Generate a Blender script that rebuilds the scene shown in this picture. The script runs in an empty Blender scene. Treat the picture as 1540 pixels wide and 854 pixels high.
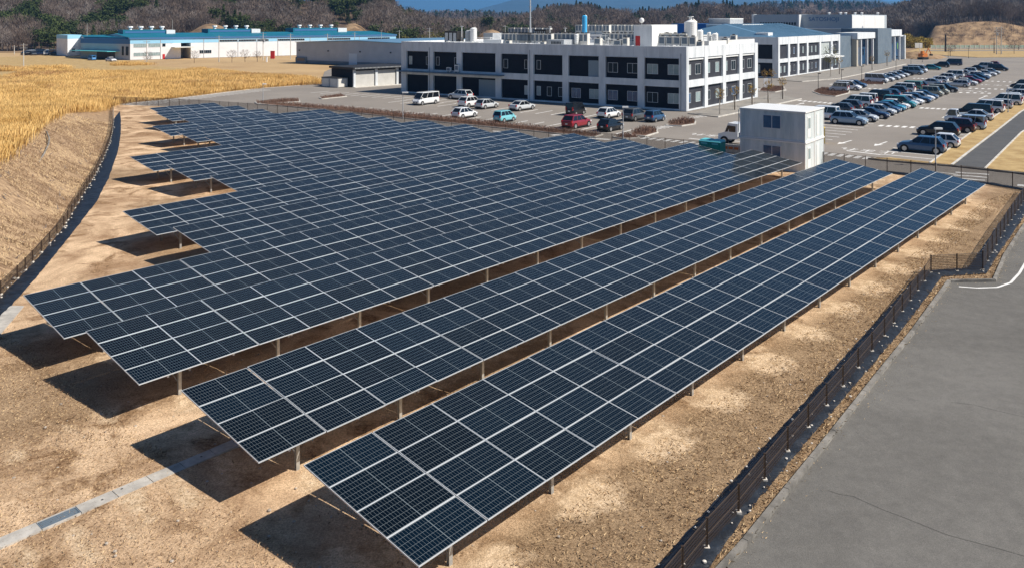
import bpy, math, random
import numpy as np
from mathutils import Vector, Matrix
random.seed(7); RNG = np.random.default_rng(7)
SC = bpy.context.scene
# ---------------------------------------------------------------- camera, sky, sun, exposure
CAM_H = 13.7; FOC = 1223.0; HOR = 30.0          # survey constants of the view (pixels of the 1540 px wide photo)
cam_d = bpy.data.cameras.new("camera"); cam = bpy.data.objects.new("camera", cam_d)
SC.collection.objects.link(cam); SC.camera = cam
cam.location = (0, 0, CAM_H); cam.rotation_euler = (math.radians(90), 0, 0)
cam_d.sensor_width = 36.0; cam_d.lens = FOC / 1540 * 36
cam_d.shift_y = -(427 - HOR) / 1540; cam_d.clip_start = 0.5; cam_d.clip_end = 40000
SC.render.resolution_x = 1024; SC.render.resolution_y = 567
TOSUN = Vector((0.943, -0.232, 1.0)).normalized()
SUN_EL = math.asin(TOSUN.z); SUN_AZ = math.atan2(TOSUN.x, TOSUN.y)
W = bpy.data.worlds.new("World"); SC.world = W; W.use_nodes = True
wn = W.node_tree.nodes; bg = wn["Background"]
sky = wn.new("ShaderNodeTexSky"); sky.sky_type = 'NISHITA'; sky.sun_disc = False
sky.sun_elevation = SUN_EL; sky.sun_rotation = SUN_AZ; sky.altitude = 200
sky.air_density = 1.0; sky.dust_density = 1.0; sky.ozone_density = 3.0
tint = wn.new('ShaderNodeMix'); tint.data_type = 'RGBA'; tint.blend_type = 'MULTIPLY'; tint.inputs[0].default_value = 1.0; tint.inputs[7].default_value = (0.56, 0.95, 1.30, 1)
W.node_tree.links.new(sky.outputs[0], tint.inputs[6]); W.node_tree.links.new(tint.outputs[2], bg.inputs[0]); bg.inputs[1].default_value = 0.040
sd = bpy.data.lights.new("sun", 'SUN'); sd.energy = 5.0; sd.angle = math.radians(0.5); sd.color = (1.0, 0.925, 0.82)
sun = bpy.data.objects.new("sun", sd); SC.collection.objects.link(sun)
sun.rotation_euler = TOSUN.to_track_quat('Z', 'Y').to_euler(); sun.location = (60, -10, 80)
SC.view_settings.view_transform = 'Standard'; SC.view_settings.look = 'None'
SC.view_settings.exposure = 0.42; SC.view_settings.gamma = 1.0; SC.view_settings.use_curve_mapping = False

# ---------------------------------------------------------------- helpers
def G(px, py, z=0.0):
    """world point on height z seen at photo pixel (px, py) - the survey of the photograph"""
    Y = FOC * (CAM_H - z) / (py - HOR)
    return Vector(((px - 770) / FOC * Y, Y, z))
def AZ(px, Y, z=0.0): return Vector(((px - 770) / FOC * Y, Y, z))
def ZP(py, Y): return CAM_H - (py - HOR) * Y / FOC

def newmat(name):
    m = bpy.data.materials.new(name); m.use_nodes = True
    return m, m.node_tree.nodes, m.node_tree.links, m.node_tree.nodes["Principled BSDF"]
def mat(name, c, rough=0.8, metal=0.0, c2=None, scale=3.0, detail=6.0, bump=0.0, bscale=None, spec=0.3, contrast=0.0, coat=0.0, stretch=None):
    m, n, l, b = newmat(name)
    b.inputs['Base Color'].default_value = (*c, 1); b.inputs['Roughness'].default_value = rough
    b.inputs['Metallic'].default_value = metal; b.inputs['Specular IOR Level'].default_value = spec
    if coat: b.inputs['Coat Weight'].default_value = coat; b.inputs['Coat Roughness'].default_value = 0.05
    if c2 or bump:
        tc = n.new("ShaderNodeTexCoord"); nz = n.new("ShaderNodeTexNoise")
        nz.inputs['Scale'].default_value = scale; nz.inputs['Detail'].default_value = detail
        nz.inputs['Roughness'].default_value = 0.65
        if stretch:
            mp = n.new('ShaderNodeMapping'); mp.inputs['Scale'].default_value = stretch; l.new(tc.outputs['Object'], mp.inputs[0]); l.new(mp.outputs[0], nz.inputs['Vector'])
        else: l.new(tc.outputs['Object'], nz.inputs['Vector'])
        if c2:
            r = n.new("ShaderNodeValToRGB"); e = r.color_ramp.elements
            e[0].position = 0.35 + contrast; e[1].position = 0.65 - contrast
            e[0].color = (*c, 1); e[1].color = (*c2, 1)
            l.new(nz.outputs['Fac'], r.inputs[0]); l.new(r.outputs[0], b.inputs['Base Color'])
        if bump:
            nb = n.new("ShaderNodeTexNoise"); nb.inputs['Scale'].default_value = bscale or scale * 4
            nb.inputs['Detail'].default_value = 5; l.new(tc.outputs['Object'], nb.inputs['Vector'])
            bp = n.new("ShaderNodeBump"); bp.inputs['Strength'].default_value = bump; bp.inputs['Distance'].default_value = 0.1
            l.new(nb.outputs['Fac'], bp.inputs['Height']); l.new(bp.outputs[0], b.inputs['Normal'])
    return m

class MB:
    """collects geometry for ONE mesh object"""
    def __init__(s, o=(0, 0, 0)): s.v = []; s.f = []; s.m = []; s.o = Vector(o); s.k = 0; s.uv = None
    def add(s, vs, fs, k=None):
        b = len(s.v); s.v += [tuple(Vector(p) - s.o) for p in vs]
        for f in fs: s.f.append(tuple(i + b for i in f)); s.m.append(s.k if k is None else k)
    def ob(s, p, a, b, c, k=None):
        p, a, b, c = Vector(p), Vector(a), Vector(b), Vector(c)
        if a.cross(b).dot(c) < 0: a, b = b, a
        vs = [p, p + a, p + a + b, p + b, p + c, p + a + c, p + a + b + c, p + b + c]
        s.add(vs, [(0, 3, 2, 1), (4, 5, 6, 7), (0, 1, 5, 4), (1, 2, 6, 5), (2, 3, 7, 6), (3, 0, 4, 7)], k)
    def box(s, x0, x1, y0, y1, z0, z1, k=None): s.ob((x0, y0, z0), (x1 - x0, 0, 0), (0, y1 - y0, 0), (0, 0, z1 - z0), k)
    def quad(s, a, b, c, d, k=None): s.add([a, b, c, d], [(0, 1, 2, 3)], k)
    def poly(s, pts, k=None): s.add(pts, [tuple(range(len(pts)))], k)
    def prism(s, pts, z0, z1, k=None):
        n = len(pts); P = [(p[0], p[1]) for p in pts]
        ar = sum(P[i][0] * P[(i + 1) % n][1] - P[(i + 1) % n][0] * P[i][1] for i in range(n))
        if ar < 0: P = P[::-1]
        vs = [(x, y, z0) for x, y in P] + [(x, y, z1) for x, y in P]
        fs = [tuple(range(n - 1, -1, -1)), tuple(range(n, 2 * n))] + [(i, (i + 1) % n, (i + 1) % n + n, i + n) for i in range(n)]
        s.add(vs, fs, k)
    def tube(s, p0, p1, r0, r1=None, n=8, k=None, cap=True):
        p0, p1 = Vector(p0), Vector(p1); r1 = r0 if r1 is None else r1
        ax = (p1 - p0).normalized(); t = Vector((0, 0, 1)) if abs(ax.z) < 0.9 else Vector((1, 0, 0))
        a = ax.cross(t).normalized(); b = ax.cross(a)
        vs = [p0 + (a * math.cos(2 * math.pi * i / n) + b * math.sin(2 * math.pi * i / n)) * r0 for i in range(n)]
        vs += [p1 + (a * math.cos(2 * math.pi * i / n) + b * math.sin(2 * math.pi * i / n)) * r1 for i in range(n)]
        fs = [(i, i + n, (i + 1) % n + n, (i + 1) % n) for i in range(n)]
        if cap: fs += [tuple(range(n)), tuple(range(2 * n - 1, n - 1, -1))]
        s.add(vs, fs, k)
    def ball(s, c, r, k=None, n=8, sq=1.0):
        c = Vector(c); vs = []; fs = []; R = n // 2
        for j in range(R + 1):
            th = math.pi * j / R
            for i in range(n):
                ph = 2 * math.pi * i / n; vs.append(c + Vector((math.sin(th) * math.cos(ph) * r, math.sin(th) * math.sin(ph) * r, math.cos(th) * r * sq)))
        for j in range(R):
            for i in range(n): fs.append((j * n + i, (j + 1) * n + i, (j + 1) * n + (i + 1) % n, j * n + (i + 1) % n))
        s.add(vs, fs, k)
    def build(s, name, mats, parent=None, smooth=False, loc=None):
        me = bpy.data.meshes.new(name); me.from_pydata(s.v, [], s.f)
        mats = mats if isinstance(mats, (list, tuple)) else [mats]
        for m in mats: me.materials.append(m)
        if len(mats) > 1: me.polygons.foreach_set('material_index', s.m)
        if smooth: me.polygons.foreach_set('use_smooth', [True] * len(me.polygons))
        me.update(); o = bpy.data.objects.new(name, me); SC.collection.objects.link(o)
        if parent: o.parent = parent
        o.location = loc if loc is not None else ((0, 0, 0) if parent else s.o)
        return o
def tag(o, label=None, cat=None, group=None, kind=None):
    if label: o['label'] = label
    if cat: o['category'] = cat
    if group: o['group'] = group
    if kind: o['kind'] = kind
    return o
def empty(name, loc, rz=0.0, label=None, cat=None, group=None):
    o = bpy.data.objects.new(name, None); o.empty_display_size = 0.3; SC.collection.objects.link(o)
    o.location = loc; o.rotation_euler = (0, 0, rz); return tag(o, label, cat, group)
def copy_tree(o, parent=None):
    c = o.copy(); SC.collection.objects.link(c); c.parent = parent
    for ch in list(o.children):
        if parent is None or True: copy_tree(ch, c)
    return c
def bulk(name, V, F, m, kind='stuff', label=None, parent=None, cat=None):
    """one mesh from numpy arrays: V (n,3), F (m,3)"""
    me = bpy.data.meshes.new(name); me.vertices.add(len(V)); me.vertices.foreach_set('co', V.astype(np.float32).ravel())
    me.loops.add(F.size); me.loops.foreach_set('vertex_index', F.astype(np.int32).ravel())
    me.polygons.add(len(F)); me.polygons.foreach_set('loop_start', np.arange(0, F.size, F.shape[1], dtype=np.int32))
    me.polygons.foreach_set('loop_total', np.full(len(F), F.shape[1], dtype=np.int32))
    me.materials.append(m); me.update(calc_edges=True)
    o = bpy.data.objects.new(name, me); SC.collection.objects.link(o)
    if parent: o.parent = parent
    return tag(o, label, cat, None, kind)
def scatter(tmpls, P, S, R):
    """instances of numpy templates baked into one (V, F); S: scale (n,3)"""
    Vs = []; Fs = []; base = 0
    pick = RNG.integers(0, len(tmpls), len(P))
    for t, (tv, tf) in enumerate(tmpls):
        idx = np.where(pick == t)[0]
        if not len(idx): continue
        c = np.cos(R[idx])[:, None]; s = np.sin(R[idx])[:, None]
        x = tv[None, :, 0] * S[idx, 0:1]; y = tv[None, :, 1] * S[idx, 1:2]; z = tv[None, :, 2] * S[idx, 2:3]
        v = np.stack([x * c - y * s, x * s + y * c, z + 0 * x], 2) + P[idx][:, None, :]
        f = tf[None] + (np.arange(len(idx)) * len(tv))[:, None, None] + base
        Vs.append(v.reshape(-1, 3)); Fs.append(f.reshape(-1, tf.shape[1])); base += v.shape[0] * v.shape[1]
    return np.concatenate(Vs), np.concatenate(Fs)

U = Vector((0.616, 0.788, 0)); Wd = Vector((-0.788, 0.616, 0)); UP = Vector((0, 0, 1))
# ---------------------------------------------------------------- materials
def asphaltmat():
    m, n, l, b = newmat('asphalt'); tc = n.new('ShaderNodeTexCoord'); v = tc.outputs['Object']
    def nz(scale, det=8, ro=0.6, dist=0.0):
        q = n.new('ShaderNodeTexNoise'); q.inputs['Scale'].default_value = scale; q.inputs['Detail'].default_value = det; q.inputs['Roughness'].default_value = ro; q.inputs['Distortion'].default_value = dist; l.new(v, q.inputs['Vector']); return q.outputs['Fac']
    def ramp(f, p0, p1, c0, c1):
        r = n.new('ShaderNodeValToRGB'); r.color_ramp.elements[0].position = p0; r.color_ramp.elements[1].position = p1; r.color_ramp.elements[0].color = (*c0, 1); r.color_ramp.elements[1].color = (*c1, 1); l.new(f, r.inputs[0]); return r.outputs[0]
    def mul(a, c, k=1.0):
        q = n.new('ShaderNodeMix'); q.data_type = 'RGBA'; q.blend_type = 'MULTIPLY'; q.inputs[0].default_value = k; l.new(a, q.inputs[6]); l.new(c, q.inputs[7]); return q.outputs[2]
    c = ramp(nz(0.10, 10, 0.7, 1.5), 0.34, 0.66, (0.132, 0.126, 0.117), (0.176, 0.169, 0.157))
    c = mul(c, ramp(nz(2.2, 8, 0.7), 0.3, 0.7, (0.86, 0.86, 0.86), (1.10, 1.10, 1.09))); c = mul(c, ramp(nz(0.33, 5, 0.55, 2.5), 0.55, 0.68, (1.0, 1.0, 1.0), (0.94, 0.94, 0.945))); c = mul(c, ramp(nz(38, 4, 0.8), 0.35, 0.68, (0.72, 0.72, 0.72), (1.30, 1.29, 1.27)))
    l.new(c, b.inputs['Base Color']); b.inputs['Roughness'].default_value = 0.93; b.inputs['Specular IOR Level'].default_value = 0.2
    bp = n.new('ShaderNodeBump'); bp.inputs['Strength'].default_value = 0.35; bp.inputs['Distance'].default_value = 0.03; l.new(nz(38, 4, 0.8), bp.inputs['Height']); l.new(bp.outputs[0], b.inputs['Normal']); return m
M = {}
M['asphalt_lot'] = mat('asphalt_lot', (0.20, 0.178, 0.155), 0.9, c2=(0.285, 0.255, 0.222), scale=0.09, detail=14, bump=0.15, bscale=20, contrast=-0.1)
M['asphalt'] = asphaltmat()
M['asphalt_new'] = mat('asphalt_new', (0.075, 0.077, 0.08), 0.9, c2=(0.10, 0.10, 0.10), scale=0.6, detail=10, bump=0.2, bscale=20)
M['paving'] = mat('paving', (0.22, 0.205, 0.185), 0.9, c2=(0.30, 0.275, 0.24), scale=0.8, detail=12)
M['paint'] = mat('paint', (0.62, 0.61, 0.58), 0.8, c2=(0.85, 0.84, 0.81), scale=2.5, detail=10, contrast=0.02)
M['kerb'] = mat('kerb', (0.42, 0.40, 0.36), 0.9, c2=(0.66, 0.63, 0.57), scale=1.2, detail=8)
M['kerb_old'] = mat('kerb_old', (0.12, 0.112, 0.10), 0.95, c2=(0.30, 0.28, 0.25), scale=1.2, detail=10)
M['concrete'] = mat('concrete', (0.56, 0.59, 0.61), 0.85, c2=(0.74, 0.765, 0.78), scale=0.8, detail=12, stretch=(1, 1, 0.25))
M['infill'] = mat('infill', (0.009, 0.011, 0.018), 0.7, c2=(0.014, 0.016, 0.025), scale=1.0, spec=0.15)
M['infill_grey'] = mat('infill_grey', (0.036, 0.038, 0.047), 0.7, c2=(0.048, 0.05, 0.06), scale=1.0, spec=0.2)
M['roof_white'] = mat('roof_white', (0.62, 0.62, 0.60), 0.7, c2=(0.75, 0.75, 0.73), scale=0.4)
M['white_metal'] = mat('white_metal', (0.74, 0.75, 0.74), 0.45, c2=(0.82, 0.82, 0.80), scale=1.5, spec=0.4)
M['cream_metal'] = mat('cream_metal', (0.62, 0.60, 0.55), 0.5, c2=(0.72, 0.70, 0.65), scale=1.5, spec=0.4)
M['grey_metal'] = mat('grey_metal', (0.33, 0.35, 0.37), 0.5, c2=(0.42, 0.44, 0.46), scale=1.0, spec=0.4)
M['cabin_metal'] = mat('cabin_metal', (0.46, 0.53, 0.54), 0.55, c2=(0.70, 0.74, 0.73), scale=1.6, detail=14, spec=0.3, stretch=(1, 1, 0.15))
M['steel'] = mat('steel', (0.40, 0.41, 0.40), 0.45, metal=0.5, c2=(0.55, 0.55, 0.53), scale=8)
M['alu'] = mat('alu', (0.62, 0.65, 0.67), 0.5, metal=0.1, spec=0.5)
M['dark_metal'] = mat('dark_metal', (0.028, 0.026, 0.025), 0.6)
M['fence_brown'] = mat('fence_brown', (0.045, 0.028, 0.018), 0.6, spec=0.3)
M['black_plastic'] = mat('black_plastic', (0.014, 0.014, 0.015), 0.6)
M['blue_paint'] = mat('blue_paint', (0.05, 0.42, 0.78), 0.5)
M['red_paint'] = mat('red_paint', (0.5, 0.03, 0.03), 0.5)
M['teal_plastic'] = mat('teal_plastic', (0.0, 0.20, 0.19), 0.45, c2=(0.0, 0.25, 0.23), scale=2)
M['teal_light'] = mat('teal_light', (0.12, 0.50, 0.55), 0.5)
M['factory_roof'] = mat('factory_roof', (0.008, 0.13, 0.20), 0.5, c2=(0.012, 0.17, 0.25), scale=0.15)
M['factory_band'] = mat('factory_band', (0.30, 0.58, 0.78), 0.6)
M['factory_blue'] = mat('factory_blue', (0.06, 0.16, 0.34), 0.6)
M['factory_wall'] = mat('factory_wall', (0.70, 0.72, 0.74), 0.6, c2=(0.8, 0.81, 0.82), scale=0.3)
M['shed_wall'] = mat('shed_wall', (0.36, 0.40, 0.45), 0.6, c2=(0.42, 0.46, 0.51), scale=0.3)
M['slate'] = mat('slate', (0.12, 0.16, 0.20), 0.5, c2=(0.16, 0.20, 0.24), scale=0.5)
M['tower_grey'] = mat('tower_grey', (0.36, 0.42, 0.47), 0.5, c2=(0.42, 0.47, 0.51), scale=0.3)
M['beige'] = mat('beige', (0.45, 0.41, 0.34), 0.8)
M['metal_roof'] = mat('metal_roof', (0.13, 0.26, 0.38), 0.4, metal=0.2, c2=(0.17, 0.31, 0.44), scale=0.2)  # sky reflection is put into the blue of this base colour
M['shutter'] = mat('shutter', (0.50, 0.49, 0.46), 0.6, c2=(0.58, 0.57, 0.54), scale=1)
M['shutter_grey'] = mat('shutter_grey', (0.25, 0.31, 0.35), 0.6)
M['tyre'] = mat('tyre', (0.015, 0.015, 0.015), 0.85)
M['rim'] = mat('rim', (0.5, 0.5, 0.5), 0.35, metal=0.7)
M['carglass'] = mat('carglass', (0.008, 0.010, 0.013), 0.06, spec=0.8)
M['lamp_clear'] = mat('lamp_clear', (0.75, 0.77, 0.80), 0.15, spec=0.7)
M['lamp_red'] = mat('lamp_red', (0.45, 0.02, 0.02), 0.25, spec=0.6)
M['plate'] = mat('plate', (0.75, 0.76, 0.74), 0.5)
M['bark'] = mat('bark', (0.10, 0.075, 0.055), 0.95, c2=(0.19, 0.15, 0.115), scale=3)
M['stone'] = mat('stone', (0.55, 0.50, 0.43), 0.95, c2=(0.75, 0.70, 0.62), scale=5)
M['yellow'] = mat('yellow', (0.75, 0.48, 0.03), 0.5)
M['orange'] = mat('orange', (0.62, 0.18, 0.03), 0.6)
M['white_plain'] = mat('white_plain', (0.8, 0.8, 0.79), 0.6)
M['blue_letter'] = mat('blue_letter', (0.04, 0.14, 0.32), 0.5)
def glassmat(name, c, rough=0.08):
    m = mat(name, c, rough, spec=0.35); return m
M['window_dark'] = mat('window_dark', (0.012, 0.022, 0.03), 0.3, spec=0.2)
M['window_blind'] = mat('window_blind', (0.22, 0.30, 0.31), 0.25, c2=(0.34, 0.42, 0.42), scale=1.2, spec=0.6)
M['window_pale'] = mat('window_pale', (0.42, 0.47, 0.46), 0.3, c2=(0.55, 0.59, 0.57), scale=1.2, spec=0.4)
M['window_blue'] = mat('window_blue', (0.025, 0.07, 0.16), 0.12, c2=(0.05, 0.12, 0.22), scale=1.5, spec=0.7)
def paintmat():
    m, n, l, b = newmat('car_paint'); oi = n.new('ShaderNodeObjectInfo')
    l.new(oi.outputs['Color'], b.inputs['Base Color']); b.inputs['Roughness'].default_value = 0.32
    b.inputs['Coat Weight'].default_value = 0.6; b.inputs['Coat Roughness'].default_value = 0.06; b.inputs['Metallic'].default_value = 0.15
    return m
M['paint_car'] = paintmat()
def leafmat(name, c, c2, scale, rough=0.9, trans=0.0):
    m, n, l, b = newmat(name)
    tc = n.new("ShaderNodeTexCoord"); nz = n.new("ShaderNodeTexNoise"); nz.inputs['Scale'].default_value = scale; nz.inputs['Detail'].default_value = 8
    nz.inputs['Roughness'].default_value = 0.7; l.new(tc.outputs['Object'], nz.inputs['Vector'])
    r = n.new("ShaderNodeValToRGB"); e = r.color_ramp.elements; e[0].position = 0.36; e[1].position = 0.64
    e[0].color = (*c, 1); e[1].color = (*c2, 1)
    l.new(nz.outputs['Fac'], r.inputs[0]); l.new(r.outputs[0], b.inputs['Base Color']); b.inputs['Roughness'].default_value = rough
    b.inputs['Specular IOR Level'].default_value = 0.15
    return m
M['twigs'] = leafmat('twigs', (0.105, 0.078, 0.062), (0.23, 0.18, 0.15), 0.05)
M['twigs_grey'] = leafmat('twigs_grey', (0.17, 0.145, 0.13), (0.30, 0.26, 0.235), 0.05)
M['needles'] = leafmat('needles', (0.028, 0.045, 0.016), (0.075, 0.095, 0.03), 0.08)
M['olive'] = leafmat('olive', (0.10, 0.10, 0.025), (0.19, 0.17, 0.05), 0.15)
M['red_shrub'] = leafmat('red_shrub', (0.12, 0.07, 0.05), (0.25, 0.155, 0.115), 1.5)
M['gold_leaf'] = leafmat('gold_leaf', (0.28, 0.16, 0.03), (0.42, 0.28, 0.06), 1.0)
M['reed'] = leafmat('reed', (0.58, 0.35, 0.11), (0.90, 0.64, 0.27), 0.2)
M['reed2'] = leafmat('reed2', (0.36, 0.19, 0.075), (0.58, 0.35, 0.15), 0.2)
M['dry_turf'] = mat('dry_turf', (0.30, 0.19, 0.075), 0.95, c2=(0.52, 0.38, 0.18), scale=0.6, detail=14, bump=0.5, bscale=6, contrast=-0.05)
M['hill'] = mat('hill', (0.085, 0.058, 0.04), 0.95, c2=(0.17, 0.12, 0.085), scale=0.03, detail=14)
M['bank'] = mat('bank', (0.15, 0.095, 0.055), 0.95, c2=(0.40, 0.27, 0.15), scale=0.16, detail=14, bump=0.6, bscale=1.5)
M['drain'] = mat('drain', (0.33, 0.31, 0.28), 0.95, c2=(0.52, 0.49, 0.44), scale=2.2, detail=12)
M['crack'] = mat('crack', (0.05, 0.048, 0.045), 0.95)
M['pebble'] = mat('pebble', (0.30, 0.25, 0.20), 0.95, c2=(0.50, 0.44, 0.37), scale=9)
M['mountain_wood'] = mat('mountain_wood', (0.025, 0.042, 0.038), 0.95, c2=(0.05, 0.06, 0.05), scale=0.004, detail=10)
M['far_field'] = mat('far_field', (0.38, 0.25, 0.125), 0.95, c2=(0.50, 0.35, 0.18), scale=0.04, detail=10)
# solar cells: half-cut cell grid in local object coordinates (module 2.26 x 1.13)
def cellmat():
    m, n, l, b = newmat('solar_cells'); tc = n.new('ShaderNodeTexCoord'); sp = n.new('ShaderNodeSeparateXYZ'); l.new(tc.outputs['Object'], sp.inputs[0])
    def math_(op, a, bb=None, v=None):
        q = n.new('ShaderNodeMath'); q.operation = op
        l.new(a, q.inputs[0])
        if bb is not None: l.new(bb, q.inputs[1])
        if v is not None: q.inputs[1].default_value = v
        return q.outputs[0]
    def grid(a, pitch, w, off=0.0):
        f = math_('ADD', a, v=off); f = math_('DIVIDE', f, v=pitch); f = math_('FRACT', f); return math_('LESS_THAN', f, v=w / pitch)
    px = (2.262 - 0.07) / 24; py = (1.124 - 0.06) / 6
    gx = grid(sp.outputs['X'], px, 0.0055, -0.035); gy = grid(sp.outputs['Y'], py, 0.0085, -0.03 + 0.005)
    mid = math_('LESS_THAN', math_('ABSOLUTE', math_('ADD', sp.outputs['X'], v=-1.131)), v=0.012)
    bus = grid(sp.outputs['Y'], py / 5, 0.0022, -0.03)
    g = math_('MAXIMUM', math_('MAXIMUM', gx, gy), mid)
    mx = n.new('ShaderNodeMix'); mx.data_type = 'RGBA'; l.new(g, mx.inputs[0])
    mb = n.new('ShaderNodeMix'); mb.data_type = 'RGBA'; l.new(bus, mb.inputs[0])
    oi = n.new('ShaderNodeObjectInfo'); cr = n.new('ShaderNodeValToRGB'); l.new(oi.outputs['Random'], cr.inputs[0])
    cr.color_ramp.elements[0].color = (0.0008, 0.002, 0.003, 1); cr.color_ramp.elements[1].color = (0.0012, 0.006, 0.012, 1)
    l.new(cr.outputs[0], mb.inputs[6]); mb.inputs[7].default_value = (0.003, 0.006, 0.010, 1)
    l.new(mb.outputs[2], mx.inputs[6]); mx.inputs[7].default_value = (0.15, 0.178, 0.19, 1)
    l.new(mx.outputs[2], b.inputs['Base Color']); b.inputs['Roughness'].default_value = 0.16
    b.inputs['Specular IOR Level'].default_value = 0.42
    rr = n.new('ShaderNodeMapRange'); l.new(oi.outputs['Random'], rr.inputs[0]); rr.inputs[3].default_value = 0.12; rr.inputs[4].default_value = 0.2
    l.new(rr.outputs[0], b.inputs['Roughness'])
    return m
M['cells'] = cellmat()
def wiremat():
    m, n, l, b = newmat('wire_mesh'); b.inputs['Base Color'].default_value = (0.04, 0.026, 0.018, 1); b.inputs['Roughness'].default_value = 0.6
    uv = n.new('ShaderNodeUVMap'); sp = n.new('ShaderNodeSeparateXYZ'); l.new(uv.outputs[0], sp.inputs[0]); o = []
    for ax, pitch, w in (('X', 0.06, 0.019), ('Y', 0.10, 0.022)):
        d = n.new('ShaderNodeMath'); d.operation = 'DIVIDE'; d.inputs[1].default_value = pitch; l.new(sp.outputs[ax], d.inputs[0])
        f = n.new('ShaderNodeMath'); f.operation = 'FRACT'; l.new(d.outputs[0], f.inputs[0])
        t = n.new('ShaderNodeMath'); t.operation = 'LESS_THAN'; t.inputs[1].default_value = w / pitch; l.new(f.outputs[0], t.inputs[0]); o.append(t.outputs[0])
    mxx = n.new('ShaderNodeMath'); mxx.operation = 'MAXIMUM'; l.new(o[0], mxx.inputs[0]); l.new(o[1], mxx.inputs[1])
    l.new(mxx.outputs[0], b.inputs['Alpha']); return m
M['wire'] = wiremat()
def sheetmat():
    m, n, l, b = newmat('weed_sheet'); tc = n.new('ShaderNodeTexCoord')
    a = n.new('ShaderNodeTexNoise'); a.inputs['Scale'].default_value = 1.6; a.inputs['Detail'].default_value = 8; l.new(tc.outputs['Object'], a.inputs['Vector'])
    r = n.new('ShaderNodeValToRGB'); l.new(a.outputs['Fac'], r.inputs[0]); r.color_ramp.elements[0].color = (0.006, 0.008, 0.012, 1); r.color_ramp.elements[1].color = (0.018, 0.024, 0.034, 1)
    r.color_ramp.elements[0].position = 0.35; r.color_ramp.elements[1].position = 0.7
    l.new(r.outputs[0], b.inputs['Base Color']); b.inputs['Roughness'].default_value = 0.5
    nb = n.new('ShaderNodeTexNoise'); nb.inputs['Scale'].default_value = 2.2; nb.inputs['Detail'].default_value = 4; l.new(tc.outputs['Object'], nb.inputs['Vector'])
    bp = n.new('ShaderNodeBump'); bp.inputs['Strength'].default_value = 0.8; bp.inputs['Distance'].default_value = 0.12; l.new(nb.outputs['Fac'], bp.inputs['Height']); l.new(bp.outputs[0], b.inputs['Normal'])
    return m
M['sheet'] = sheetmat()
def dirtmat():
    m, n, l, b = newmat('dirt'); tc = n.new('ShaderNodeTexCoord'); v = tc.outputs['Object']
    def nz(scale, det=8, ro=0.6, vec=v, dist=0.0):
        q = n.new('ShaderNodeTexNoise'); q.inputs['Scale'].default_value = scale; q.inputs['Detail'].default_value = det
        q.inputs['Roughness'].default_value = ro; q.inputs['Distortion'].default_value = dist; l.new(vec, q.inputs['Vector']); return q.outputs['Fac']
    def ramp(f, p0, p1, c0, c1):
        r = n.new('ShaderNodeValToRGB'); r.color_ramp.elements[0].position = p0; r.color_ramp.elements[1].position = p1
        r.color_ramp.elements[0].color = (*c0, 1); r.color_ramp.elements[1].color = (*c1, 1); l.new(f, r.inputs[0]); return r.outputs[0]
    def mix(f, a, c, mode='MIX'):
        q = n.new('ShaderNodeMix'); q.data_type = 'RGBA'; q.blend_type = mode
        if isinstance(f, float): q.inputs[0].default_value = f
        else: l.new(f, q.inputs[0])
        l.new(a, q.inputs[6]); l.new(c, q.inputs[7]); return q.outputs[2]
    def attr(nm):
        q = n.new('ShaderNodeAttribute'); q.attribute_name = nm; return q.outputs['Fac']
    def mth(op, a, c):
        q = n.new('ShaderNodeMath'); q.operation = op; q.use_clamp = True
        for i, x in enumerate((a, c)):
            if isinstance(x, float): q.inputs[i].default_value = x
            else: l.new(x, q.inputs[i])
        return q.outputs[0]
    base = ramp(nz(0.22, 12, 0.68, dist=0.6), 0.38, 0.60, (0.38, 0.25, 0.15), (0.78, 0.58, 0.385))
    brown = ramp(nz(6.0, 10, 0.75), 0.38, 0.62, (0.15, 0.085, 0.045), (0.48, 0.32, 0.185))
    patch = ramp(nz(0.45, 9, 0.6, dist=1.0), 0.50, 0.62, (0, 0, 0), (1, 1, 1))
    c = mix(patch, base, brown)
    thatch = ramp(nz(9.0, 12, 0.8), 0.36, 0.62, (0.12, 0.08, 0.048), (0.47, 0.335, 0.205))
    thatch2 = ramp(nz(1.1, 8, 0.7), 0.38, 0.64, (0.20, 0.135, 0.08), (0.46, 0.335, 0.21))
    th = mix(0.5, thatch, thatch2)
    gmask = mth('ADD', attr('turf'), 0.0)
    c = mix(gmask, c, th)
    pale = ramp(nz(3.0, 8, 0.6), 0.35, 0.65, (0.56, 0.42, 0.27), (0.76, 0.60, 0.42))
    edge = mth('SUBTRACT', mth('ADD', attr('pale'), mth('MULTIPLY', nz(1.5, 6, 0.7), 0.8)), 0.62)
    edge = mth('MULTIPLY', edge, 3.0)
    c = mix(edge, c, pale)
    sp = ramp(nz(18.0, 8, 0.85), 0.40, 0.60, (0.50, 0.46, 0.42), (1.28, 1.25, 1.22))
    c = mix(0.9, c, sp, 'MULTIPLY')
    l.new(c, b.inputs['Base Color']); b.inputs['Roughness'].default_value = 0.95; b.inputs['Specular IOR Level'].default_value = 0.1
    bp = n.new('ShaderNodeBump'); bp.inputs['Strength'].default_value = 0.8; bp.inputs['Distance'].default_value = 0.08
    l.new(nz(7.0, 10, 0.75), bp.inputs['Height']); l.new(bp.outputs[0], b.inputs['Normal']); return m
M['dirt'] = dirtmat()
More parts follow.
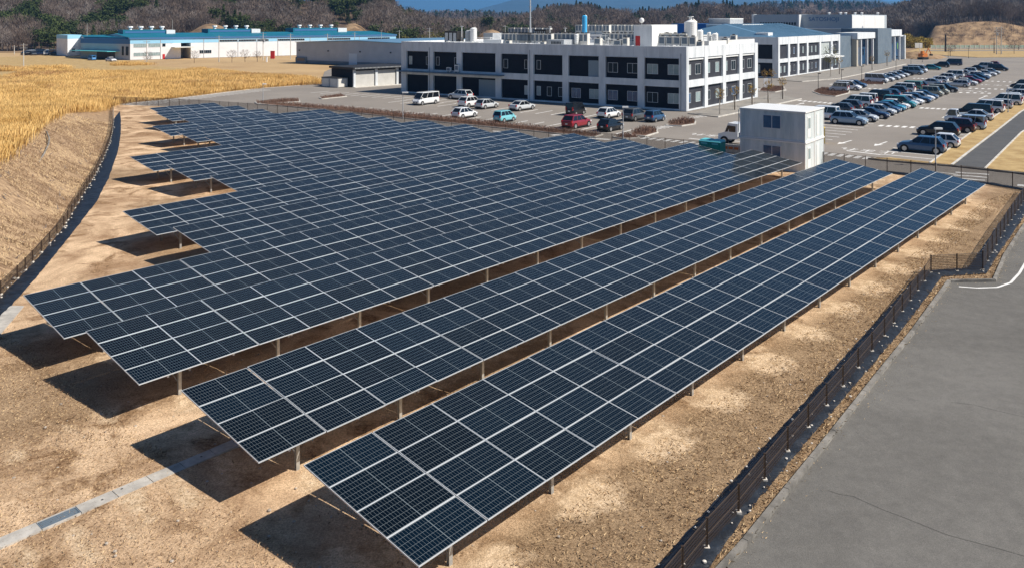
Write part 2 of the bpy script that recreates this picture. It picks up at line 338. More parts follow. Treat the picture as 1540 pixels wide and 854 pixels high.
def slopemat():
    m, n, l, b = newmat('slope_thatch'); tc = n.new('ShaderNodeTexCoord'); mp = n.new('ShaderNodeMapping')
    mp.inputs['Rotation'].default_value = (0, 0, math.radians(-62)); mp.inputs['Scale'].default_value = (1.2, 3.4, 2.0); l.new(tc.outputs['Object'], mp.inputs[0])
    a = n.new('ShaderNodeTexNoise'); a.inputs['Scale'].default_value = 1.3; a.inputs['Detail'].default_value = 12; a.inputs['Roughness'].default_value = 0.72; l.new(mp.outputs[0], a.inputs['Vector'])
    r = n.new('ShaderNodeValToRGB'); e = r.color_ramp.elements; e[0].position = 0.36; e[1].position = 0.63
    e[0].color = (0.16, 0.10, 0.06, 1); e[1].color = (0.47, 0.33, 0.20, 1); l.new(a.outputs['Fac'], r.inputs[0]); l.new(r.outputs[0], b.inputs['Base Color'])
    b.inputs['Roughness'].default_value = 0.95; b.inputs['Specular IOR Level'].default_value = 0.1
    bp = n.new('ShaderNodeBump'); bp.inputs['Strength'].default_value = 0.6; bp.inputs['Distance'].default_value = 0.06; l.new(a.outputs['Fac'], bp.inputs['Height']); l.new(bp.outputs[0], b.inputs['Normal'])
    return m
M['slope'] = slopemat()
# ---------------------------------------------------------------- ground, lots, roads
g = MB(); g.box(-9000, 9000, -300, 16000, -1.2, -0.12)
tag(g.build('ground', M['far_field']), kind='structure')
BF = [G(1562, 290), G(1485.5, 276.7), G(1334, 260), G(1180, 243.5), G(895, 217), G(803, 209.5), G(740, 203), G(660, 194.5), G(560, 184), G(480, 177), G(330, 165.5), G(255, 160.5), G(172, 158)]   # back fence line
KL = [G(172, 157), G(250, 149.5), G(385, 133), G(450, 128.5), G(482, 126.5), G(488, 108)]      # edge of the grass field along the lot
lot = [G(1562, 291)] + BF[1:] + KL[1:] + [Vector((-60, 330, 0)), Vector((330, 420, 0)), Vector((420, 330, 0)), Vector((300, 40, 0))]
a = MB(); a.poly([(p[0], p[1], -0.04) for p in lot]); a.k = 0
tag(a.build('parking_lot', M['asphalt_lot']), kind='structure')
# near right road (kerb line traced from the photo)
KR = [G(1009, 860), G(1067, 812), G(1125, 768 + 40), G(1186.7, 737), G(1257, 648), G(1323.6, 560), G(1372, 496), G(1424, 424), G(1497, 424), G(1510, 385), G(1540, 335), G(1600, 295)]
KR = [G(940, 1010), G(1052, 900), G(1125, 818), G(1186.7, 740), G(1257, 652), G(1323.6, 566), G(1376, 500), G(1430, 424), G(1498, 423), G(1514, 385), G(1545, 336), G(1600, 298)]
rd = [(p.x, p.y, -0.035) for p in KR] + [(120, 62, -0.035), (160, 30, -0.035), (120, 2, -0.035), (8, 2, -0.035)]
a = MB(); a.poly(rd); tag(a.build('near_road', M['asphalt']), kind='structure')
def strip_kerb(name, pts, w, h, m, side=1, z0=-0.1, label=None, seg=2.0):
    b = MB()
    for i in range(len(pts) - 1):
        p, q = Vector(pts[i]), Vector(pts[i + 1]); p.z = q.z = 0; d = (q - p); L = d.length; d.normalize(); n = Vector((-d.y, d.x, 0)) * side
        k = max(1, int(L / seg))
        for j in range(k):
            s = p + d * (L * j / k + 0.012); b.ob(s + UP * z0, d * (L / k - 0.024), n * w, UP * (h - z0))
    return b.build(name, m)
tag(strip_kerb('road_kerb', KR, 0.16, 0.10, M['kerb_old'], 1, seg=1.8), kind='structure')
# crack in the near road and its white edge line
b = MB()
for pts in ([(1245, 735), (1262, 741), (1283, 744), (1300, 752), (1330, 765), (1360, 776), (1392, 789), (1425, 802), (1462, 812), (1500, 822), (1545, 835)], [(1430, 603), (1465, 607), (1500, 616), (1545, 626)]):
    for i in range(len(pts) - 1):
        p, q = G(*pts[i]), G(*pts[i + 1]); d = (q - p).normalized(); nn = Vector((-d.y, d.x, 0)) * 0.007
        b.quad(*[v + UP * -0.031 for v in (p - nn, q - nn, q + nn, p + nn)])
tag(b.build('road_cracks', M['crack']), kind='structure')
MK = MB()
def line(p, q, w, z=-0.035):
    p, q = Vector(p), Vector(q); d = (q - p).normalized(); nn = Vector((-d.y, d.x, 0)) * w / 2
    MK.quad(*[Vector((v.x, v.y, z)) for v in (p - nn, q - nn, q + nn, p + nn)])
lp = [(1442, 430), (1470, 432), (1500, 431), (1520, 424), (1533, 410), (1548, 385)]
for i in range(len(lp) - 1): line(G(*lp[i]), G(*lp[i + 1]), 0.13, -0.029)
# bay lines, left lot: rows parallel to the building
nS = Vector((0.556, 0.831, 0)); tS = Vector((0.831, -0.556, 0))
for c0, c1, s0, s1 in ((88.3, 93.1, -99, -43), (100.6, 105.4, -92, -44), (105.5, 110.3, -116, -78)):
    s = s0
    while s < s1: line(nS * c0 + tS * s, nS * c1 + tS * s, 0.2); s += 2.62
nR = Vector((0.788, -0.616, 0)); tR = U
for n0, n1, t0, t1, st in ((-38.4, -28.4, 88, 111, 2.6), (-38.4, -28.4, 111, 205, 2.6), (-21.5, -16.2, 86, 190, 2.6), (-49, -44, 158, 200, 2.6)):
    t = t0
    while t < t1: line(nR * n0 + tR * t, nR * n1 + tR * t, 0.21); t += st
def zebra(a_, b_, n, along=U, ln=1.7, wd=0.5):
    A, B = G(*a_), G(*b_)
    for i in range(n):
        p = A.lerp(B, i / (n - 1)); line(p - along * ln / 2, p + along * ln / 2, wd)
zebra((1325, 189), (1384, 192), 6); zebra((1203, 151.5), (1256, 156), 8); zebra((1239, 231), (1303, 237.5), 6)
zebra((970, 207.5), (1052, 216), 8); zebra((1386, 162.5), (1437, 165), 7); zebra((1459, 133), (1507, 134.5), 6); zebra((1484, 122), (1528, 124), 6)
zebra((1434, 139), (1488, 140.5), 6); zebra((1250, 127), (1290, 129), 6); zebra((1300, 133), (1340, 135), 6); zebra((1140, 134), (1180, 136), 6); zebra((1375, 118), (1400, 119), 5)
zebra((1452, 273.5), (1462, 260.5), 4, (G(1520, 268) - G(1462, 264)).normalized(), 2.6, 0.45)
line(G(1440, 262), G(1402, 257.5), 0.25); line(G(1530, 278), G(1560, 281), 0.9)
line(G(1273, 226.5), G(1324, 232.5), 0.35); line(G(1036, 208), G(1085, 213), 0.3)
def arrow(p, q):
    p, q = G(*p), G(*q); d = (q - p).normalized(); nn = Vector((-d.y, d.x, 0)); line(p, q, 0.2)
    MK.poly([Vector((v.x, v.y, -0.031)) for v in (q + nn * 0.45, q - nn * 0.45, q + d * 1.6)][::-1])
arrow((1281, 211), (1268, 214.5)); arrow((1334, 213), (1322, 217)); arrow((1194, 159), (1205, 156)); arrow((1417, 207 - 30), (1425, 174)); arrow((1472, 149), (1482, 145)); arrow((1175, 131), (1168, 133))
# hatched patches at the ends of the left lot rows
for (x0, y0, x1, y1) in ((1010, 180, 1058, 173), (955, 197, 1000, 189)):
    for i in range(9):
        t = i / 8; p = G(x0 + (x1 - x0) * t, y0 + (y1 - y0) * t); line(p - tS * 0.1, p + tS * 1.3 - nS * 0.5, 0.28)
# kerb edge line along the grass field
for i in range(3): line(KL[i] + Vector((0.4, -0.4, 0)), KL[i + 1] + Vector((0.4, -0.4, 0)), 0.45)
i = 0
while i < 30:
    p = KL[0].lerp(KL[2], i / 30.0) + Vector((1.0, -1.0, 0)); line(p, p + tS * 4.5, 0.2); i += 1
line(G(740, 197), G(772, 199.5), 0.7); line(G(830, 203.5), G(862, 200), 0.9); line(G(880, 207), G(917, 210), 0.9)
tag(MK.build('road_marking', M['paint']), kind='structure')
# painted words "stop" on the asphalt
def text_mesh(body, size, mtx, m, name, ext=0.0, kind='structure', parent=None, sx=1.0):
    cu = bpy.data.curves.new(name, 'FONT'); cu.body = body; cu.size = size; cu.extrude = ext; cu.align_x = 'CENTER'; cu.align_y = 'CENTER'
    t = bpy.data.objects.new(name, cu); SC.collection.objects.link(t)
    bpy.context.view_layer.update(); dg = bpy.context.evaluated_depsgraph_get()
    me = bpy.data.meshes.new_from_object(t.evaluated_get(dg)); me.name = name; bpy.data.objects.remove(t)
    me.materials.clear(); me.materials.append(m); o = bpy.data.objects.new(name, me); SC.collection.objects.link(o)
    if parent: o.parent = parent
    o.matrix_local = mtx @ Matrix.Diagonal((sx, 1, 1, 1))
    if kind: o['kind'] = kind
    return o
def road_text(body, p, xdir, size):
    x = xdir.normalized(); y = UP.cross(x); m_ = Matrix(((x.x, y.x, 0, p.x), (x.y, y.y, 0, p.y), (0, 0, 1, -0.033), (0, 0, 0, 1)))
    return text_mesh(body, size, m_, M['paint'], 'road_lettering', sx=1.0)
for body, px, py, xd, sz in (("止まれ", 1306, 226.5, Wd, 1.9), ("止まれ", 1072, 204, Wd, 1.9), ("止まれ", 1458, 137, nR, 2.2), ("止まれ", 1500, 128.5, nR, 2.2)):
    try: road_text(body, G(px, py), xd, sz)
    except Exception as e: print('text', e)
# sidewalks
def pad(name, pts, z1, m, z0=-0.1, kind='structure', label=None, cat=None):
    b = MB(); b.prism([(p.x, p.y) for p in pts], z0, z1); return tag(b.build(name, m), label, cat, None, kind)
SW1 = [G(1034, 171.5), G(1078, 176.5), G(1130, 165.8), G(1204, 149.3), G(1163, 142), G(1139.6, 148)]
pad('sidewalk', SW1, 0.07, M['paving']); tag(strip_kerb('sidewalk_kerb', SW1[1:4], 0.22, 0.11, M['kerb'], -1), kind='structure')
SW2 = [G(1168, 121), G(1205, 123.5), G(1262, 118.5), G(1330, 104.5), G(1362, 97), G(1358, 92.5), G(1264, 105)]
pad('sidewalk', SW2, 0.07, M['paving']); tag(strip_kerb('sidewalk_kerb', SW2[1:5], 0.25, 0.11, M['kerb'], -1), kind='structure')
# grass verge and footpath right of the lot
e0 = [G(1399.7, 246.8), G(1462, 200), G(1542, 145), G(1600, 115)]; e1 = [G(1433, 249.6), G(1497, 200.5), G(1537, 168.8), G(1640, 118)]; e2 = [G(1480, 254.5), G(1535, 200), G(1640, 140)]
pad('grass_verge', [G(1309, 238.7), G(1340, 238.2), G(1396, 244.5)] + e0[:2] + e0[2:] + e1[::-1] + [G(1340, 242.3)], 0.06, M['dry_turf'])
pad('footpath', e1 + e2[::-1], 0.03, M['asphalt_new'])
pad('grass_verge', e2 + [Vector((220, 200, 0)), Vector((150, 72, 0)), G(1600, 270), G(1540, 260)], 0.06, M['dry_turf'])
tag(strip_kerb('verge_kerb', e0, 0.16, 0.12, M['kerb'], 1), kind='structure'); tag(strip_kerb('verge_kerb', e1, 0.2, 0.12, M['kerb'], 1), kind='structure'); tag(strip_kerb('verge_kerb', e2, 0.16, 0.12, M['kerb'], -1), kind='structure')
tag(strip_kerb('verge_kerb', [G(1306, 239.5), G(1340, 243), G(1433, 250.5), G(1480, 255.5), G(1540, 262), G(1600, 271)], 0.18, 0.12, M['kerb_old'], -1), kind='structure')

# ---------------------------------------------------------------- field under the panels (dirt) with local masks
YAW = 0.7235
DV = Vector((math.sin(YAW), math.cos(YAW), 0)); HV = Vector((math.cos(YAW), -math.sin(YAW), 0))
def AB(a_, b_, z=0.0): v = DV * a_ + HV * b_; v.z = z; return v
ROWS = [  # start along the row, high edge across, modules
 (12.45, -18.30, 25), (12.40, -24.90, 25), (12.35, -32.30, 25), (12.2, -38.50, 25), (21.75, -44.70, 20), (21.55, -50.80, 20), (30.7, -57.30, 15), (30.7, -64.2, 15),
 (30.5, -70.50, 15), (40.6, -76.80, 10), (40.6, -82.90, 10), (40.9, -89.0, 10), (46.9, -95.10, 5), (47.0, -101.3, 5), (49.0, -107.4, 4)]
LM = 2.275; TILT = 0.146; ZLO = 1.33
POSTS = []
for ri, (a0, b0, nm) in enumerate(ROWS):
    L = nm * LM; n = max(2, round(L / 4.06) + 1); n = max(2, int(round((L - 3.6) / 4.06)) + 1); st = (L - 3.7) / (n - 1)
    POSTS.append([a0 + 1.85 + i * st for i in range(n)])
FL = [G(-140, 640), G(-60, 521), G(1, 445), G(26, 421), G(49, 397), G(96, 343), G(122, 298.7), G(142, 266), G(155, 240), G(164.5, 215.6), G(168.5, 200), G(170.5, 182), G(170, 160)]   # left fence
SR = [G(-160, 760), G(-70, 590), G(1.3, 478), G(53, 420), G(78, 390), G(111.7, 348), G(145.5, 304), G(164, 268), G(177, 230), G(181.5, 204), G(182, 182), G(180, 168)]
STL = [G(930, 912), G(988, 853.6), G(1058.7, 772), G(1142.6, 679), G(1197, 620), G(1248.5, 560), G(1315, 487), G(1386, 407.5), G(1455, 404.5), G(1477, 374), G(1534, 291), G(1542, 284)]
STR = [G(1000, 930), G(1067.5, 853.6), G(1125, 772), G(1187, 697), G(1244, 629), G(1301.5, 562), G(1357, 496), G(1417, 417), G(1484, 412), G(1503, 381), G(1541, 326), G(1575, 292)]
field = [Vector((-2, 3, 0))] + KR[:-1][:12] + [G(1600, 297), G(1562, 289)] + BF[1:] + [G(166, 160)] + FL[:-1][::-1] + [Vector((-18, 3, 0))]
def inside(poly, X, Y):
    r = np.zeros(X.shape, bool); n = len(poly)
    for i in range(n):
        x0, y0 = poly[i][0], poly[i][1]; x1, y1 = poly[(i + 1) % n][0], poly[(i + 1) % n][1]
        if y0 == y1: continue
        c = ((y0 > Y) != (y1 > Y)) & (X < (x1 - x0) * (Y - y0) / (y1 - y0) + x0); r ^= c
    return r
def seg_dist(pts, X, Y):
    d = np.full(X.shape, 1e9)
    for i in range(len(pts) - 1):
        x0, y0 = pts[i][0], pts[i][1]; x1, y1 = pts[i + 1][0], pts[i + 1][1]; L2 = (x1 - x0) ** 2 + (y1 - y0) ** 2
        t = np.clip(((X - x0) * (x1 - x0) + (Y - y0) * (y1 - y0)) / L2, 0, 1); d = np.minimum(d, np.hypot(X - x0 - t * (x1 - x0), Y - y0 - t * (y1 - y0)))
    return d
def vnoise(X, Y, s, seed=0):
    """cheap smooth value noise"""
    r = np.random.default_rng(seed); T = r.random((64, 64)); x = X / s; y = Y / s; xi = np.floor(x).astype(int); yi = np.floor(y).astype(int)
    fx = x - xi; fy = y - yi; fx = fx * fx * (3 - 2 * fx); fy = fy * fy * (3 - 2 * fy)
    q = lambda i, j: T[i % 64, j % 64]
    return (q(xi, yi) * (1 - fx) + q(xi + 1, yi) * fx) * (1 - fy) + (q(xi, yi + 1) * (1 - fx) + q(xi + 1, yi + 1) * fx) * fy
# tessellate: bmesh polygon outline cut by a grid
import bmesh
bm = bmesh.new(); vs = [bm.verts.new((p[0], p[1], 0)) for p in field]; bm.faces.new(vs)
bm.normal_update()
for ax, lo, hi in ((0, -66, 47), (1, 4, 124)):
    k = lo
    while k < hi:
        co = [0, 0, 0]; co[ax] = k; no = [0, 0, 0]; no[ax] = 1
        bmesh.ops.bisect_plane(bm, geom=bm.verts[:] + bm.edges[:] + bm.faces[:], plane_co=co, plane_no=no)
        k += 0.8 if (ax == 0 or k < 50) else 1.5
bmesh.ops.triangulate(bm, faces=[f for f in bm.faces if len(f.verts) > 4])
me = bpy.data.meshes.new('dirt_field'); bm.to_mesh(me); bm.free()
V = np.zeros(len(me.vertices) * 3); me.vertices.foreach_get('co', V); V = V.reshape(-1, 3)
X, Y = V[:, 0], V[:, 1]; ed = seg_dist(field + field[:1], X, Y)
V[:, 2] = 0.0 + (vnoise(X, Y, 3.0, 1) - 0.5) * 0.10 * np.clip(ed / 3, 0, 1) + (vnoise(X, Y, 0.9, 2) - 0.5) * 0.05 * np.clip(ed, 0, 1)
me.vertices.foreach_set('co', V.ravel())
A_ = X * DV.x + Y * DV.y; B_ = X * HV.x + Y * HV.y
pale = np.zeros(len(X))
for (a0, b0, nm), ps in list(zip(ROWS, POSTS))[:4]:
    for i, pa in enumerate(ps):
        for pb in (b0 + 3.6 + 0.35,):
            sx = 1.0 + 0.4 * ((i * 37) % 5) / 5
            pale = np.maximum(pale, np.exp(-(((A_ - pa - 0.5) / (1.0 * sx)) ** 2 + ((B_ - pb - 0.6) / 0.75) ** 2)))
pale = np.maximum(pale, 0.55 * np.exp(-((B_ + 22.6) / 0.8) ** 2) * (A_ > 12)); pale = np.maximum(pale, 0.6 * np.exp(-((B_ + 16.0) / 1.1) ** 2) * (A_ > 12))
turf = np.clip((B_ + 15.0) / 1.0, 0, 1) * np.clip((vnoise(X, Y, 5, 4) * 0.8 + 0.62), 0, 1)
rut = 0
for rb_, ra_ in ((-21.9, 0.0), (-23.2, 0.0), (-16.6, 0.0), (-28.6, 0.2)):
    rut = np.maximum(rut, np.exp(-((B_ - rb_ - 0.5 * np.sin(A_ * 0.35 + ra_)) / 0.28) ** 2) * (A_ < 14) * (0.5 + 0.5 * vnoise(X, Y, 1.1, 41)))
pale = np.maximum(pale, 0.8 * rut)
turf = np.maximum(turf, 0.75 * np.clip((vnoise(X, Y, 6, 9) - 0.55) * 5, 0, 1) * (B_ < -20))
for nmx, arr in (('pale', pale), ('turf', turf)):
    at = me.attributes.new(nmx, 'FLOAT', 'POINT'); at.data.foreach_set('value', arr.astype(np.float32))
me.materials.append(M['dirt']); me.polygons.foreach_set('use_smooth', [True] * len(me.polygons)); me.update()
o = bpy.data.objects.new('dirt_field', me); SC.collection.objects.link(o); o['kind'] = 'structure'
# straw and clods lying on the near dirt (stuff)
def straw(n, poly, wmin, wmax, L0, L1, m, name, zz=0.0, lift=0.03, cond=None, seed=3):
    r = np.random.default_rng(seed); xs = [p[0] for p in poly]; ys = [p[1] for p in poly]
    X = r.uniform(min(xs), max(xs), n); Y = r.uniform(min(ys), max(ys), n); k = inside(poly, X, Y)
    if cond is not None: k &= cond(X, Y)
    X, Y = X[k], Y[k]; n = len(X); th = r.uniform(0, 2 * np.pi, n); L = r.uniform(L0, L1, n); w = r.uniform(wmin, wmax, n)
    c, s = np.cos(th), np.sin(th); up = r.uniform(0.2, 1, n) * lift
    P0 = np.stack([X, Y, np.full(n, zz)], 1); P1 = np.stack([X + c * L, Y + s * L, zz + up + lift * 0.4], 1); P2 = np.stack([X - s * w, Y + c * w, np.full(n, zz + lift * 0.5)], 1)
    V = np.stack([P0, P1, P2], 1).reshape(-1, 3); return bulk(name, V, np.arange(3 * n).reshape(-1, 3), m, 'stuff')
near = [(2, 10), (12, 10), (34, 40), (40, 60), (34, 62), (24, 48), (6, 22), (-1, 15)]
near = [tuple(AB(11, -13.9)[:2]), tuple(AB(70, -13.9)[:2]), tuple(G(1540, 286)[:2]), tuple(STL[7][:2]), tuple(STL[3][:2]), tuple(STL[1][:2]), (3, 12)]
M['straw_light'] = mat('straw_light', (0.50, 0.34, 0.18), 0.95, c2=(0.72, 0.54, 0.32), scale=2.5); M['straw_dark'] = mat('straw_dark', (0.12, 0.065, 0.03), 0.95, c2=(0.25, 0.15, 0.08), scale=2.5)
straw(110000, near, 0.006, 0.014, 0.05, 0.17, M['straw_light'], 'dry_straw', 0.02, 0.05, seed=3)
straw(110000, near, 0.008, 0.022, 0.03, 0.11, M['straw_dark'], 'dead_leaves', 0.02, 0.05, seed=5)
left = [tuple(G(-10, 560)[:2]), tuple(G(-20, 900)[:2]), tuple(G(760, 900)[:2]), tuple(AB(12, -14)[:2]), tuple(AB(12, -42)[:2])]
straw(26000, left, 0.005, 0.012, 0.03, 0.10, M['straw_light'], 'dry_straw', 0.02, 0.04, seed=6)
straw(40000, left, 0.007, 0.018, 0.02, 0.08, M['straw_dark'], 'dead_leaves', 0.02, 0.04, seed=8)
kerbside = [tuple(p[:2]) for p in STR] + [tuple(p[:2]) for p in KR[:11][::-1]]
straw(90000, kerbside, 0.008, 0.02, 0.05, 0.18, M['straw_light'], 'dry_straw', 0.03, 0.08, seed=11); straw(70000, kerbside, 0.008, 0.025, 0.04, 0.14, M['orange'] if False else M['straw_dark'], 'dead_leaves', 0.03, 0.07, seed=12)
rs = random.Random(12); b = MB()
for i in range(900):
    x = rs.uniform(-17, 16); y = rs.uniform(16.5, 34); q_ = x * HV.x + y * HV.y
    if q_ > -14.5: continue
    r_ = 0.014 + 0.05 * rs.random() ** 4; b.ball((x, y, r_ * .3), r_, n=6, sq=.65)
for i in range(500):
    a_ = rs.uniform(13, 60); c_ = rs.uniform(-13.8, -9.6); v = AB(a_, c_)
    if not inside(near, np.array([v.x]), np.array([v.y]))[0]: continue
    r_ = 0.014 + 0.04 * rs.random() ** 4; b.ball((v.x, v.y, r_ * .3), r_, n=6, sq=.65)
tag(b.build('pebbles', M['pebble']), kind='stuff')
def tufts_field(n, seed, lo, hi, A0, A1, B0, B1, m, name):
    r = np.random.default_rng(seed); A = r.uniform(A0, A1, n); B = r.uniform(B0, B1, n); X = A * DV.x + B * HV.x; Y = A * DV.y + B * HV.y; k = (vnoise(X, Y, 2.5, seed) > .55) & (Y > 12) & inside(field, X, Y); X, Y = X[k], Y[k]; n = len(X)
    V = []; F = []
    for i in range(n):
        for j in range(9):
            a = r.uniform(0, 6.28); t = r.uniform(.2, 1.2); h = r.uniform(lo, hi); w = .006; k_ = len(V); c, s = math.cos(a), math.sin(a)
            V += [(X[i] - s * w, Y[i] + c * w, 0), (X[i] + s * w, Y[i] - c * w, 0), (X[i] + c * h * t, Y[i] + s * h * t, h)]; F.append((k_, k_ + 1, k_ + 2))
    bulk(name, np.array(V), np.array(F), m, 'stuff')
tufts_field(5200, 71, .05, .14, 10, 68, -13.6, -6.5, M['straw_light'], 'grass_tufts'); tufts_field(2600, 72, .04, .12, 10, 60, -13.6, -6.5, M['straw_dark'], 'grass_tufts')
tufts_field(2600, 73, .03, .10, 0, 14, -44, -14, M['straw_dark'], 'grass_tufts')
grit_b = [p + (Vector((4.2, 0, 0)) if i < 7 else Vector((.8, -.5, 0))) * (.22 if i < 7 else 1) for i, p in enumerate(KR[:11])]
grit = [tuple(p[:2]) for p in KR[:11]] + [tuple(p[:2]) for p in grit_b[::-1]]
straw(30000, grit, 0.006, 0.018, 0.02, 0.09, M['straw_light'], 'roadside_grit', -0.03, 0.03, cond=lambda X, Y: (seg_dist(KR[:11], X, Y) < 0.75 * np.random.default_rng(4).random(X.shape) ** 1.8), seed=14)
# black weed control sheets
def ribbon(A, B, z, name, m, n=160, jit=0.03, seed=0, label=None, cat=None):
    def resample(P, n):
        d = [0]
        for i in range(len(P) - 1): d.append(d[-1] + (P[i + 1] - P[i]).length)
        out = []
        for k in range(n):
            t = d[-1] * k / (n - 1); i = max(j for j in range(len(d)) if d[j] <= t + 1e-9); i = min(i, len(P) - 2)
            out.append(P[i].lerp(P[i + 1], (t - d[i]) / max(1e-9, d[i + 1] - d[i])))
        return out
    r = random.Random(seed); vs = []; fs = []; C = 7
    # rows matched vertex by vertex between the two outlines
    nn = []; k = n // (len(A) - 1)
    for i in range(len(A) - 1):
        for j in range(k): nn.append((A[i].lerp(A[i + 1], j / k), B[i].lerp(B[i + 1], j / k)))
    nn.append((A[-1], B[-1]))
    for p, q in nn:
        p = p + Vector((r.uniform(-jit, jit), r.uniform(-jit, jit), 0)); q = q + Vector((r.uniform(-jit, jit), r.uniform(-jit, jit), 0))
        for c in range(C):
            v = p.lerp(q, c / (C - 1)); vs.append((v.x, v.y, z + (r.uniform(0.0, 0.05) if 0 < c < C - 1 else -0.03)))
    for i in range(len(nn) - 1):
        for c in range(C - 1): fs.append((i * C + c, (i + 1) * C + c, (i + 1) * C + c + 1, i * C + c + 1))
    b = MB(); b.add(vs, fs); ob_ = b.build(name, m, smooth=True); return tag(ob_, label, cat)
ribbon(STL, STR, 0.07, 'weed_sheet', M['sheet'], 180, seed=1, label='black weed control sheet under the fence beside the near road', cat='ground sheet')
ribbon(FL[:12], SR, 0.07, 'weed_sheet', M['sheet'], 180, seed=2, label='black weed control sheet curving along the foot of the left bank', cat='ground sheet')
ribbon([BF[i] + Vector((0.25, 0.35, 0)) for i in range(0, 12)], [BF[i] - Vector((0.15, 0.35, 0)) for i in range(0, 12)], 0.06, 'weed_sheet', M['sheet'], 120, seed=4, label='narrow black sheet under the far fence behind the panel ends', cat='ground sheet')
# stones on the sheet edges (stuff)
b = MB()
def stones(pts, step, off, r):
    for i in range(len(pts) - 1):
        p, q = pts[i], pts[i + 1]; L = (q - p).length; d = (q - p).normalized(); nn = Vector((-d.y, d.x, 0)); t = 0
        while t < L:
            c = p + d * t + nn * random.uniform(-off, off); b.ball((c.x, c.y, 0.11), r * random.uniform(0.5, 1.3), n=6, sq=0.6); t += step * random.uniform(0.5, 1.6)
stones(STL[1:], 1.6, 0.15, 0.045); stones(STR[1:], 2.2, 0.25, 0.05); stones(FL[:12], 1.0, 0.25, 0.07); stones([a_.lerp(c_, .5) for a_, c_ in zip(STL, STR)][1:], 1.2, 0.5, 0.04)
tag(b.build('stones', M['stone']), kind='stuff')

# concrete drain channel with grate
dr = empty('drain_channel', AB(7, -24.1), math.atan2(DV.y, DV.x), 'pale concrete drain channel running under the second panel row with a steel grate', 'drain')
b = MB()
for i in range(-6, 30):
    if i == 1: continue
    b.box(i * 1.0 + 0.01, i * 1.0 + 0.99, -0.24, 0.24, -0.1, 0.055)
b.box(1.01, 1.99, -0.24, -0.19, -0.1, 0.055); b.box(1.01, 1.99, 0.19, 0.24, -0.1, 0.055)
b.build('cover_slabs', M['drain'], dr)
b = MB()
for i in range(5): b.box(1.04, 1.96, -0.17 + i * 0.08, -0.135 + i * 0.08, 0.0, 0.05)
b.box(1.0, 1.03, -0.18, 0.18, 0.0, 0.048); b.box(1.97, 2.0, -0.18, 0.18, 0.0, 0.048); b.box(1.49, 1.51, -0.18, 0.18, 0.0, 0.044)
b.build('grate', M['slate'], dr)
b = MB(); b.box(1.0, 2.0, -0.19, 0.19, -0.1, 0.012); b.build('grate_shade_base', M['black_plastic'], dr)  # black base just under the bars paints the shade in the grate gaps
b = MB()
for s_, t_ in ((-0.6, 0.1), (2.6, -0.05), (3.2, 0.08), (5.6, 0)): b.box(s_, s_ + 0.06, t_, t_ + 0.05, 0.05, 0.058)
b.build('lifting_hole', M['black_plastic'], dr)
b = MB(); b.prism([(p.x, p.y) for p in (G(1, 503), G(-30, 520), G(-8, 470), G(18, 461), G(36, 461.5))], 0.0, 0.06)
tag(b.build('drain_cover', M['drain']), 'grey concrete drain cover beside the black sheet at the left edge', 'drain cover')

# ---------------------------------------------------------------- fences
def fence(name, pts, hgt, step, label, rails=(1.0,), group=None, foot=True, zf=None):
    o0 = pts[0]; fe = empty(name, (o0.x, o0.y, 0), 0, label, 'fence')
    P = []; t = 0.0
    for i in range(len(pts) - 1):
        p, q = pts[i], pts[i + 1]; L = (q - p).length
        n = max(1, round(L / step)); P += [p.lerp(q, j / n) for j in range(n)]
    P.append(pts[-1]); P = [Vector((p.x - o0.x, p.y - o0.y, zf(p) if zf else 0)) for p in P]
    pm = MB(); pm.box(-0.025, 0.025, -0.025, 0.025, -0.1, hgt); pm.box(-0.032, 0.032, -0.032, 0.032, hgt, hgt + 0.02)
    po = pm.build('post', M['fence_brown'], fe, loc=P[0]); fm = MB(); fm.box(-0.07, 0.07, -0.07, 0.07, -0.1, 0.12); fo = None
    if foot: fo = fm.build('footing', M['stone'], po)
    for p in P[1:100]:
        c = po.copy(); SC.collection.objects.link(c); c.parent = fe; c.location = p
        if fo: d = fo.copy(); SC.collection.objects.link(d); d.parent = c
    me = bpy.data.meshes.new('mesh_panel'); vs = []; fs = []; uv = []; u = 0
    for i in range(len(P) - 1):
        L = (P[i + 1] - P[i]).length; b0 = len(vs)
        vs += [tuple(P[i] + UP * 0.08), tuple(P[i + 1] + UP * 0.08), tuple(P[i + 1] + UP * (hgt - 0.03)), tuple(P[i] + UP * (hgt - 0.03))]; fs.append((b0, b0 + 1, b0 + 2, b0 + 3))
        uv += [(u, 0), (u + L, 0), (u + L, hgt), (u, hgt)]; u += L
    me.from_pydata(vs, [], fs); ul = me.uv_layers.new(); ul.data.foreach_set('uv', [x for t_ in uv for x in t_]); me.materials.append(M['wire'])
    mo = bpy.data.objects.new('mesh_panel', me); SC.collection.objects.link(mo); mo.parent = fe
    rb = MB()
    for i in range(len(P) - 1):
        for h_ in rails: rb.tube(P[i] + UP * hgt * h_ * 0.985, P[i + 1] + UP * hgt * h_ * 0.985, 0.014, n=5)
    rb.build('rail', M['fence_brown'], fe); return fe
def mid(A, B, t): return [p.lerp(q, t) for p, q in zip(A, B)]
FR = [G(985, 925), G(1063, 828), G(1110.8, 774), G(1150, 725), G(1184.5, 682), G(1215.4, 646), G(1243, 613), G(1267.5, 584), G(1330, 508), G(1400, 412)]
fence('boundary_fence', FR, 0.85, 1.85, 'low dark brown mesh fence along the near road in front of the first panel row', (1.0, 0.5))
fence('boundary_fence', [G(1400, 412), G(1478, 408)], 1.0, 1.6, 'short dark fence across the jog between the two roadside fences', (1.0,))
fence('boundary_fence', [G(1478, 408), G(1510, 350), G(1548, 292)], 1.1, 1.85, 'dark mesh fence from the jog up to the far right corner of the site', (1.0, 0.5))
fence('boundary_fence', [p for p in BF[:8]], 1.3, 2.0, 'tall dark fence behind the far ends of the front panel rows', (1.0,), foot=False)
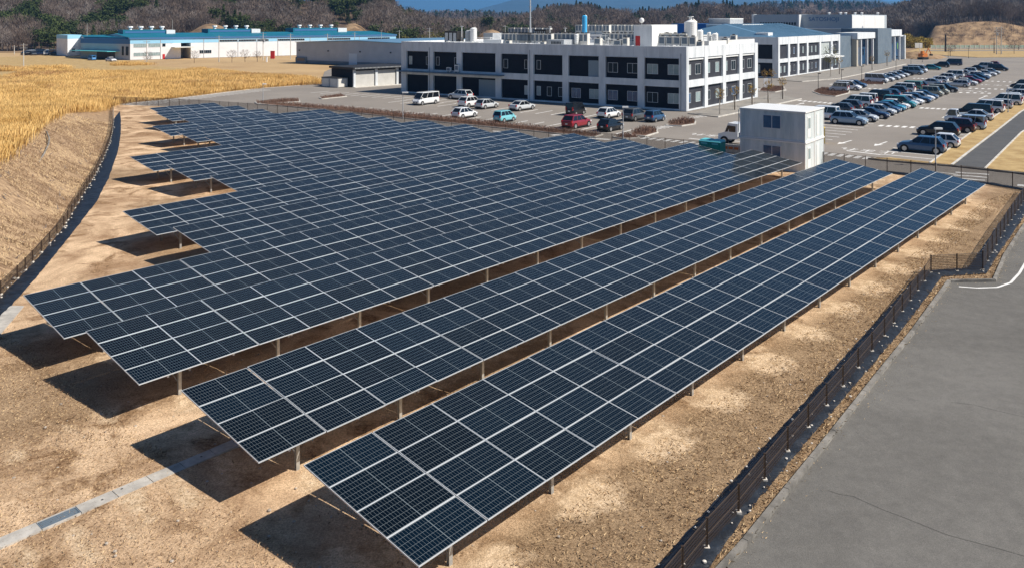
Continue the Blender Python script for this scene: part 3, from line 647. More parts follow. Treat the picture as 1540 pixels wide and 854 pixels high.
fence('boundary_fence', [p for p in BF[7:]] + [G(171, 160)], 1.3, 2.0, 'dark fence between the rearmost panel rows and the empty lot', (1.0,), foot=False)
fence('boundary_fence', FL, 0.75, 1.9, 'brown mesh fence curving along the foot of the left bank', (1.0, 0.5))
# ---------------------------------------------------------------- solar arrays
CT, ST_ = math.cos(TILT), math.sin(TILT); MW = 1.143
def make_module():
    b = MB(); b.k = 1; b.quad((0.012, 0.012, 0.0), (2.250, 0.012, 0.0), (2.250, 1.112, 0.0), (0.012, 1.112, 0.0))
    o = b.build('solar_panel', [M['alu'], M['cells']]); bpy.data.objects.remove(o)
    b = MB()
    for x0, x1, y0, y1 in ((0, 2.262, 0, 0.012), (0, 2.262, 1.112, 1.124), (0, 0.012, 0.012, 1.112), (2.25, 2.262, 0.012, 1.112)):
        b.box(x0, x1, y0, y1, -0.035, 0.004)
    b.k = 1; b.quad((0.012, 0.012, 0.0), (2.250, 0.012, 0.0), (2.250, 1.112, 0.0), (0.012, 1.112, 0.0)); b.k = 2
    b.quad((0.012, 0.012, -0.006), (0.012, 1.112, -0.006), (2.250, 1.112, -0.006), (2.250, 0.012, -0.006))
    me = b.build('solar_panel', [M['alu'], M['cells'], M['white_plain']]); return me
proto_mod = make_module(); mod_mesh = proto_mod.data; bpy.data.objects.remove(proto_mod)
ordw = ['nearest', 'second nearest', 'third nearest', 'fourth', 'fifth', 'sixth', 'seventh', 'eighth', 'ninth', 'tenth', 'eleventh', 'twelfth', 'thirteenth', 'fourteenth', 'fifteenth']
pb = MB(); pb.box(-0.06, 0.06, -0.05, -0.04, 0, 1); pb.box(-0.06, 0.06, 0.04, 0.05, 0, 1); pb.box(-0.006, 0.006, -0.04, 0.04, 0, 1)
post_o = pb.build('leg', M['steel']); post_me = post_o.data; bpy.data.objects.remove(post_o)
rz = math.atan2(DV.y, DV.x); rr = random.Random(3)
for ri, ((a0, b0, nm), ps) in enumerate(zip(ROWS, POSTS)):
    base = AB(a0, b0 + 4 * MW * CT)
    extra = {0: 'long row of dark solar panels nearest the camera, beside the roadside fence', 1: 'second long solar panel row from the camera, above the concrete drain', 2: 'third long row of solar panels from the camera, its left end casting a square shadow', 3: 'fourth row of solar panels, reaching farthest left towards the black sheet', 14: 'shortest solar panel row, farthest from the camera beside the empty lot'}
    lab = extra.get(ri, '%s solar panel row from the camera, %s the row in front' % (ordw[ri], 'starting farther right than' if ROWS[ri][0] > ROWS[ri - 1][0] + 1 else 'its left end level with'))
    root = empty('solar_array', base, rz, lab, 'solar panel array', 'rows of solar panels in the fenced field')
    # y local runs up the slope (towards the back), x along the row
    gaps = {0: (1, 5, 11, 17), 1: (1, 4, 12, 18), 2: (2, 6, 13, 20), 3: (1, 3, 9, 15)}.get(ri, (3, 9, 15))
    off = 0.0; xs = []
    for i in range(nm):
        if i in gaps: off += 0.03
        xs.append(i * LM + off - 0.02 * 2)
    for i in range(nm):
        for j in range(4):
            o = bpy.data.objects.new('solar_panel', mod_mesh); SC.collection.objects.link(o); o.parent = root
            y = j * MW; o.location = (xs[i], y * CT, ZLO + y * ST_ + rr.uniform(-0.004, 0.004)); o.rotation_euler = (TILT + rr.uniform(-0.006, 0.006), rr.uniform(-0.005, 0.005), 0)
    Lt = nm * LM
    b = MB()
    for y in (0.3, 1.35, 2.6, 3.35, 4.3):
        z = ZLO + y * ST_ - 0.04
        b.ob((0.05, y * CT, z - 0.07), (Lt - 0.1, 0, 0), (0, 0.04, 0), (0, 0, 0.062))
    b.build('rail', M['steel'], root)
    cb = MB()
    for k, pa in enumerate(ps):
        x = pa - a0
        for yy in (0.95, 3.35):
            o = bpy.data.objects.new('leg', post_me); SC.collection.objects.link(o); o.parent = root
            zt = ZLO + yy / CT * ST_ - 0.18; o.location = (x, yy, -0.15); o.scale = (1, 1, zt + 0.15)
        cb.ob((x - 0.03, 0.15, ZLO + 0.15 / CT * ST_ - 0.2), (0.06, 0, 0), (0, 4.2, 4.2 * math.tan(TILT)), (0, 0, 0.08))
    cb.build('crossbeam', M['steel'], root)
    for k, pa in enumerate(ps):
        x = pa - a0; bb = MB(); bb.tube((x, 0.97, 0.45), (x, 3.1, 1.25), 0.02, n=5); bb.build('brace', M['steel'], root)
        if k % 3 == 0 and k + 1 < len(ps): bb = MB(); bb.tube((x + 0.05, 3.35, 0.3), (x + ps[1] - ps[0] - 0.05, 3.35, 1.5), 0.015, n=4); bb.build('brace', M['steel'], root)
    jb = MB()
    for k in range(int(nm * 0.9)):
        x = 1.0 + k * LM * 1.1
        if x < Lt - 0.4: jb.box(x, x + 0.06, 0.10, 0.15, ZLO - 0.14, ZLO - 0.085)
    jb.build('cable_clip', M['white_plain'], root)

# ---------------------------------------------------------------- left bank and grass plateau
def sm(t): t = np.clip(t, 0, 1); return t * t * (3 - 2 * t)
SL = [Vector((-12, -6, 0)), Vector((-17, 12, 0))] + FL + [Vector(p) for p in (G(171, 156.5), G(174, 154.5))] + KL[1:5]
def resample(P, step):
    out = []
    for i in range(len(P) - 1):
        L = (P[i + 1] - P[i]).length; n = max(1, int(L / step)); out += [P[i].lerp(P[i + 1], j / n) for j in range(n)]
    return out + [P[-1]]
SP = resample(SL, 1.5); SPa = np.array([(p.x, p.y) for p in SP])
for _ in range(12): SPa[1:-1] = 0.25 * SPa[:-2] + 0.5 * SPa[1:-1] + 0.25 * SPa[2:]
tg = np.gradient(SPa, axis=0); tg /= np.linalg.norm(tg, axis=1)[:, None]; nn_ = np.stack([-tg[:, 1], tg[:, 0]], 1)
for _ in range(40): nn_[1:-1] = 0.25 * nn_[:-2] + 0.5 * nn_[1:-1] + 0.25 * nn_[2:]
nn_ /= np.linalg.norm(nn_, axis=1)[:, None]
offs = np.concatenate([np.arange(0, 9, 0.5), np.arange(9, 30, 1.5), np.arange(30, 110, 5), [120, 150, 190]])
TOPH = lambda Y: 0.25 + 2.85 * (1 - sm((Y - 82) / 52))
GX = SPa[:, 0][:, None] + nn_[:, 0][:, None] * offs[None]; GY = SPa[:, 1][:, None] + nn_[:, 1][:, None] * offs[None]
def bank_z(X, Y, off, Y0):
    th = TOPH(Y0); z = th * sm(off / 6.6) * 0.999 + (vnoise(X, Y, 4, 21) - 0.5) * 0.35 * np.clip(off / 4, 0, 1) + (vnoise(X, Y, 1.2, 22) - 0.5) * 0.10 * np.clip(off / 1, 0, 1)
    z = z * (1 - sm((off - 60) / 90) * 0.7); return z
GZ = bank_z(GX, GY, offs[None] + 0 * GX, SPa[:, 1][:, None] + 0 * GX)
GZ = GZ * 1.0 - 0.02; n0, n1 = GX.shape
V = np.stack([GX, GY, GZ], 2).reshape(-1, 3); I = np.arange(n0 * n1).reshape(n0, n1)
k6 = int(np.searchsorted(offs, 6.4))
def grid_faces(I): return np.stack([I[:-1, :-1], I[1:, :-1], I[1:, 1:], I[:-1, 1:]], 2).reshape(-1, 4)[:, ::-1]
def submesh(name, cols, m):
    II = I[:, cols]; u, inv = np.unique(II, return_inverse=True); F = grid_faces(inv.reshape(II.shape))
    o = bulk(name, V[u], F, m, 'structure'); o.data.polygons.foreach_set('use_smooth', [True] * len(o.data.polygons)); return o
submesh('bank_slope', slice(0, k6 + 1), M['slope']); submesh('grass_plateau', slice(k6, n1), M['dry_turf'])
def blades(n, h, spread, w, seed, droop=0.35, seg=1):
    r = np.random.default_rng(seed); V = []; F = []
    for i in range(n):
        a = r.uniform(0, 6.28); rad = spread * math.sqrt(r.random()); x, y = rad * math.cos(a), rad * math.sin(a)
        hh = h * r.uniform(0.55, 1.0); ln = r.uniform(0, droop) * hh; a2 = r.uniform(0, 6.28); ww = w * r.uniform(0.6, 1.2); b = len(V)
        cx, cy = -math.sin(a2) * ww / 2, math.cos(a2) * ww / 2
        V += [(x - cx, y - cy, -0.1), (x + cx, y + cy, -0.1), (x + math.cos(a2) * ln * 0.4 + cx * 1.1, y + math.sin(a2) * ln * 0.4 + cy * 1.1, hh * 0.6), (x + math.cos(a2) * ln, y + math.sin(a2) * ln, hh)]
        F += [(b, b + 1, b + 2), (b, b + 2, b + 3)]
    return np.array(V), np.array(F)
# tall reeds over the plateau
NT = 90000
si = RNG.integers(0, n0, NT); of = 7.0 + 185 * RNG.random(NT) ** 1.35
keep = np.ones(NT, bool); of_min = 7.0 - 5.8 * sm((SPa[si, 1] - 105) / 25); of = of_min + (of - 7.0)
Xr = SPa[si, 0] + nn_[si, 0] * of + RNG.uniform(-1, 1, NT); Yr = SPa[si, 1] + nn_[si, 1] * of + RNG.uniform(-1, 1, NT)
pxr = 770 + Xr / np.maximum(Yr, 1) * FOC
keep &= (Yr > 35) & (Yr < 226 + 34 * sm((pxr - 130) / 90)) & (pxr > -150) & (of > of_min) & ~((pxr > 483) & (Yr > 150)) & ~((pxr > 440) & (Yr > 232)) & (pxr < 500)
dens = vnoise(Xr, Yr, 9, 31); keep &= (dens + RNG.random(NT) * 0.8 > 0.42) & ~((Yr > 205 - 60 * sm((pxr - 60) / -160)) & (dens < 0.5))
zz = bank_z(Xr, Yr, of, SPa[si, 1]); P = np.stack([Xr, Yr, zz], 1)[keep]; hs = (0.55 + 0.75 * vnoise(Xr, Yr, 9, 33) + 0.45 * RNG.random(NT))[keep]
S = np.stack([np.full(len(P), 1.0), np.full(len(P), 1.0), hs], 1); k2 = (vnoise(P[:, 0], P[:, 1], 11, 35) + RNG.random(len(P)) * 0.45) > 0.44
T1 = [blades(44, 1.0, 1.6, 0.020, 40 + i, droop=0.5) for i in range(6)]
Vv, Ff = scatter(T1, P[k2], S[k2], RNG.random(k2.sum()) * 6.28); bulk('tall_dry_grass', Vv, Ff, M['reed'], label='tall golden dry grass covering the raised field at left')
Vv, Ff = scatter(T1, P[~k2], S[~k2], RNG.random((~k2).sum()) * 6.28); bulk('tall_dry_grass', Vv, Ff, M['reed2'], label='browner dry weeds among the golden grass')
def on_bank(n, seed, lo, hi, w, m, name, omax=7.5):
    r = np.random.default_rng(seed); i = r.integers(0, int(n0 * .62), n); o_ = r.uniform(0.2, omax, n); X = SPa[i, 0] + nn_[i, 0] * o_ + r.uniform(-.7, .7, n) * tg[i, 0]; Y = SPa[i, 1] + nn_[i, 1] * o_ + r.uniform(-.7, .7, n) * tg[i, 1]
    Z = bank_z(X, Y, o_, SPa[i, 1]); k = (Y > 25) & (vnoise(X, Y, 1.7, seed) > .35); X, Y, Z = X[k], Y[k], Z[k]; n = len(X); a = r.normal(2.4, .7, n); L = r.uniform(lo, hi, n); c, s = np.cos(a), np.sin(a)
    V = np.stack([np.stack([X - s * w, Y + c * w, Z - .02], 1), np.stack([X + s * w, Y - c * w, Z - .02], 1), np.stack([X + c * L, Y + s * L, Z + L * r.uniform(.1, .6, n)], 1)], 1).reshape(-1, 3); return bulk(name, V, np.arange(3 * n).reshape(-1, 3), m, 'stuff')
on_bank(60000, 15, .12, .4, .012, M['straw_light'], 'bank_straw'); on_bank(90000, 16, .1, .35, .014, M['straw_dark'], 'bank_straw'); on_bank(700, 17, .3, .7, .05, M['twigs'], 'bank_weeds')
# pipe lying on the bank
b = MB(); pts = [(70, 198), (74, 208), (73, 217), (66, 232), (58, 245), (49, 258), (42, 272), (33, 290), (22, 312)]
P3 = []
for i, (x, y) in enumerate(pts):
    z = 2.9 - 2.1 * i / (len(pts) - 1); P3.append(G(x, y, z))
for i in range(len(P3) - 1): b.tube(P3[i], P3[i + 1], 0.07, n=6)
tag(b.build('drain_pipe', M['kerb_old']), 'thin grey pipe running down the dry grass bank at left', 'pipe')

# ---------------------------------------------------------------- hills and woods
def interp(tab, x): return np.interp(x, [t[0] for t in tab], [t[1] for t in tab])
SKY1 = [(-400, -30), (0, -26), (560, -18), (590, 0), (604, 9), (640, 17), (690, 24), (730, 19), (760, 21), (785, 17), (812, 9), (846, 3), (877, 4), (905, 10), (942, 12), (1000, 13), (1027, 6), (1060, 3), (1085, 2), (1110, 7), (1136, 6), (1180, 13), (1240, 16), (1310, 14), (1332, 9), (1363, 3), (1400, -2), (1460, -4), (1700, -12)]
FOOT1 = [(-400, 350), (80, 352), (100, 385), (560, 400), (600, 370), (700, 420), (760, 520), (1130, 560), (1300, 480), (1360, 455), (1700, 440)]
CR1 = [(-400, 520), (560, 520), (620, 560), (760, 680), (1130, 720), (1300, 600), (1400, 560), (1700, 540)]
TREEH = 9.0
def hill_z(px, D, mound=True):
    f = interp(FOOT1, px); c = interp(CR1, px); zc = CAM_H + (HOR - interp(SKY1, px)) * c / FOC - np.interp(px, [590, 650, 1330, 1400], [TREEH, 14.0, 14.0, 11.0])
    t = (D - f) / (c - f); z = np.maximum(zc, 1.0) * sm(t)
    # valleys and shoulders
    z = z * (1 + 0.0 * D)
    b = np.where(t > 1, zc - (t - 1) * 25, z); z = np.maximum(b, -0.3)
    def bump(x0, w, D0, dw, h): return h * np.exp(-(np.abs(px - x0 + 9 * (vnoise(px, D, 17, 77) - .5)) / w) ** 2.0) * np.exp(-((D - D0) / dw) ** 2)
    for a in ((318, 50, 405, 26, 12.0), (528, 32, 430, 26, 12.5), (740, 22, 470, 40, 8.0)): z = np.maximum(z, bump(*a))
    # terraced cut bank on the right
    rb = (10.6 + 1.3 * sm((px - 1440) / 60) * sm((1560 - px) / 60)) * (0.42 * sm((D - 418) / 7) + 0.2 * sm((D - 428) / 4) + 0.38 * sm((D - 434) / 10)) * sm((px - 1384) / 26) + 1.5 * np.sin(px / 37) * sm((D - 430) / 10) * sm((px - 1420) / 30); z = np.where((px > 1380) & (D < 460), np.maximum(z * sm((D - 440) / 15), rb), z)
    return z + (vnoise(px * 0.3, D, 30, 51) - 0.5) * 3 * sm((D - f) / 40)
pxs = np.arange(-420, 1760, 9.0); Ds = np.concatenate([np.arange(340, 620, 6.0), np.arange(620, 900, 20)])
PX, DD = np.meshgrid(pxs, Ds, indexing='ij'); ZZ = hill_z(PX, DD)
V = np.stack([(PX - 770) / FOC * DD, DD, ZZ], 2).reshape(-1, 3); n0h, n1h = PX.shape; I = np.arange(n0h * n1h).reshape(n0h, n1h); F = grid_faces(I)[:, ::-1]
ctr = V[F].mean(1); fpx = 770 + ctr[:, 0] / ctr[:, 1] * FOC; fD = ctr[:, 1]
def bare(px, D): return ((np.abs(px - 318) < 52 - 14 * vnoise(px, D, 9, 3)) & (D < 410)) | ((np.abs(px - 528) < 34 - 10 * vnoise(px, D, 9, 3)) & (D < 436)) | ((np.abs(px - 740) < 22) & (D < 480)) | ((px > 1398 + 12 * vnoise(px, D, 7, 4)) & (D < 445 + 8 * vnoise(px, D, 13, 5))) | (ZLOW(px, D))
def ZLOW(px, D): return D < interp(FOOT1, px) - 1
bm_ = bare(fpx, fD)
for nm_, msk, mt in (('hills', ~bm_, M['hill']), ('bare_bank', bm_, M['bank'])):
    u, inv = np.unique(F[msk], return_inverse=True); bulk(nm_, V[u], inv.reshape(-1, 4), mt, 'structure')
# tree templates: trunk plus a volume of fine twigs
def bare_tree(seed, h=10, n=150, w=0.10):
    r = np.random.default_rng(seed); V = []; F = []
    def tri(a, b, wd, wt=0.3):
        a, b = np.array(a), np.array(b); d = b - a; s = np.cross(d, [r.normal(), r.normal(), r.normal()]); s = s / (np.linalg.norm(s) + 1e-9) * wd; k = len(V)
        V.extend([a - s, a + s, b + s * wt, b - s * wt]); F.extend([(k, k + 1, k + 2), (k, k + 2, k + 3)])
    tri((0, 0, -1), (r.normal() * .3, r.normal() * .3, h * 0.75), 0.16); tri((0.1, 0, -1), (r.normal() * .3, r.normal() * .3, h * 0.7), 0.14)
    cr = h * 0.30
    for i in range(9):
        a = r.uniform(0, 6.28); z0 = h * r.uniform(0.25, 0.6); tri((0, 0, z0), (math.cos(a) * cr * 0.7, math.sin(a) * cr * 0.7, min(h * .92, z0 + h * r.uniform(.2, .4))), 0.07)
    for i in range(n):
        a = r.uniform(0, 6.28); q = r.random() ** 0.5; z = h * r.uniform(0.32, 1.0); rr_ = cr * math.sqrt(max(0.05, 1 - ((z / h - 0.62) / 0.42) ** 2)) * q
        p = np.array((math.cos(a) * rr_, math.sin(a) * rr_, z)); d = np.array((math.cos(a) * r.uniform(.1, 1), math.sin(a) * r.uniform(.1, 1), r.uniform(0.4, 1.6))); d = d / np.linalg.norm(d) * r.uniform(0.8, 1.9)
        tri(p, p + d, w * r.uniform(0.4, 1.1))
    return np.array(V), np.array(F)
def leafy_tree(seed, h=11, n=420, conifer=False, s=0.55):
    r = np.random.default_rng(seed); V = []; F = []
    k = 0; V += [(-.2, 0, -1), (.2, 0, -1), (0, 0, h * .8), (0, -.2, -1), (0, .2, -1), (0, 0, h * .8)]; F += [(0, 1, 2), (3, 4, 5)]
    lob = [(r.normal() * h * .11, r.normal() * h * .11, h * r.uniform(.45, .85), h * r.uniform(.13, .22)) for _ in range(7)]
    for i in range(n):
        if conifer:
            z = h * r.uniform(0.12, 1.0); R_ = (1.05 - z / h) * h * 0.24 * (0.75 + 0.5 * ((z * 1.3) % 1)); a = r.uniform(0, 6.28); q = r.uniform(.35, 1) * R_; p = np.array((math.cos(a) * q, math.sin(a) * q, z - 0.25 * q))
        else:
            L = lob[r.integers(0, 7)]; d = r.normal(size=3); d /= np.linalg.norm(d); p = np.array(L[:3]) + d * L[3] * r.uniform(.5, 1.1) * np.array((1.2, 1.2, .8))
        a_ = r.normal(size=3); a_ /= np.linalg.norm(a_); b_ = np.cross(a_, r.normal(size=3)); b_ /= np.linalg.norm(b_); ss = s * r.uniform(.5, 1.2); k = len(V)
        V += [p + a_ * ss, p - a_ * ss * .5 + b_ * ss * .8, p - a_ * ss * .5 - b_ * ss * .8]; F.append((k, k + 1, k + 2))
    return np.array(V), np.array(F)
BT = [bare_tree(100 + i, 10, 210, 0.085) for i in range(6)]
LT = [leafy_tree(200 + i) for i in range(4)]; CTt = [leafy_tree(220 + i, 12, 420, True, 0.5) for i in range(3)]
def plant(n, x0, x1, ext, seed, f0=0.0):
    r = np.random.default_rng(seed); px = r.uniform(x0, x1, n); f = interp(FOOT1, px); c = interp(CR1, px); D = f + (c - f + ext) * (f0 + (1 - f0) * r.random(n)); k = ~bare(px, D)
    px, D = px[k], D[k]; return px, D, np.stack([(px - 770) / FOC * D, D, hill_z(px, D) - 0.3], 1)
def forest(n, x0, x1, name, T, m, seed, hmin, hmax, cond=None, ext=30, lab=None, f0=0.0, wmul=1.0):
    px, D, P = plant(n, x0, x1, ext, seed, f0)
    if cond is not None: k = cond(px, D, P); px, D, P = px[k], D[k], P[k]
    r = np.random.default_rng(seed + 1); s = r.uniform(hmin, hmax, len(P)); S = np.stack([s * wmul * r.uniform(.85, 1.25, len(P)), s * wmul * r.uniform(.85, 1.25, len(P)), s], 1)
    Vv, Ff = scatter(T, P, S, r.random(len(P)) * 6.28); return bulk(name, Vv, Ff, m, 'stuff', lab)
ev = lambda px, D: vnoise(px * 0.55, D, 24, 61)
forest(2900, -80, 760, 'bare_wood', BT, M['twigs'], 300, 0.75, 1.15, lambda px, D, P: ev(px, D) < 0.62, lab='leafless brown wood covering the hills behind the factories')
forest(1500, -80, 760, 'bare_wood', BT, M['twigs_grey'], 310, 0.7, 1.1, lambda px, D, P: ev(px, D) < 0.6, lab='paler grey leafless trees in the left wood')
forest(1900, 760, 1420, 'bare_wood', BT, M['twigs'], 320, 0.9, 1.35, lambda px, D, P: ev(px, D) < 0.62, lab='leafless brown wood on the hills behind the main building')
forest(1300, 1300, 1620, 'bare_wood', BT, M['twigs_grey'], 330, 0.9, 1.3, lab='leafless grey brown wood above the cut bank at right')
forest(700, 1300, 1620, 'bare_wood', BT, M['twigs'], 335, 0.9, 1.2, lab='leafless wood above the cut bank, browner trees')
E1 = lambda px, D, P: (ev(px, D) > 0.60) | ((px > 20) & (px < 175) & (vnoise(px, D, 40, 63) > 0.52) & (D > 400))
forest(1500, -80, 760, 'evergreen_wood', LT + CTt[:1], M['needles'], 340, 0.75, 1.1, E1, lab='dark evergreens mixed into the left wood')
forest(900, 760, 1420, 'evergreen_wood', CTt + LT[:2], M['needles'], 350, 0.7, 1.1, lambda px, D, P: ev(px, D) > 0.62, lab='dark evergreens on the hills behind the main building')
forest(330, 590, 705, 'bamboo_grove', LT, M['olive'], 360, 0.55, 0.85, lambda px, D, P: D < 450, ext=-20, lab='olive green grove behind the grey warehouse')
forest(150, 100, 262, 'bamboo_grove', LT, M['olive'], 370, 0.5, 0.8, lambda px, D, P: D < 408, ext=-100, lab='low green grove behind the blue roofed factory')
forest(420, 800, 1130, 'cedar_ridge', CTt, M['needles'], 380, 0.75, 1.35, lambda px, D, P: (vnoise(px, px * 0, 22, 91) > .38), lab='jagged dark cedars along the ridge behind the main building', f0=0.86, ext=25)
forest(260, 765, 905, 'evergreen_wood', LT, M['needles'], 390, 0.8, 1.15, lambda px, D, P: vnoise(px, D, 30, 93) > .42, lab='rounded evergreens on the hump behind the blue tank')
# shrubs dotted over the cut bank and mounds
r = np.random.default_rng(88); n = 420; px = np.where(r.random(n) < .7, r.uniform(1412, 1600, n), r.uniform(270, 560, n)); D = np.where(px > 1000, r.uniform(419, 446, n), r.uniform(388, 420, n)); s = r.uniform(.10, .26, n)
P = np.stack([(px - 770) / FOC * D, D, hill_z(px, D) - .2], 1); Vv, Ff = scatter([bare_tree(600 + i, 10, 60, .12) for i in range(3)], P, np.stack([s * 2.2, s * 2.2, s], 1), r.random(n) * 6.28); bulk('bank_shrubs', Vv, Ff, M['twigs'], label='small leafless shrubs dotted over the tan cut banks')
# individual pines that stand out
def tree_thing(kind, tmplV, tmplF, m, loc, s, label, cat, group, trunk=(0.14, 6)):
    e = empty(kind, loc, random.random() * 6, label, cat, group)
    o = bulk('crown', tmplV * s, tmplF, m, None, parent=e); b = MB(); b.tube((0, 0, -0.5), (0, 0, trunk[1] * s), trunk[0] * s, trunk[0] * 0.5 * s, n=6); b.build('trunk', M['bark'], e); return e
cone_me = None
for i, (px, D, s, lab) in enumerate([(604, 452, 0.7, 'dark pine at the left edge of the notch where the sky shows'), (1366, 566, 1.15, 'round dark pine on the skyline above the cut bank'), (1408, 560, 1.1, 'broad pine on the skyline left of the utility poles'), (1450, 555, 1.25, 'tallest dark pine on the skyline above the cut bank'), (1488, 552, 1.1, 'spreading pine on the skyline right of the cut bank'),
        (1346, 505, 0.9, 'dark cedar just right of the tall grey building'), (703, 455, 0.95, 'dark cedar rising at the right end of the green grove'), (660, 448, 0.8, 'single dark cedar behind the green grove'), (962, 640, 0.9, 'dark cedar on the ridge above the white penthouse'), (945, 600, 0.8, 'small pointed cedar left of the white penthouse'),
        (846, 690, 1.2, 'dark evergreen crowning the rounded hill behind the blue tank'), (1063, 640, 1.2, 'tall dark cedar behind the white silo')]):
    t = (CTt if 'cedar' in lab else LT)[i % 3]; z = float(hill_z(np.array([px * 1.0]), np.array([D * 1.0]))[0]) - 0.5
    tree_thing('cedar_tree' if 'cedar' in lab else 'pine_tree', t[0], t[1], M['needles'], ((px - 770) / FOC * D, D, z), s, lab, 'tree', 'evergreens standing out of the wood')
# farther wooded ridge and blue mountains
def ridge(name, D, depth, tab, m, dpx, seed, rough, x0=-340, x1=1840):
    px = np.arange(x0, x1, dpx); top = interp(tab, px); zc = CAM_H + (HOR - top) * D / FOC + (vnoise(px, px * 0, rough[0], seed) - .5) * rough[1] + (vnoise(px, px * 0 + 9, rough[0] / 4, seed + 1) - .5) * rough[1] * .5
    rows_ = []
    for t in np.linspace(0, 1, 14):
        d = D - depth * (1 - t); rows_.append(np.stack([(px - 770) / FOC * d, px * 0 + d, zc * sm(t) * (1 + (0.12 * (vnoise(px, px * 0 + t * 40, 14, seed + 3) - .5) if t < 1 else 0)) - 2 * (1 - t)], 1))
    V = np.stack(rows_, 1).reshape(-1, 3); I = np.arange(len(px) * 14).reshape(len(px), 14); return bulk(name, V, grid_faces(I)[:, ::-1], m, 'structure')
SKY2 = [(-500, 30), (600, 24), (640, 25), (700, 24), (770, 27), (840, 28), (1000, 28), (1110, 18), (1140, 12), (1200, 9), (1260, 10), (1320, 10), (1340, 14), (1400, 6), (1540, 2), (2100, 0)]
ridge('far_hills', 1500, 500, SKY2, M['hill'], 4, 71, (18, 7))
r = np.random.default_rng(9); n = 5000; px = r.uniform(560, 1600, n); t = r.random(n); d = 1500 - 500 * (1 - t) + 15; zc = CAM_H + (HOR - interp(SKY2, px)) * 1500 / FOC
P = np.stack([(px - 770) / FOC * d, d, zc * sm(t) - 3], 1); s = r.uniform(0.8, 1.4, n); BT2 = [bare_tree(400 + i, 10, 60, 0.3) for i in range(3)]
Vv, Ff = scatter(BT2, P, np.stack([s, s, s], 1), r.random(n) * 6.28); bulk('far_wood', Vv, Ff, M['twigs'], label='hazy leafless wood on the farther ridge')
n = 900; px = r.uniform(560, 1600, n); t = 0.6 + 0.4 * r.random(n); d = 1500 - 500 * (1 - t) + 5; zc = CAM_H + (HOR - interp(SKY2, px)) * 1500 / FOC; s = r.uniform(0.8, 1.3, n)
C2 = [leafy_tree(500 + i, 12, 70, True, 1.4) for i in range(2)]; Vv, Ff = scatter(C2, np.stack([(px - 770) / FOC * d, d, zc * sm(t) - 3], 1), np.stack([s, s, s], 1), r.random(n) * 6.28); bulk('far_evergreens', Vv, Ff, M['needles'], label='hazy dark evergreens on the farther ridge')
ridge('mountains', 9000, 3500, [(-500, 30), (690, 22), (720, 14), (745, 8), (768, 3), (790, 1), (850, 3), (900, -3), (960, -8), (1040, -6), (1120, 0), (1250, -2), (1310, -5), (1360, 4), (1400, 14), (1500, 22), (2100, 28)], M['mountain_wood'], 8, 81, (60, 60))
# haze: real air between the camera and the mountains
hz = bpy.data.materials.new('haze_air'); hz.use_nodes = True; hn = hz.node_tree.nodes; hn.remove(hn['Principled BSDF'])
pv = hn.new('ShaderNodeVolumePrincipled'); pv.inputs['Density'].default_value = 0.00013; pv.inputs['Color'].default_value = (0.20, 0.52, 1.0, 1); pv.inputs['Anisotropy'].default_value = 0.2
hz.node_tree.links.new(pv.outputs[0], hn['Material Output'].inputs['Volume'])
b = MB(); b.box(-9500, 9500, -330, 16500, -2.2, 420); tag(b.build('haze', hz), kind='stuff')
# ---------------------------------------------------------------- framed concrete buildings
def px_t(P, D, L, px):
    """distance along the wall P + D*t seen at photo column px"""
    s = (px - 770) / FOC; return max(-1, min(L + 1, (s * P.y - P.x) / (D.x - s * D.y)))
WR = random.Random(21)
def window(b, P, D, N, t0, t1, z0, z1, m, mull=1, proud=0.0):
    if m is M['window_blind']: m = WR.choice([m, m, M['window_pale'], M['window_dark'], M['window_blue']] if t1 - t0 < 2.5 else [m, M['window_pale']])
    f = MB(b.location); fw = 0.05; Q = P + N * proud
    for (a, c, e, g_) in ((t0, t1, z0, z0 + fw), (t0, t1, z1 - fw, z1), (t0, t0 + fw, z0 + fw, z1 - fw), (t1 - fw, t1, z0 + fw, z1 - fw)):
        f.ob(Q + D * a + UP * e, D * (c - a), N * 0.06, UP * (g_ - e))
    for k in range(1, mull + 1):
        t = t0 + (t1 - t0) * k / (mull + 1); f.ob(Q + D * (t - 0.02) + UP * (z0 + fw), D * 0.04, N * 0.055, UP * (z1 - z0 - 2 * fw))
    fo = f.build('window', M['alu'], b, loc=(0, 0, 0)); p = MB(b.location)
    p.ob(Q + D * (t0 + fw) + UP * (z0 + fw), D * (t1 - t0 - 2 * fw), N * 0.02, UP * (z1 - z0 - 2 * fw)); p.build('pane', m, fo, loc=(0, 0, 0)); return fo
def face(b, P, D, N, L, H, pil, bands, wall_m, frame_m, th=0.4, wins=(), first=0.0):
    w = MB(b.location); w.ob(P + D * 0.01 - N * (th + 0.15), D * (L - 0.02), N * 0.15, UP * (H - 0.5)); w.build('infill_wall', wall_m, b, loc=(0, 0, 0))
    f = MB(b.location)
    for t0, t1 in pil: f.ob(P + D * t0 - N * th, D * (t1 - t0), N * th, UP * H)
    for z0, z1 in bands:
        ts = [first] + [t for pr in pil for t in pr] + [L]
        for i in range(len(pil) - 1): f.ob(P + D * (pil[i][1]) - N * th + UP * z0, D * (pil[i + 1][0] - pil[i][1]), N * (th - 0.04), UP * (z1 - z0))
    f.build('frame', frame_m, b, loc=(0, 0, 0))
    for k in range(len(pil) - 1):   # white reveal line over each upper bay
        g_ = MB(b.location); t0, t1 = pil[k][1], pil[k + 1][0]
    for (t0, t1, z0, z1, m, mu) in wins: window(b, P, D, N, t0, t1, z0, z1, M[m], mu, -th)
C0 = G(1032.5, 168.2); C0.z = 0; L0 = G(603.4, 139.7); R0 = G(1139.8, 146.7)
mb = empty('main_building', C0, 0, 'two storey concrete frame building with dark infill bays between the two parking lots', 'building')
DL = (C0 - L0).normalized(); LL = (C0 - L0).length; NL = Vector((DL.y, -DL.x, 0)); NL = NL if NL.y < 0 else -NL
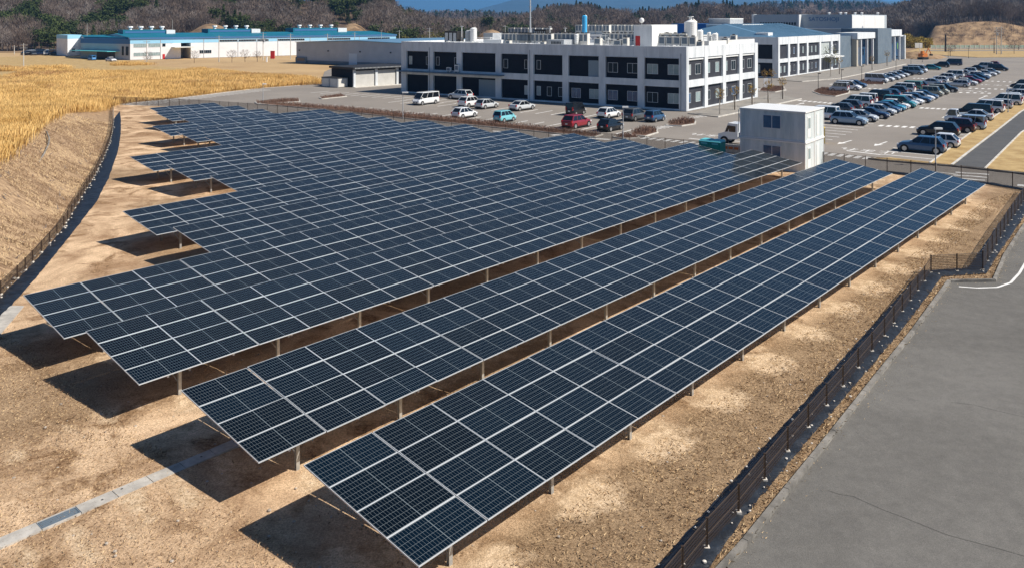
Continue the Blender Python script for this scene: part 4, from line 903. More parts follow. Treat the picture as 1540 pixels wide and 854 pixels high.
DRr = (R0 - C0).normalized(); LR = (R0 - C0).length; NR = Vector((DRr.y, -DRr.x, 0))
H = 9.62
cols = [(603.4, 611), (643.7, 651.4), (686.4, 694), (745, 753.1), (793.6, 802), (845.7, 854.3), (900.3, 910.1), (958.7, 968.6), (1021, 1032.5)]
pl = [(px_t(L0, DL, LL, a), px_t(L0, DL, LL, c)) for a, c in cols]; pl[0] = (0, pl[0][1]); pl[-1] = (pl[-1][0], LL)
T = lambda x: px_t(L0, DL, LL, x)
wl = []
for a, c, lo, up, m1, m2 in [(613.3, 617.9, 0, 1, '', 'window_blind'), (639, 643, 0, 1, '', 'window_dark'), (654, 659, 0, 1, '', 'window_blind'), (681.5, 686, 0, 1, '', 'window_dark'), (755.7, 762, 0, 1, '', 'window_blind'), (787, 792, 1, 1, 'window_blind', 'window_dark'), (805.5, 811.5, 1, 1, 'window_blind', 'window_blind'), (821, 828, 1, 0, 'window_dark', ''), (838, 845, 1, 0, 'window_blind', ''),
        (858, 871.7, 1, 0, 'window_blind', ''), (884.7, 899.2, 1, 0, 'window_blind', ''), (912.7, 927.5, 1, 1, 'window_blind', 'window_dark'), (941.8, 957.6, 1, 1, 'window_blind', 'window_dark'), (971.7, 988, 1, 1, 'window_dark', 'window_blind'), (1002.9, 1019.7, 1, 1, 'window_blind', 'window_blind')]:
    mu = 1 if c - a > 10 else 0
    if up: wl.append((T(a), T(c), 5.35, 6.9, m2, mu))
    if lo: wl.append((T(a), T(c), 1.0, 2.55, m1, mu))
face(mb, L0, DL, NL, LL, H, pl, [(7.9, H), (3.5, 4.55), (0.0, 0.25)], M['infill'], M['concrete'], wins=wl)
Tr = lambda x: px_t(C0, DRr, LR, x)
pr = [(0.42, Tr(1036)), (Tr(1060), Tr(1064.8)), (Tr(1087.4), Tr(1092)), (Tr(1112.2), Tr(1116.8)), (Tr(1135.4), LR)]
wr = []
for a, c in [(1037.2, 1042.3), (1049, 1056.5), (1066, 1071), (1079, 1084.5), (1093, 1097), (1103, 1109), (1118, 1122), (1127, 1133)]:
    wr.append((Tr(a), Tr(c), 5.3, 6.9, 'window_blind' if a < 1110 else 'window_dark', 1 if c - a > 5.5 else 0)); wr.append((Tr(a + .5), Tr(c), 1.1, 2.6, 'window_blind' if int(a) % 2 else 'window_dark', 0))
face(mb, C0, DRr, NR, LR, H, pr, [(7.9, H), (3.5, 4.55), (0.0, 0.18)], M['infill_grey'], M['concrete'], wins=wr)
# shaded south bands under ledge, roof, back walls
B0 = L0 + DRr * LR
b = MB(C0); b.add([v + UP * 9.1 for v in (L0 - NL * .41, C0 - NL * .41 - NR * .41, R0 - NR * .41, B0)], [(0, 1, 2, 3)]); b.build('roof', M['roof_white'], mb, loc=(0, 0, 0))
b = MB(C0); b.ob(L0 + DRr * 0.42, DRr * (LR - 0.42), DL * 0.3, UP * H); b.ob(B0 + DL * 0.31, DL * (LL - .75), DRr * -0.3, UP * H); b.build('rear_wall', M['concrete'], mb, loc=(0, 0, 0))
b = MB(C0); b.ob(L0 - DL * 0.1 + UP * 4.0, DL * (T(757) + 0.3), NL * 1.5, UP * 0.16); b.build('canopy', M['slate'], mb, loc=(0, 0, 0))
b = MB(C0); b.ob(L0 + DL * T(718.6) - NL * 0.4 + UP * 0.02, DL * (T(744.3) - T(718.6)), NL * 0.1, UP * 3.15); b.build('shutter', M['shutter_grey'], mb, loc=(0, 0, 0))
b = MB(C0); b.ob(L0 + DL * T(883.4) - NL * 0.4 + UP * 4.55, DL * (T(899.7) - T(883.4)), NL * 0.08, UP * 2.6); b.build('shutter', M['shutter_grey'], mb, loc=(0, 0, 0))
b = MB(C0)
for k in range(8): t0, t1 = pl[k][1], pl[k + 1][0]; b.ob(L0 + DL * (t0 + .05) - NL * 0.04 + UP * 7.84, DL * (t1 - t0 - .1), NL * 0.07, UP * 0.05)
for k in range(4): t0, t1 = pr[k][1], pr[k + 1][0]; b.ob(C0 + DRr * (t0 + .08) - NR * 0.38 + UP * 7.55, DRr * (t1 - t0 - .16), NR * 0.2, UP * 0.26)
b.build('bay_trim', M['white_metal'], mb, loc=(0, 0, 0))
b = MB(C0); q = C0 - DL * 0.9 + NL * 0.06; b.tube(q, q + UP * 8.6, 0.06); q = L0 + DL * (pl[1][0] + 0.4) + NL * 0.06; b.tube(q, q + UP * 8.6, 0.06); q = L0 + DL * (pl[4][0] + 0.4) + NL * 0.06; b.tube(q, q + UP * 8.6, 0.06)
b.build('downpipe', M['grey_metal'], mb, loc=(0, 0, 0))
# panel joints in the concrete parapet
b = MB(C0)
for k in range(1, 26): b.ob(L0 + DL * (LL * k / 26) + NL * 0.0 + UP * 7.95, DL * 0.02, NL * 0.004, UP * 1.6)
for k in range(1, 9): b.ob(C0 + DRr * (LR * k / 9) + UP * 7.95, DRr * 0.02, NR * 0.004, UP * 1.6)
b.build('panel_joints', M['grey_metal'], mb, loc=(0, 0, 0))
# raised rear parapet, penthouse
def roofpt(px, inset):
    P = L0 + DRr * inset; t = px_t(P, DL, LL, px); return P + DL * t
b = MB(C0); p, q = roofpt(1040, 9), C0 + DRr * 9 - NR * 0.8; b.ob(p + UP * 9.1, q - p, DRr * 0.3, UP * 1.2); b.ob(q + UP * 9.1, DRr * (LR - 9.3), NR * 0.3, UP * 1.2); b.build('parapet', M['roof_white'], mb, loc=(0, 0, 0))
def roofbox(name, x0, x1, inset, depth, z0, z1, m, label, cat, parts=None):
    p, q = roofpt(x0, inset), roofpt(x1, inset); e = empty(name, p + UP * z0, 0, label, cat); b = MB(p + UP * z0); b.ob(p + UP * z0, q - p, DRr * depth, UP * (z1 - z0)); b.build('casing', m, e, loc=(0, 0, 0)); return e, p, q
e, p, q = roofbox('penthouse', 953, 980, 7, 9, 9.1, 12.7, M['concrete'], 'grey rooftop penthouse with a red door and a side whitened as sunlit', 'penthouse')
b = MB(e.location); a = p.lerp(q, .1) - DRr * 0.03; b.ob(a + UP * 9.12, (q - p) * .26, DRr * .06, UP * 1.9); b.build('door', M['red_paint'], e, loc=(0, 0, 0))
b = MB(e.location); b.ob(q + UP * 9.1 + DL * .01, DL * 0.05, DRr * 9, UP * 3.55); b.ob(p - DL * .1 - DRr * .1 + UP * 12.71, (q - p) * 1.04, DRr * 9.2, UP * .12); b.build('lit_side_and_cap', M['white_metal'], e, loc=(0, 0, 0))  # white layer paints sunlight on this side; the cap slab is a real part
e, p, q = roofbox('roof_hut', 821, 848, 3, 4, 9.1, 10.3, M['grey_metal'], 'low grey louvred hut on the roof edge left of the blue tank', 'roof hut')
b = MB(e.location)
for k in range(7): b.ob(p.lerp(q, 0.3 + k * .08) - DRr * .02 + UP * 9.5, (q - p) * .05, DRr * .03, UP * .5)
b.build('louvre', M['dark_metal'], e, loc=(0, 0, 0))
roofbox('roof_hut', 727, 754, 4, 4, 9.1, 10.1, M['white_metal'], 'low white flat box on the roof behind the fourth bay', 'roof hut')
roofbox('roof_hut', 727, 741, 12, 3, 9.1, 11.1, M['grey_metal'], 'small grey block on the roof between the tank cluster and the white units', 'roof hut')
# air conditioning units
def acunit(p, w, d, h, label, group='air conditioning units on the main roof', fans=2, m='cream_metal', zb=9.1):
    e = empty('air_conditioner', p + UP * zb, math.atan2(DL.y, DL.x), label, 'air conditioner', group)
    b = MB(); b.box(0, w, 0, d, 0.25, h); b.box(-.02, w + .02, -.02, d + .02, h, h + .05); b.build('casing', M[m], e)
    b = MB()
    for i in (0.1, w - .2): b.box(i, i + .1, 0.0, d, 0, .25)
    b.build('feet', M['steel'], e)
    for k in range(fans):
        x0 = w * (k + .14) / fans; x1 = w * (k + .86) / fans; b = MB(); b.box(x0, x1, -0.015, 0.0, h * .42, h * .93)
        b.build('grille', M['slate'], e)
    b = MB(); 
    for k in range(fans): b.tube((w * (k + .5) / fans, d * .5, h + .05), (w * (k + .5) / fans, d * .5, h + .22), d * .3, n=10)
    b.build('fan', M['dark_metal'], e); return e
k = 0
for x0, n_, ins, wd, h in ((754, 4, 5, 1.5, 2.1), (780, 4, 5, 1.6, 2.1), (832, 4, 6.5, 1.6, 2.2), (905, 8, 11, 1.5, 2.2), (990, 5, 5.5, 1.15, 1.9), (984, 4, 9.5, 1.3, 2.3)):
    nm_ = {754: 'left end of the front rooftop bank', 780: 'second rooftop bank behind the tall mast', 832: 'rooftop bank left of the blue tank', 905: 'rear rooftop bank right of the blue tank', 990: 'front bank beside the sunlit penthouse wall', 984: 'rear bank against the penthouse'}[x0]
    p = roofpt(x0, ins)
    for i in range(n_): acunit(p + DL * (i * (wd + .12)), wd, 0.9, h, 'air conditioner, %s from left, %s' % (ordw[i].replace('nearest', 'first').replace('second first', 'second').replace('third first', 'third'), nm_), fans=1 if wd < 1.4 else 2); k += 1
# louvred cooling towers
for x0, x1, ins, z1, lab in ((668.5, 687, 6, 11.5, 'black framed cooling tower with three pale panels at the left of the roof'), (803.6, 821, 9, 11.9, 'black louvred cooling tower right of the mast')):
    p, q = roofpt(x0, ins), roofpt(x1, ins); e = empty('cooling_tower', p + UP * 9.1, 0, lab, 'cooling tower'); b = MB(p + UP * 9.1); b.ob(p + UP * 9.5, q - p, DRr * 2, UP * (z1 - 9.5)); b.build('casing', M['dark_metal'], e, loc=(0, 0, 0))
    b = MB(p + UP * 9.1); n_ = 3 if x0 < 700 else 6
    for i in range(n_): b.ob(p.lerp(q, (i + .15) / n_) - DRr * .03 + UP * 9.6, (q - p) * (.7 / n_) * (1 if n_ == 3 else .5), DRr * .05, UP * (z1 - 9.9))
    b.build('panel', M['grey_metal'], e, loc=(0, 0, 0)); b = MB(p + UP * 9.1)
    for i in range(4): b.ob(p.lerp(q, i / 3.3) + UP * 9.1, DL * .1, DRr * 2, UP * .39)
    b.build('stand', M['steel'], e, loc=(0, 0, 0))
# tanks
def tank(px, ins, r, h, m, lab, z0=9.1, cap=None, legs=0.5):
    p = roofpt(px, ins) + UP * z0; e = empty('storage_tank', p, 0, lab, 'tank'); b = MB(); b.tube((0, 0, legs), (0, 0, h), r, n=20); b.tube((0, 0, h), (0, 0, h + r * .35), r, r * .35, n=20); b.build('shell', m, e, smooth=False)
    b = MB()
    for i in range(4): a = i * math.pi / 2 + .4; b.tube((r * .8 * math.cos(a), r * .8 * math.sin(a), 0), (r * .8 * math.cos(a), r * .8 * math.sin(a), legs), .07, n=5)
    b.build('leg', M['steel'], e)
    b = MB(); b.tube((r * 1.05, 0, .3), (r * 1.05, 0, h), .06, n=6); b.tube((r * 1.05, 0, h), (r * .4, 0, h + r * .5), .06, n=6)
    for i in range(int(h / .35)): b.box(-.2, .2, -r - .12, -r - .08, .3 + i * .35, .34 + i * .35)
    b.build('pipework', M['steel'], e)
    if cap: b = MB(); b.tube((0, 0, h + r * .3), (0, 0, h + r * .3 + cap), r * .25, n=10); b.tube((0, 0, h + r * .3 + cap), (0, 0, h + r * .3 + cap + .12), r * .5, n=12); b.build('vent_cap', M['white_metal'], e)
    return e
tank(879, 10, 0.42, 5.2, M['blue_paint'], 'tall slender bright blue tank on the roof', legs=1.3); tank(1038.5, 11, 1.0, 4.2, M['white_metal'], 'tall white silo with a vent cap near the right end of the roof', cap=.5)
tank(704, 7, 0.55, 2.4, M['grey_metal'], 'short grey tank left of two white pipes on the roof'); tank(712, 7, 0.6, 2.9, M['white_metal'], 'white ribbed tank in the left tank cluster'); tank(867, 6, .35, 2.0, M['white_metal'], 'small white tank just left of the blue tank'); tank(1052, 13, .55, 2.7, M['white_metal'], 'small white tank right of the tall silo'); tank(1075, 14, .5, 2.2, M['white_metal'], 'small white tank at the right end of the roof'); tank(1066, 14, .3, 2.4, M['white_metal'], 'thin white tank between two small tanks at the roof end')
# roof pipework: each run a thing
rp = random.Random(5)
for j, (x0, x1, ins, h, lab) in enumerate([(905, 950, 8.5, 1.3, 'white pipework in front of the rear bank left of the penthouse'), (985, 1034, 3.2, .5, 'low pipe run before the right rooftop bank'), (700, 752, 9, 1.2, 'pipe run behind the flat white roof box'), (1076, 1104, 21, 1.0, 'small pipe run at the right rear of the roof'), (668, 722, 3.2, .55, 'low run of white pipes along the roof edge below the left tanks'), (762, 820, 3.0, .5, 'curly white pipework along the roof edge below the rooftop units'), (852, 905, 8, 1.9, 'tangle of white pipes around the blue tank'), (1045, 1076, 13, 1.5, 'white pipework right of the silo')]):
    p, q = roofpt(x0, ins), roofpt(x1, ins); b = MB(p + UP * 9.1); L = (q - p).length
    for lv in (.25, .45, h): b.tube(p + UP * (9.1 + lv * .95) + DRr * lv, q + UP * (9.1 + lv * .95) + DRr * lv, .05, n=5)
    t = 0.0
    while t < L:
        c = p + DL * t; hh = h * rp.uniform(.5, 1.25); b.tube(c + UP * 9.1, c + UP * (9.1 + hh), .06, n=5); b.tube(c + UP * (9.1 + hh), c + UP * (9.1 + hh * .75) + DRr * .5 + DL * rp.uniform(-.4, .4), .06, n=5); t += rp.uniform(.5, 1.4)
    tag(b.build('pipe_run', M['white_metal'], loc=p + UP * 9.1), lab, 'pipes')
for i, (px_, ins_, w_, h_, lab) in enumerate([(760, 2.2, .9, .9, 'smallest unit at the roof edge left of the mast'), (812, 2.2, .9, .8, 'small unit at the roof edge below the black louvres'), (893, 4, 1.2, 1.5, 'single unit right of the blue tank'), (922, 5, 1.4, 1.2, 'low unit alone before the rear bank'), (936, 5, .9, 1.6, 'narrow unit left of the grey penthouse'), (1046, 6, 1.1, 1.2, 'small unit before the raised white parapet'), (1084, 16, 1.2, 1.5, 'unit behind the raised white parapet'), (1098, 21, 1.0, 1.9, 'tall narrow unit at the right rear of the roof')]):
    acunit(roofpt(px_, ins_), w_, .8, h_, lab, 'single units scattered on the main roof', 1)
# antenna mast with arm, dish
p = roofpt(797.5, 14); e = empty('radio_mast', p + UP * 9.1, 0, 'tall grey lattice radio mast rising out of the picture from the roof', 'mast'); b = MB(); b.tube((0, 0, 0), (0, 0, 3), .22, n=8); b.tube((0, 0, 3), (0, 0, 11), .16, .1, n=8)
for z in (5, 7, 9): b.tube((-.4, 0, z), (.4, 0, z), .03, n=5)
b.build('pole', M['grey_metal'], e); b = MB(); b.tube((0, 0, 11), (0, 0, 14), .03, n=5); b.build('whip', M['steel'], e)
p = roofpt(965, 8); e = empty('satellite_dish', p + UP * 12.83, 0, 'white round dish on top of the grey penthouse', 'satellite dish'); b = MB(); b.ball((0, 0, .75), .42, n=14); b.build('radome', M['white_plain'], e); b = MB(); b.tube((0, 0, 0), (0, 0, .4), .05); b.build('stand', M['steel'], e)
for px_, h_, lab in ((694.5, 3.4, 'thin white vent pole left of the tank cluster'), (827, 3.4, 'white vent pole right of the black louvres'), (850, 3.2, 'white vent pole right of the roof hut')):
    p = roofpt(px_, 7); b = MB(p + UP * 9.1); b.tube(p + UP * 9.1, p + UP * (9.1 + h_), .07); b.tube(p + UP * (9 + h_) - DL * .3, p + UP * (9 + h_) + DL * .3, .05, n=6); tag(b.build('vent_pole', M['white_plain'], loc=p + UP * 9.1), lab, 'vent pipe')
# units on the ledge of bay two
for px_, lab in ((674, 'small wall unit on the ledge below the second bay windows'), (686, 'taller wall unit on the ledge beside the third pillar')):
    p = L0 + DL * T(px_) + NL * 0.5; acunit(p, .9, .4, .9 if px_ < 680 else 1.4, lab, 'wall units on the canopy ledge', 1, 'white_metal', 4.17)

# ---------------------------------------------------------------- second building and lobby wings
A2 = G(1170.5, 118.2); B2 = G(1263.6, 103.6); D2 = (B2 - A2).normalized(); L2 = (B2 - A2).length; N2 = Vector((D2.y, -D2.x, 0)); W2 = Vector((-D2.y, D2.x, 0)) ; H2 = 9.55
nb = empty('office_building', A2, 0, 'second concrete frame building with a blue grey metal roof behind the main building', 'building')
T2 = lambda x: px_t(A2, D2, L2, x)
cx_ = [(1170.5, 1173), (1185.5, 1188.2), (1199.6, 1202.2), (1213.6, 1215.8), (1232.7, 1235), (1250, 1252.4), (1261.4, 1263.6)]; p2 = [(T2(a), T2(c)) for a, c in cx_]; p2[0] = (0.42, p2[0][1]); p2[-1] = (p2[-1][0], L2)
w2 = []
for a in (1189.2, 1195.5, 1203, 1209, 1217, 1222, 1228, 1253.5, 1257.5): w2 += [(T2(a), T2(a + 1.8), 5.3, 6.9, 'window_blind', 0), (T2(a + .4), T2(a + 2.1), 1.1, 2.6, 'window_blind', 0)]
w2 += [(T2(1175), T2(1177.5), 1.1, 2.6, 'window_blind', 0), (T2(1181), T2(1183.2), 1.1, 2.6, 'window_blind', 0), (T2(1236.5), T2(1249), 4.6, 7.6, 'window_blind', 6), (T2(1236.5), T2(1249), .2, 3.2, 'window_dark', 4)]
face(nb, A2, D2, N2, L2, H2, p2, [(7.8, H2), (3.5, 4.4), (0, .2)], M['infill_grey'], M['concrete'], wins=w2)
ws = W2; NS = -D2
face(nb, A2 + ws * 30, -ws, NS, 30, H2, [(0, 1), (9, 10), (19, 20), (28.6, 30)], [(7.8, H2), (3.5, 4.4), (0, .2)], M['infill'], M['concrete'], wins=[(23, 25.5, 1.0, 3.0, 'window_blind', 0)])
rm = MB(A2); q = A2 + W2 * .42 + D2 * .42
rm.add([q + UP * 9.3, q + D2 * (L2 - .5) + UP * 9.3, q + D2 * (L2 - 4) + W2 * 15 + UP * 12.6, q + D2 * 4 + W2 * 15 + UP * 12.6, q + W2 * 28 + UP * 9.6, q + D2 * (L2 - .5) + W2 * 28 + UP * 9.6], [(0, 1, 2, 3), (0, 3, 4), (1, 5, 2), (3, 2, 5, 4)])
rm.build('roof', M['metal_roof'], nb, loc=(0, 0, 0))
b = MB(A2)
for k in range(1, 24): s_ = q + D2 * (L2 * k / 24.5); e_ = q + D2 * (4 + (L2 - 8) * k / 24.5) + W2 * 15; b.tube(s_ + UP * 9.36, e_ + UP * 12.66, .05, n=4)
b.build('roof_seam', M['metal_roof'], nb, loc=(0, 0, 0))
b = MB(A2); c = A2 + W2 * 3 + D2 * 1.5; b.ob(c + UP * 9.3, D2 * 3, W2 * 3, UP * 1.3); b.build('plant_box', M['white_metal'], nb, loc=(0, 0, 0))
b = MB(A2); c = A2 + D2 * T2(1240) + N2 * 0.01; b.ob(c + UP * 3.6, D2 * 9, N2 * 2.5, UP * .25); b.build('entrance_canopy', M['white_metal'], nb, loc=(0, 0, 0))
# link wing (slate), lobby 1, slate block, lobby 2
lw = empty('lobby_wing', B2, 0, 'slate grey lobby wing with white columns and coloured banners beyond the office building', 'building')
Tl = lambda x: px_t(B2, D2, 200, x)
t1, t2, t3, t4, t5 = Tl(1283), Tl(1310), Tl(1331), Tl(1350), Tl(1358)
b = MB(B2); b.ob(B2 + D2 * .02 - N2 * 4, D2 * (t1 - .02), N2 * 3.6, UP * 9.0); b.build('slate_wall', M['slate'], lw, loc=(0, 0, 0)); b = MB(B2); b.ob(B2 + D2 * t2 - N2 * 9, D2 * (t3 - t2), N2 * 11, UP * 10.9); b.build('slate_wall', M['slate'], lw, loc=(0, 0, 0))
b = MB(B2); b.ob(B2 + D2 * t1 - N2 * 6, D2 * 1.6, N2 * 7, UP * 7.9); b.build('beige_pier', M['beige'], lw, loc=(0, 0, 0))
def lp_(fn_, nm_):
    b = MB(B2); fn_(b); b.build(nm_, M['concrete'], lw, loc=(0, 0, 0))
lp_(lambda b: b.ob(B2 + D2 * (t1 - .3) - N2 * 5 + UP * 8.0, D2 * (t2 - t1), N2 * 6.3, UP * 1.8), 'entablature'); lp_(lambda b: b.ob(B2 + D2 * (t3 + .1) - N2 * 5 + UP * 8.2, D2 * (t4 - t3), N2 * 6.3, UP * 2.1), 'entablature')
for x in (1290, 1299.5, 1308): lp_(lambda b: b.ob(B2 + D2 * Tl(x) + N2 * .4, D2 * .6, N2 * .6, UP * 8.0), 'column')
for x in (1333, 1341, 1348.5): lp_(lambda b: b.ob(B2 + D2 * Tl(x) + N2 * .4, D2 * .7, N2 * .6, UP * 8.2), 'column')
lp_(lambda b: b.ob(B2 + D2 * Tl(1356) - N2 * 4, D2 * 1.2, N2 * 5, UP * 8.3), 'column'); lp_(lambda b: b.ob(B2 + D2 * (Tl(1349) + .8) - N2 * 4 + UP * 7.9, D2 * (Tl(1356) - Tl(1349) - .85), N2 * 4.6, UP * .39), 'entablature')
b = MB(B2); b.ob(B2 + D2 * (t1 + 1.7) - N2 * 1.4 + UP * .1, D2 * (t2 - t1 - 1.8), N2 * .3, UP * 7.8); b.ob(B2 + D2 * (t3 + .2) - N2 * 1.4 + UP * .1, D2 * (t5 - t3 - 1), N2 * .3, UP * 7.8); b.build('glazing', M['window_blue'], lw, loc=(0, 0, 0))
for x, cm in ((1294, (0.16, 0.03, 0.22)), (1303, (0.5, 0.05, 0.02)), (1311, (0.6, 0.18, 0.02)), (1335, (0.05, 0.45, 0.35)), (1344, (0.02, 0.18, 0.5)), (1351, (0.2, 0.5, 0.05))):
    m_ = mat('banner_%d' % x, cm, 0.7); b = MB(B2); c = B2 + D2 * Tl(x) - N2 * .3; b.ob(c + UP * 3.6, D2 * 1.6, N2 * .04, UP * 2.0); b.build('banner', m_, lw, loc=(0, 0, 0))
# tall block with lettering
K0 = AZ(1281, 283); tb = empty('tall_building', K0, 0, 'tall pale grey building with faint blue lettering behind the office building', 'building')
LA = 0; s1 = (1205.5 - 770) / FOC; tA = (s1 * K0.y - K0.x) / (Wd.x - s1 * Wd.y)
ZT = ZP(22.3, K0.y)
b = MB(K0); b.ob(K0, U * 48, Wd * tA, UP * ZT); b.build('main_block', M['tower_grey'], tb, loc=(0, 0, 0))
b = MB(K0); b.ob(K0 - Wd * .12 + U * .05 + UP * 9.6, U * 44, Wd * .11, UP * (ZT - 9.9));  # whiter sheet puts the sunlight into the colour of the right face
b.ob(K0 + Wd * (tA + .02) - U * 2.5, Wd * .5, U * 3.0, UP * ZT); b.ob(K0 - U * .3 + Wd * .5 + UP * (ZP(44.5, K0.y)), Wd * (tA - .5), U * .29, UP * .35); b.build('lit_face_and_trim', M['white_metal'], tb, loc=(0, 0, 0))
b = MB(K0)
for k in range(1, 3): b.ob(K0 - Wd * .14 + U * (15 * k) + UP * 9.7, U * .12, Wd * .02, UP * (ZT - 10.1))
b.build('face_joint', M['grey_metal'], tb, loc=(0, 0, 0))
sA = K0 + Wd * (tA + .6); s2 = (1131 - 770) / FOC; tB = (s2 * sA.y - sA.x) / (Wd.x - s2 * Wd.y)
b = MB(K0); b.ob(sA + U * 2, U * 40, Wd * tB, UP * (ZT + .1)); b.build('side_block', M['tower_grey'], tb, loc=(0, 0, 0))
b = MB(K0); b.ob(sA + U * 1.7 + Wd * tB, U * 3, Wd * .8, UP * (ZT + .2)); b.build('end_fin', M['white_metal'], tb, loc=(0, 0, 0))
b = MB(K0)
for k in range(14): b.ob(sA + U * 1.93 + Wd * (tB * (.12 + .055 * k)) + UP * (ZT - 3.8), Wd * tB * .035, U * .06, UP * 1.0)
b.build('window_band', M['window_dark'], tb, loc=(0, 0, 0))
x_ = -Wd; y_ = UP; z_ = -U; c = K0 + Wd * (tA * .55) - U * .03 + UP * (ZT - 1.7); 
mm = Matrix(((x_.x, y_.x, z_.x, c.x - K0.x), (x_.y, y_.y, z_.y, c.y - K0.y), (x_.z, y_.z, z_.z, c.z), (0, 0, 0, 1)))
text_mesh("SATOSHOJI", 2.0, mm, M['blue_letter'], 'lettering', 0.02, None, tb, sx=1.05)
for px_ in (1245, 1262, 1270, 1286, 1296, 1320):
    s3 = (px_ - 770) / FOC; t_ = (s3 * K0.y - K0.x) / (Wd.x - s3 * Wd.y) if px_ < 1281 else None
    p = K0 + Wd * t_ + U * 1.5 if px_ < 1281 else AZ(px_, 292); b = MB(); b.tube((0, 0, 0), (0, 0, .5), .35, n=8); b.tube((0, 0, .5), (0, 0, .75), .65, .3, n=10)
    o = b.build('roof_vent', M['white_plain'], None, loc=(p.x, p.y, ZT)); tag(o, 'small white roof vent on the tall pale building', 'roof vent', 'vents on the tall pale building')
# roofscape between the buildings
def simple_block(name, pts, h, m, lab, roof=None, top=.25, cat='building', z0=0.0):
    o0 = Vector((pts[0][0], pts[0][1], 0)); e = empty(name, o0, 0, lab, cat); b = MB(o0); b.prism([(p[0], p[1]) for p in pts], z0, h); b.build('wall', m, e, loc=(0, 0, 0))
    b = MB(o0); c = sum((Vector((p[0], p[1], 0)) for p in pts), Vector()) / len(pts); b.prism([((p[0] - c.x) * 1.01 + c.x, (p[1] - c.y) * 1.01 + c.y) for p in pts], h + .003, h + top); b.build('roof', roof or m, e, loc=(0, 0, 0)); return e
def rect(P, D, L, Wv, w): return [P, P + D * L, P + D * L + Wv * w, P + Wv * w]
simple_block('annex_building', rect(AZ(1062, 215), -Wd, 10, U, 14), ZP(38.5, 215), M['grey_metal'], 'grey rooftop annex block behind the white silo', M['white_metal'])
simple_block('annex_building', rect(AZ(1066, 220), -Wd, 6, U, 9), ZP(29.5, 220), M['grey_metal'], 'upper grey box with a white end behind the silo', M['white_metal'])
simple_block('annex_building', rect(AZ(1010, 235), -Wd, 13, U, 14), ZP(37.5, 235), mat('strong_blue', (0.02, 0.17, 0.5), 0.6), 'low strong blue roofed building behind the white silo')
simple_block('annex_building', rect(AZ(856, 210), -Wd, 34, U, 14), 9.7, M['concrete'], 'long pale rear roof block behind the main building', M['roof_white'])
k = 0
for px0, n_, D_ in ((862, 5, 212), (906, 7, 214), (760, 6, 196)):
    for i in range(n_):
        p = AZ(px0, D_) + (-Wd) * (i * 2.1) + U * 1.0; acunit(p, 1.8, 1.1, 2.6, 'air conditioner, %s from left in the far bank %s' % (['first', 'second', 'third', 'fourth', 'fifth', 'sixth', 'seventh'][i], {862: 'behind the blue tank', 906: 'left of the penthouse', 760: 'behind the mast'}[px0]), 'far rooftop units', zb=9.7 if px0 != 760 else 9.1)

# ---------------------------------------------------------------- grey warehouse, garages, sheds
WA = G(445.7, 95.3); wd_ = (G(537, 98.8) - WA); wd_.normalize(); WL = 52.0; WB = Vector((-wd_.y, wd_.x, 0))
wh = empty('warehouse', WA, 0, 'long low grey metal warehouse with a shallow gable left of the main building', 'warehouse')
e0_, e1_, rg = ZP(66.4, WA.y), ZP(66.4, WA.y), 0
rp_ = WA + wd_ * ((537 - 770) / FOC * WA.y - WA.x) / (wd_.x - (537 - 770) / FOC * wd_.y); tr_ = (rp_ - WA).length; zr = ZP(62.3, rp_.y); ze = zr - .75
b = MB(WA); pts = [(0, 0), (2 * tr_, 0), (2 * tr_, ze), (tr_, zr), (0, ze)]
for q_ in (0, 45.0): b.add([WA + wd_ * t + WB * q_ + UP * z for t, z in pts], [tuple(range(5))])
b.ob(WA + WB * .01, WB * 44.9, wd_ * .05, UP * ze); b.ob(WA + wd_ * (2 * tr_ - .05) + WB * .01, WB * 44.9, wd_ * .05, UP * ze); b.build('wall', M['shed_wall'], wh, loc=(0, 0, 0))
b = MB(WA); 
for ta, tb_, za, zb in ((-.4, tr_, ze, zr), (tr_, 2 * tr_ + .4, zr, ze)): b.add([WA + wd_ * ta - WB * .3 + UP * (za + .02), WA + wd_ * tb_ - WB * .3 + UP * (zb + .02), WA + wd_ * tb_ + WB * 45.3 + UP * (zb + .02), WA + wd_ * ta + WB * 45.3 + UP * (za + .02), WA + wd_ * ta - WB * .3 + UP * (za + .2), WA + wd_ * tb_ - WB * .3 + UP * (zb + .2), WA + wd_ * tb_ + WB * 45.3 + UP * (zb + .2), WA + wd_ * ta + WB * 45.3 + UP * (za + .2)], [(0, 3, 2, 1), (4, 5, 6, 7), (0, 1, 5, 4), (2, 3, 7, 6), (3, 0, 4, 7), (1, 2, 6, 5)])
b.build('roof', M['metal_roof'], wh, loc=(0, 0, 0))
Tw = lambda x: px_t(WA, wd_, 60, x)
b = MB(WA); b.ob(WA + wd_ * Tw(524.8) - WB * .06, wd_ * (Tw(537) - Tw(524.8)), WB * .05, UP * 3.5); b.build('door', mat('pale_door', (0.5, 0.58, 0.66), .6), wh, loc=(0, 0, 0))
b = MB(WA); b.ob(WA + wd_ * .1 - WB * .5, wd_ * (Tw(461)), WB * .49, UP * 1.9); b.build('side_box', M['slate'], wh, loc=(0, 0, 0)); b = MB(WA); b.ob(WA + wd_ * .8 - WB * .55 + UP * .8, wd_ * (Tw(459) - .6), WB * .05, UP * .8); b.build('louvre', mat('brown_louvre', (0.22, 0.17, 0.13), .7), wh, loc=(0, 0, 0))
b = MB(WA)
for x in (450, 493, 541, 587): b.ob(WA + wd_ * Tw(x) - WB * .25 + UP * 3.9, wd_ * .35, WB * .24, UP * .35)
b.build('wall_lamp', M['dark_metal'], wh, loc=(0, 0, 0))
b = MB(WA); b.ob(WA + wd_ * 3 - WB * .04, wd_ * 45, WB * .03, UP * 1.0); b.build('plinth', M['slate'], wh, loc=(0, 0, 0))
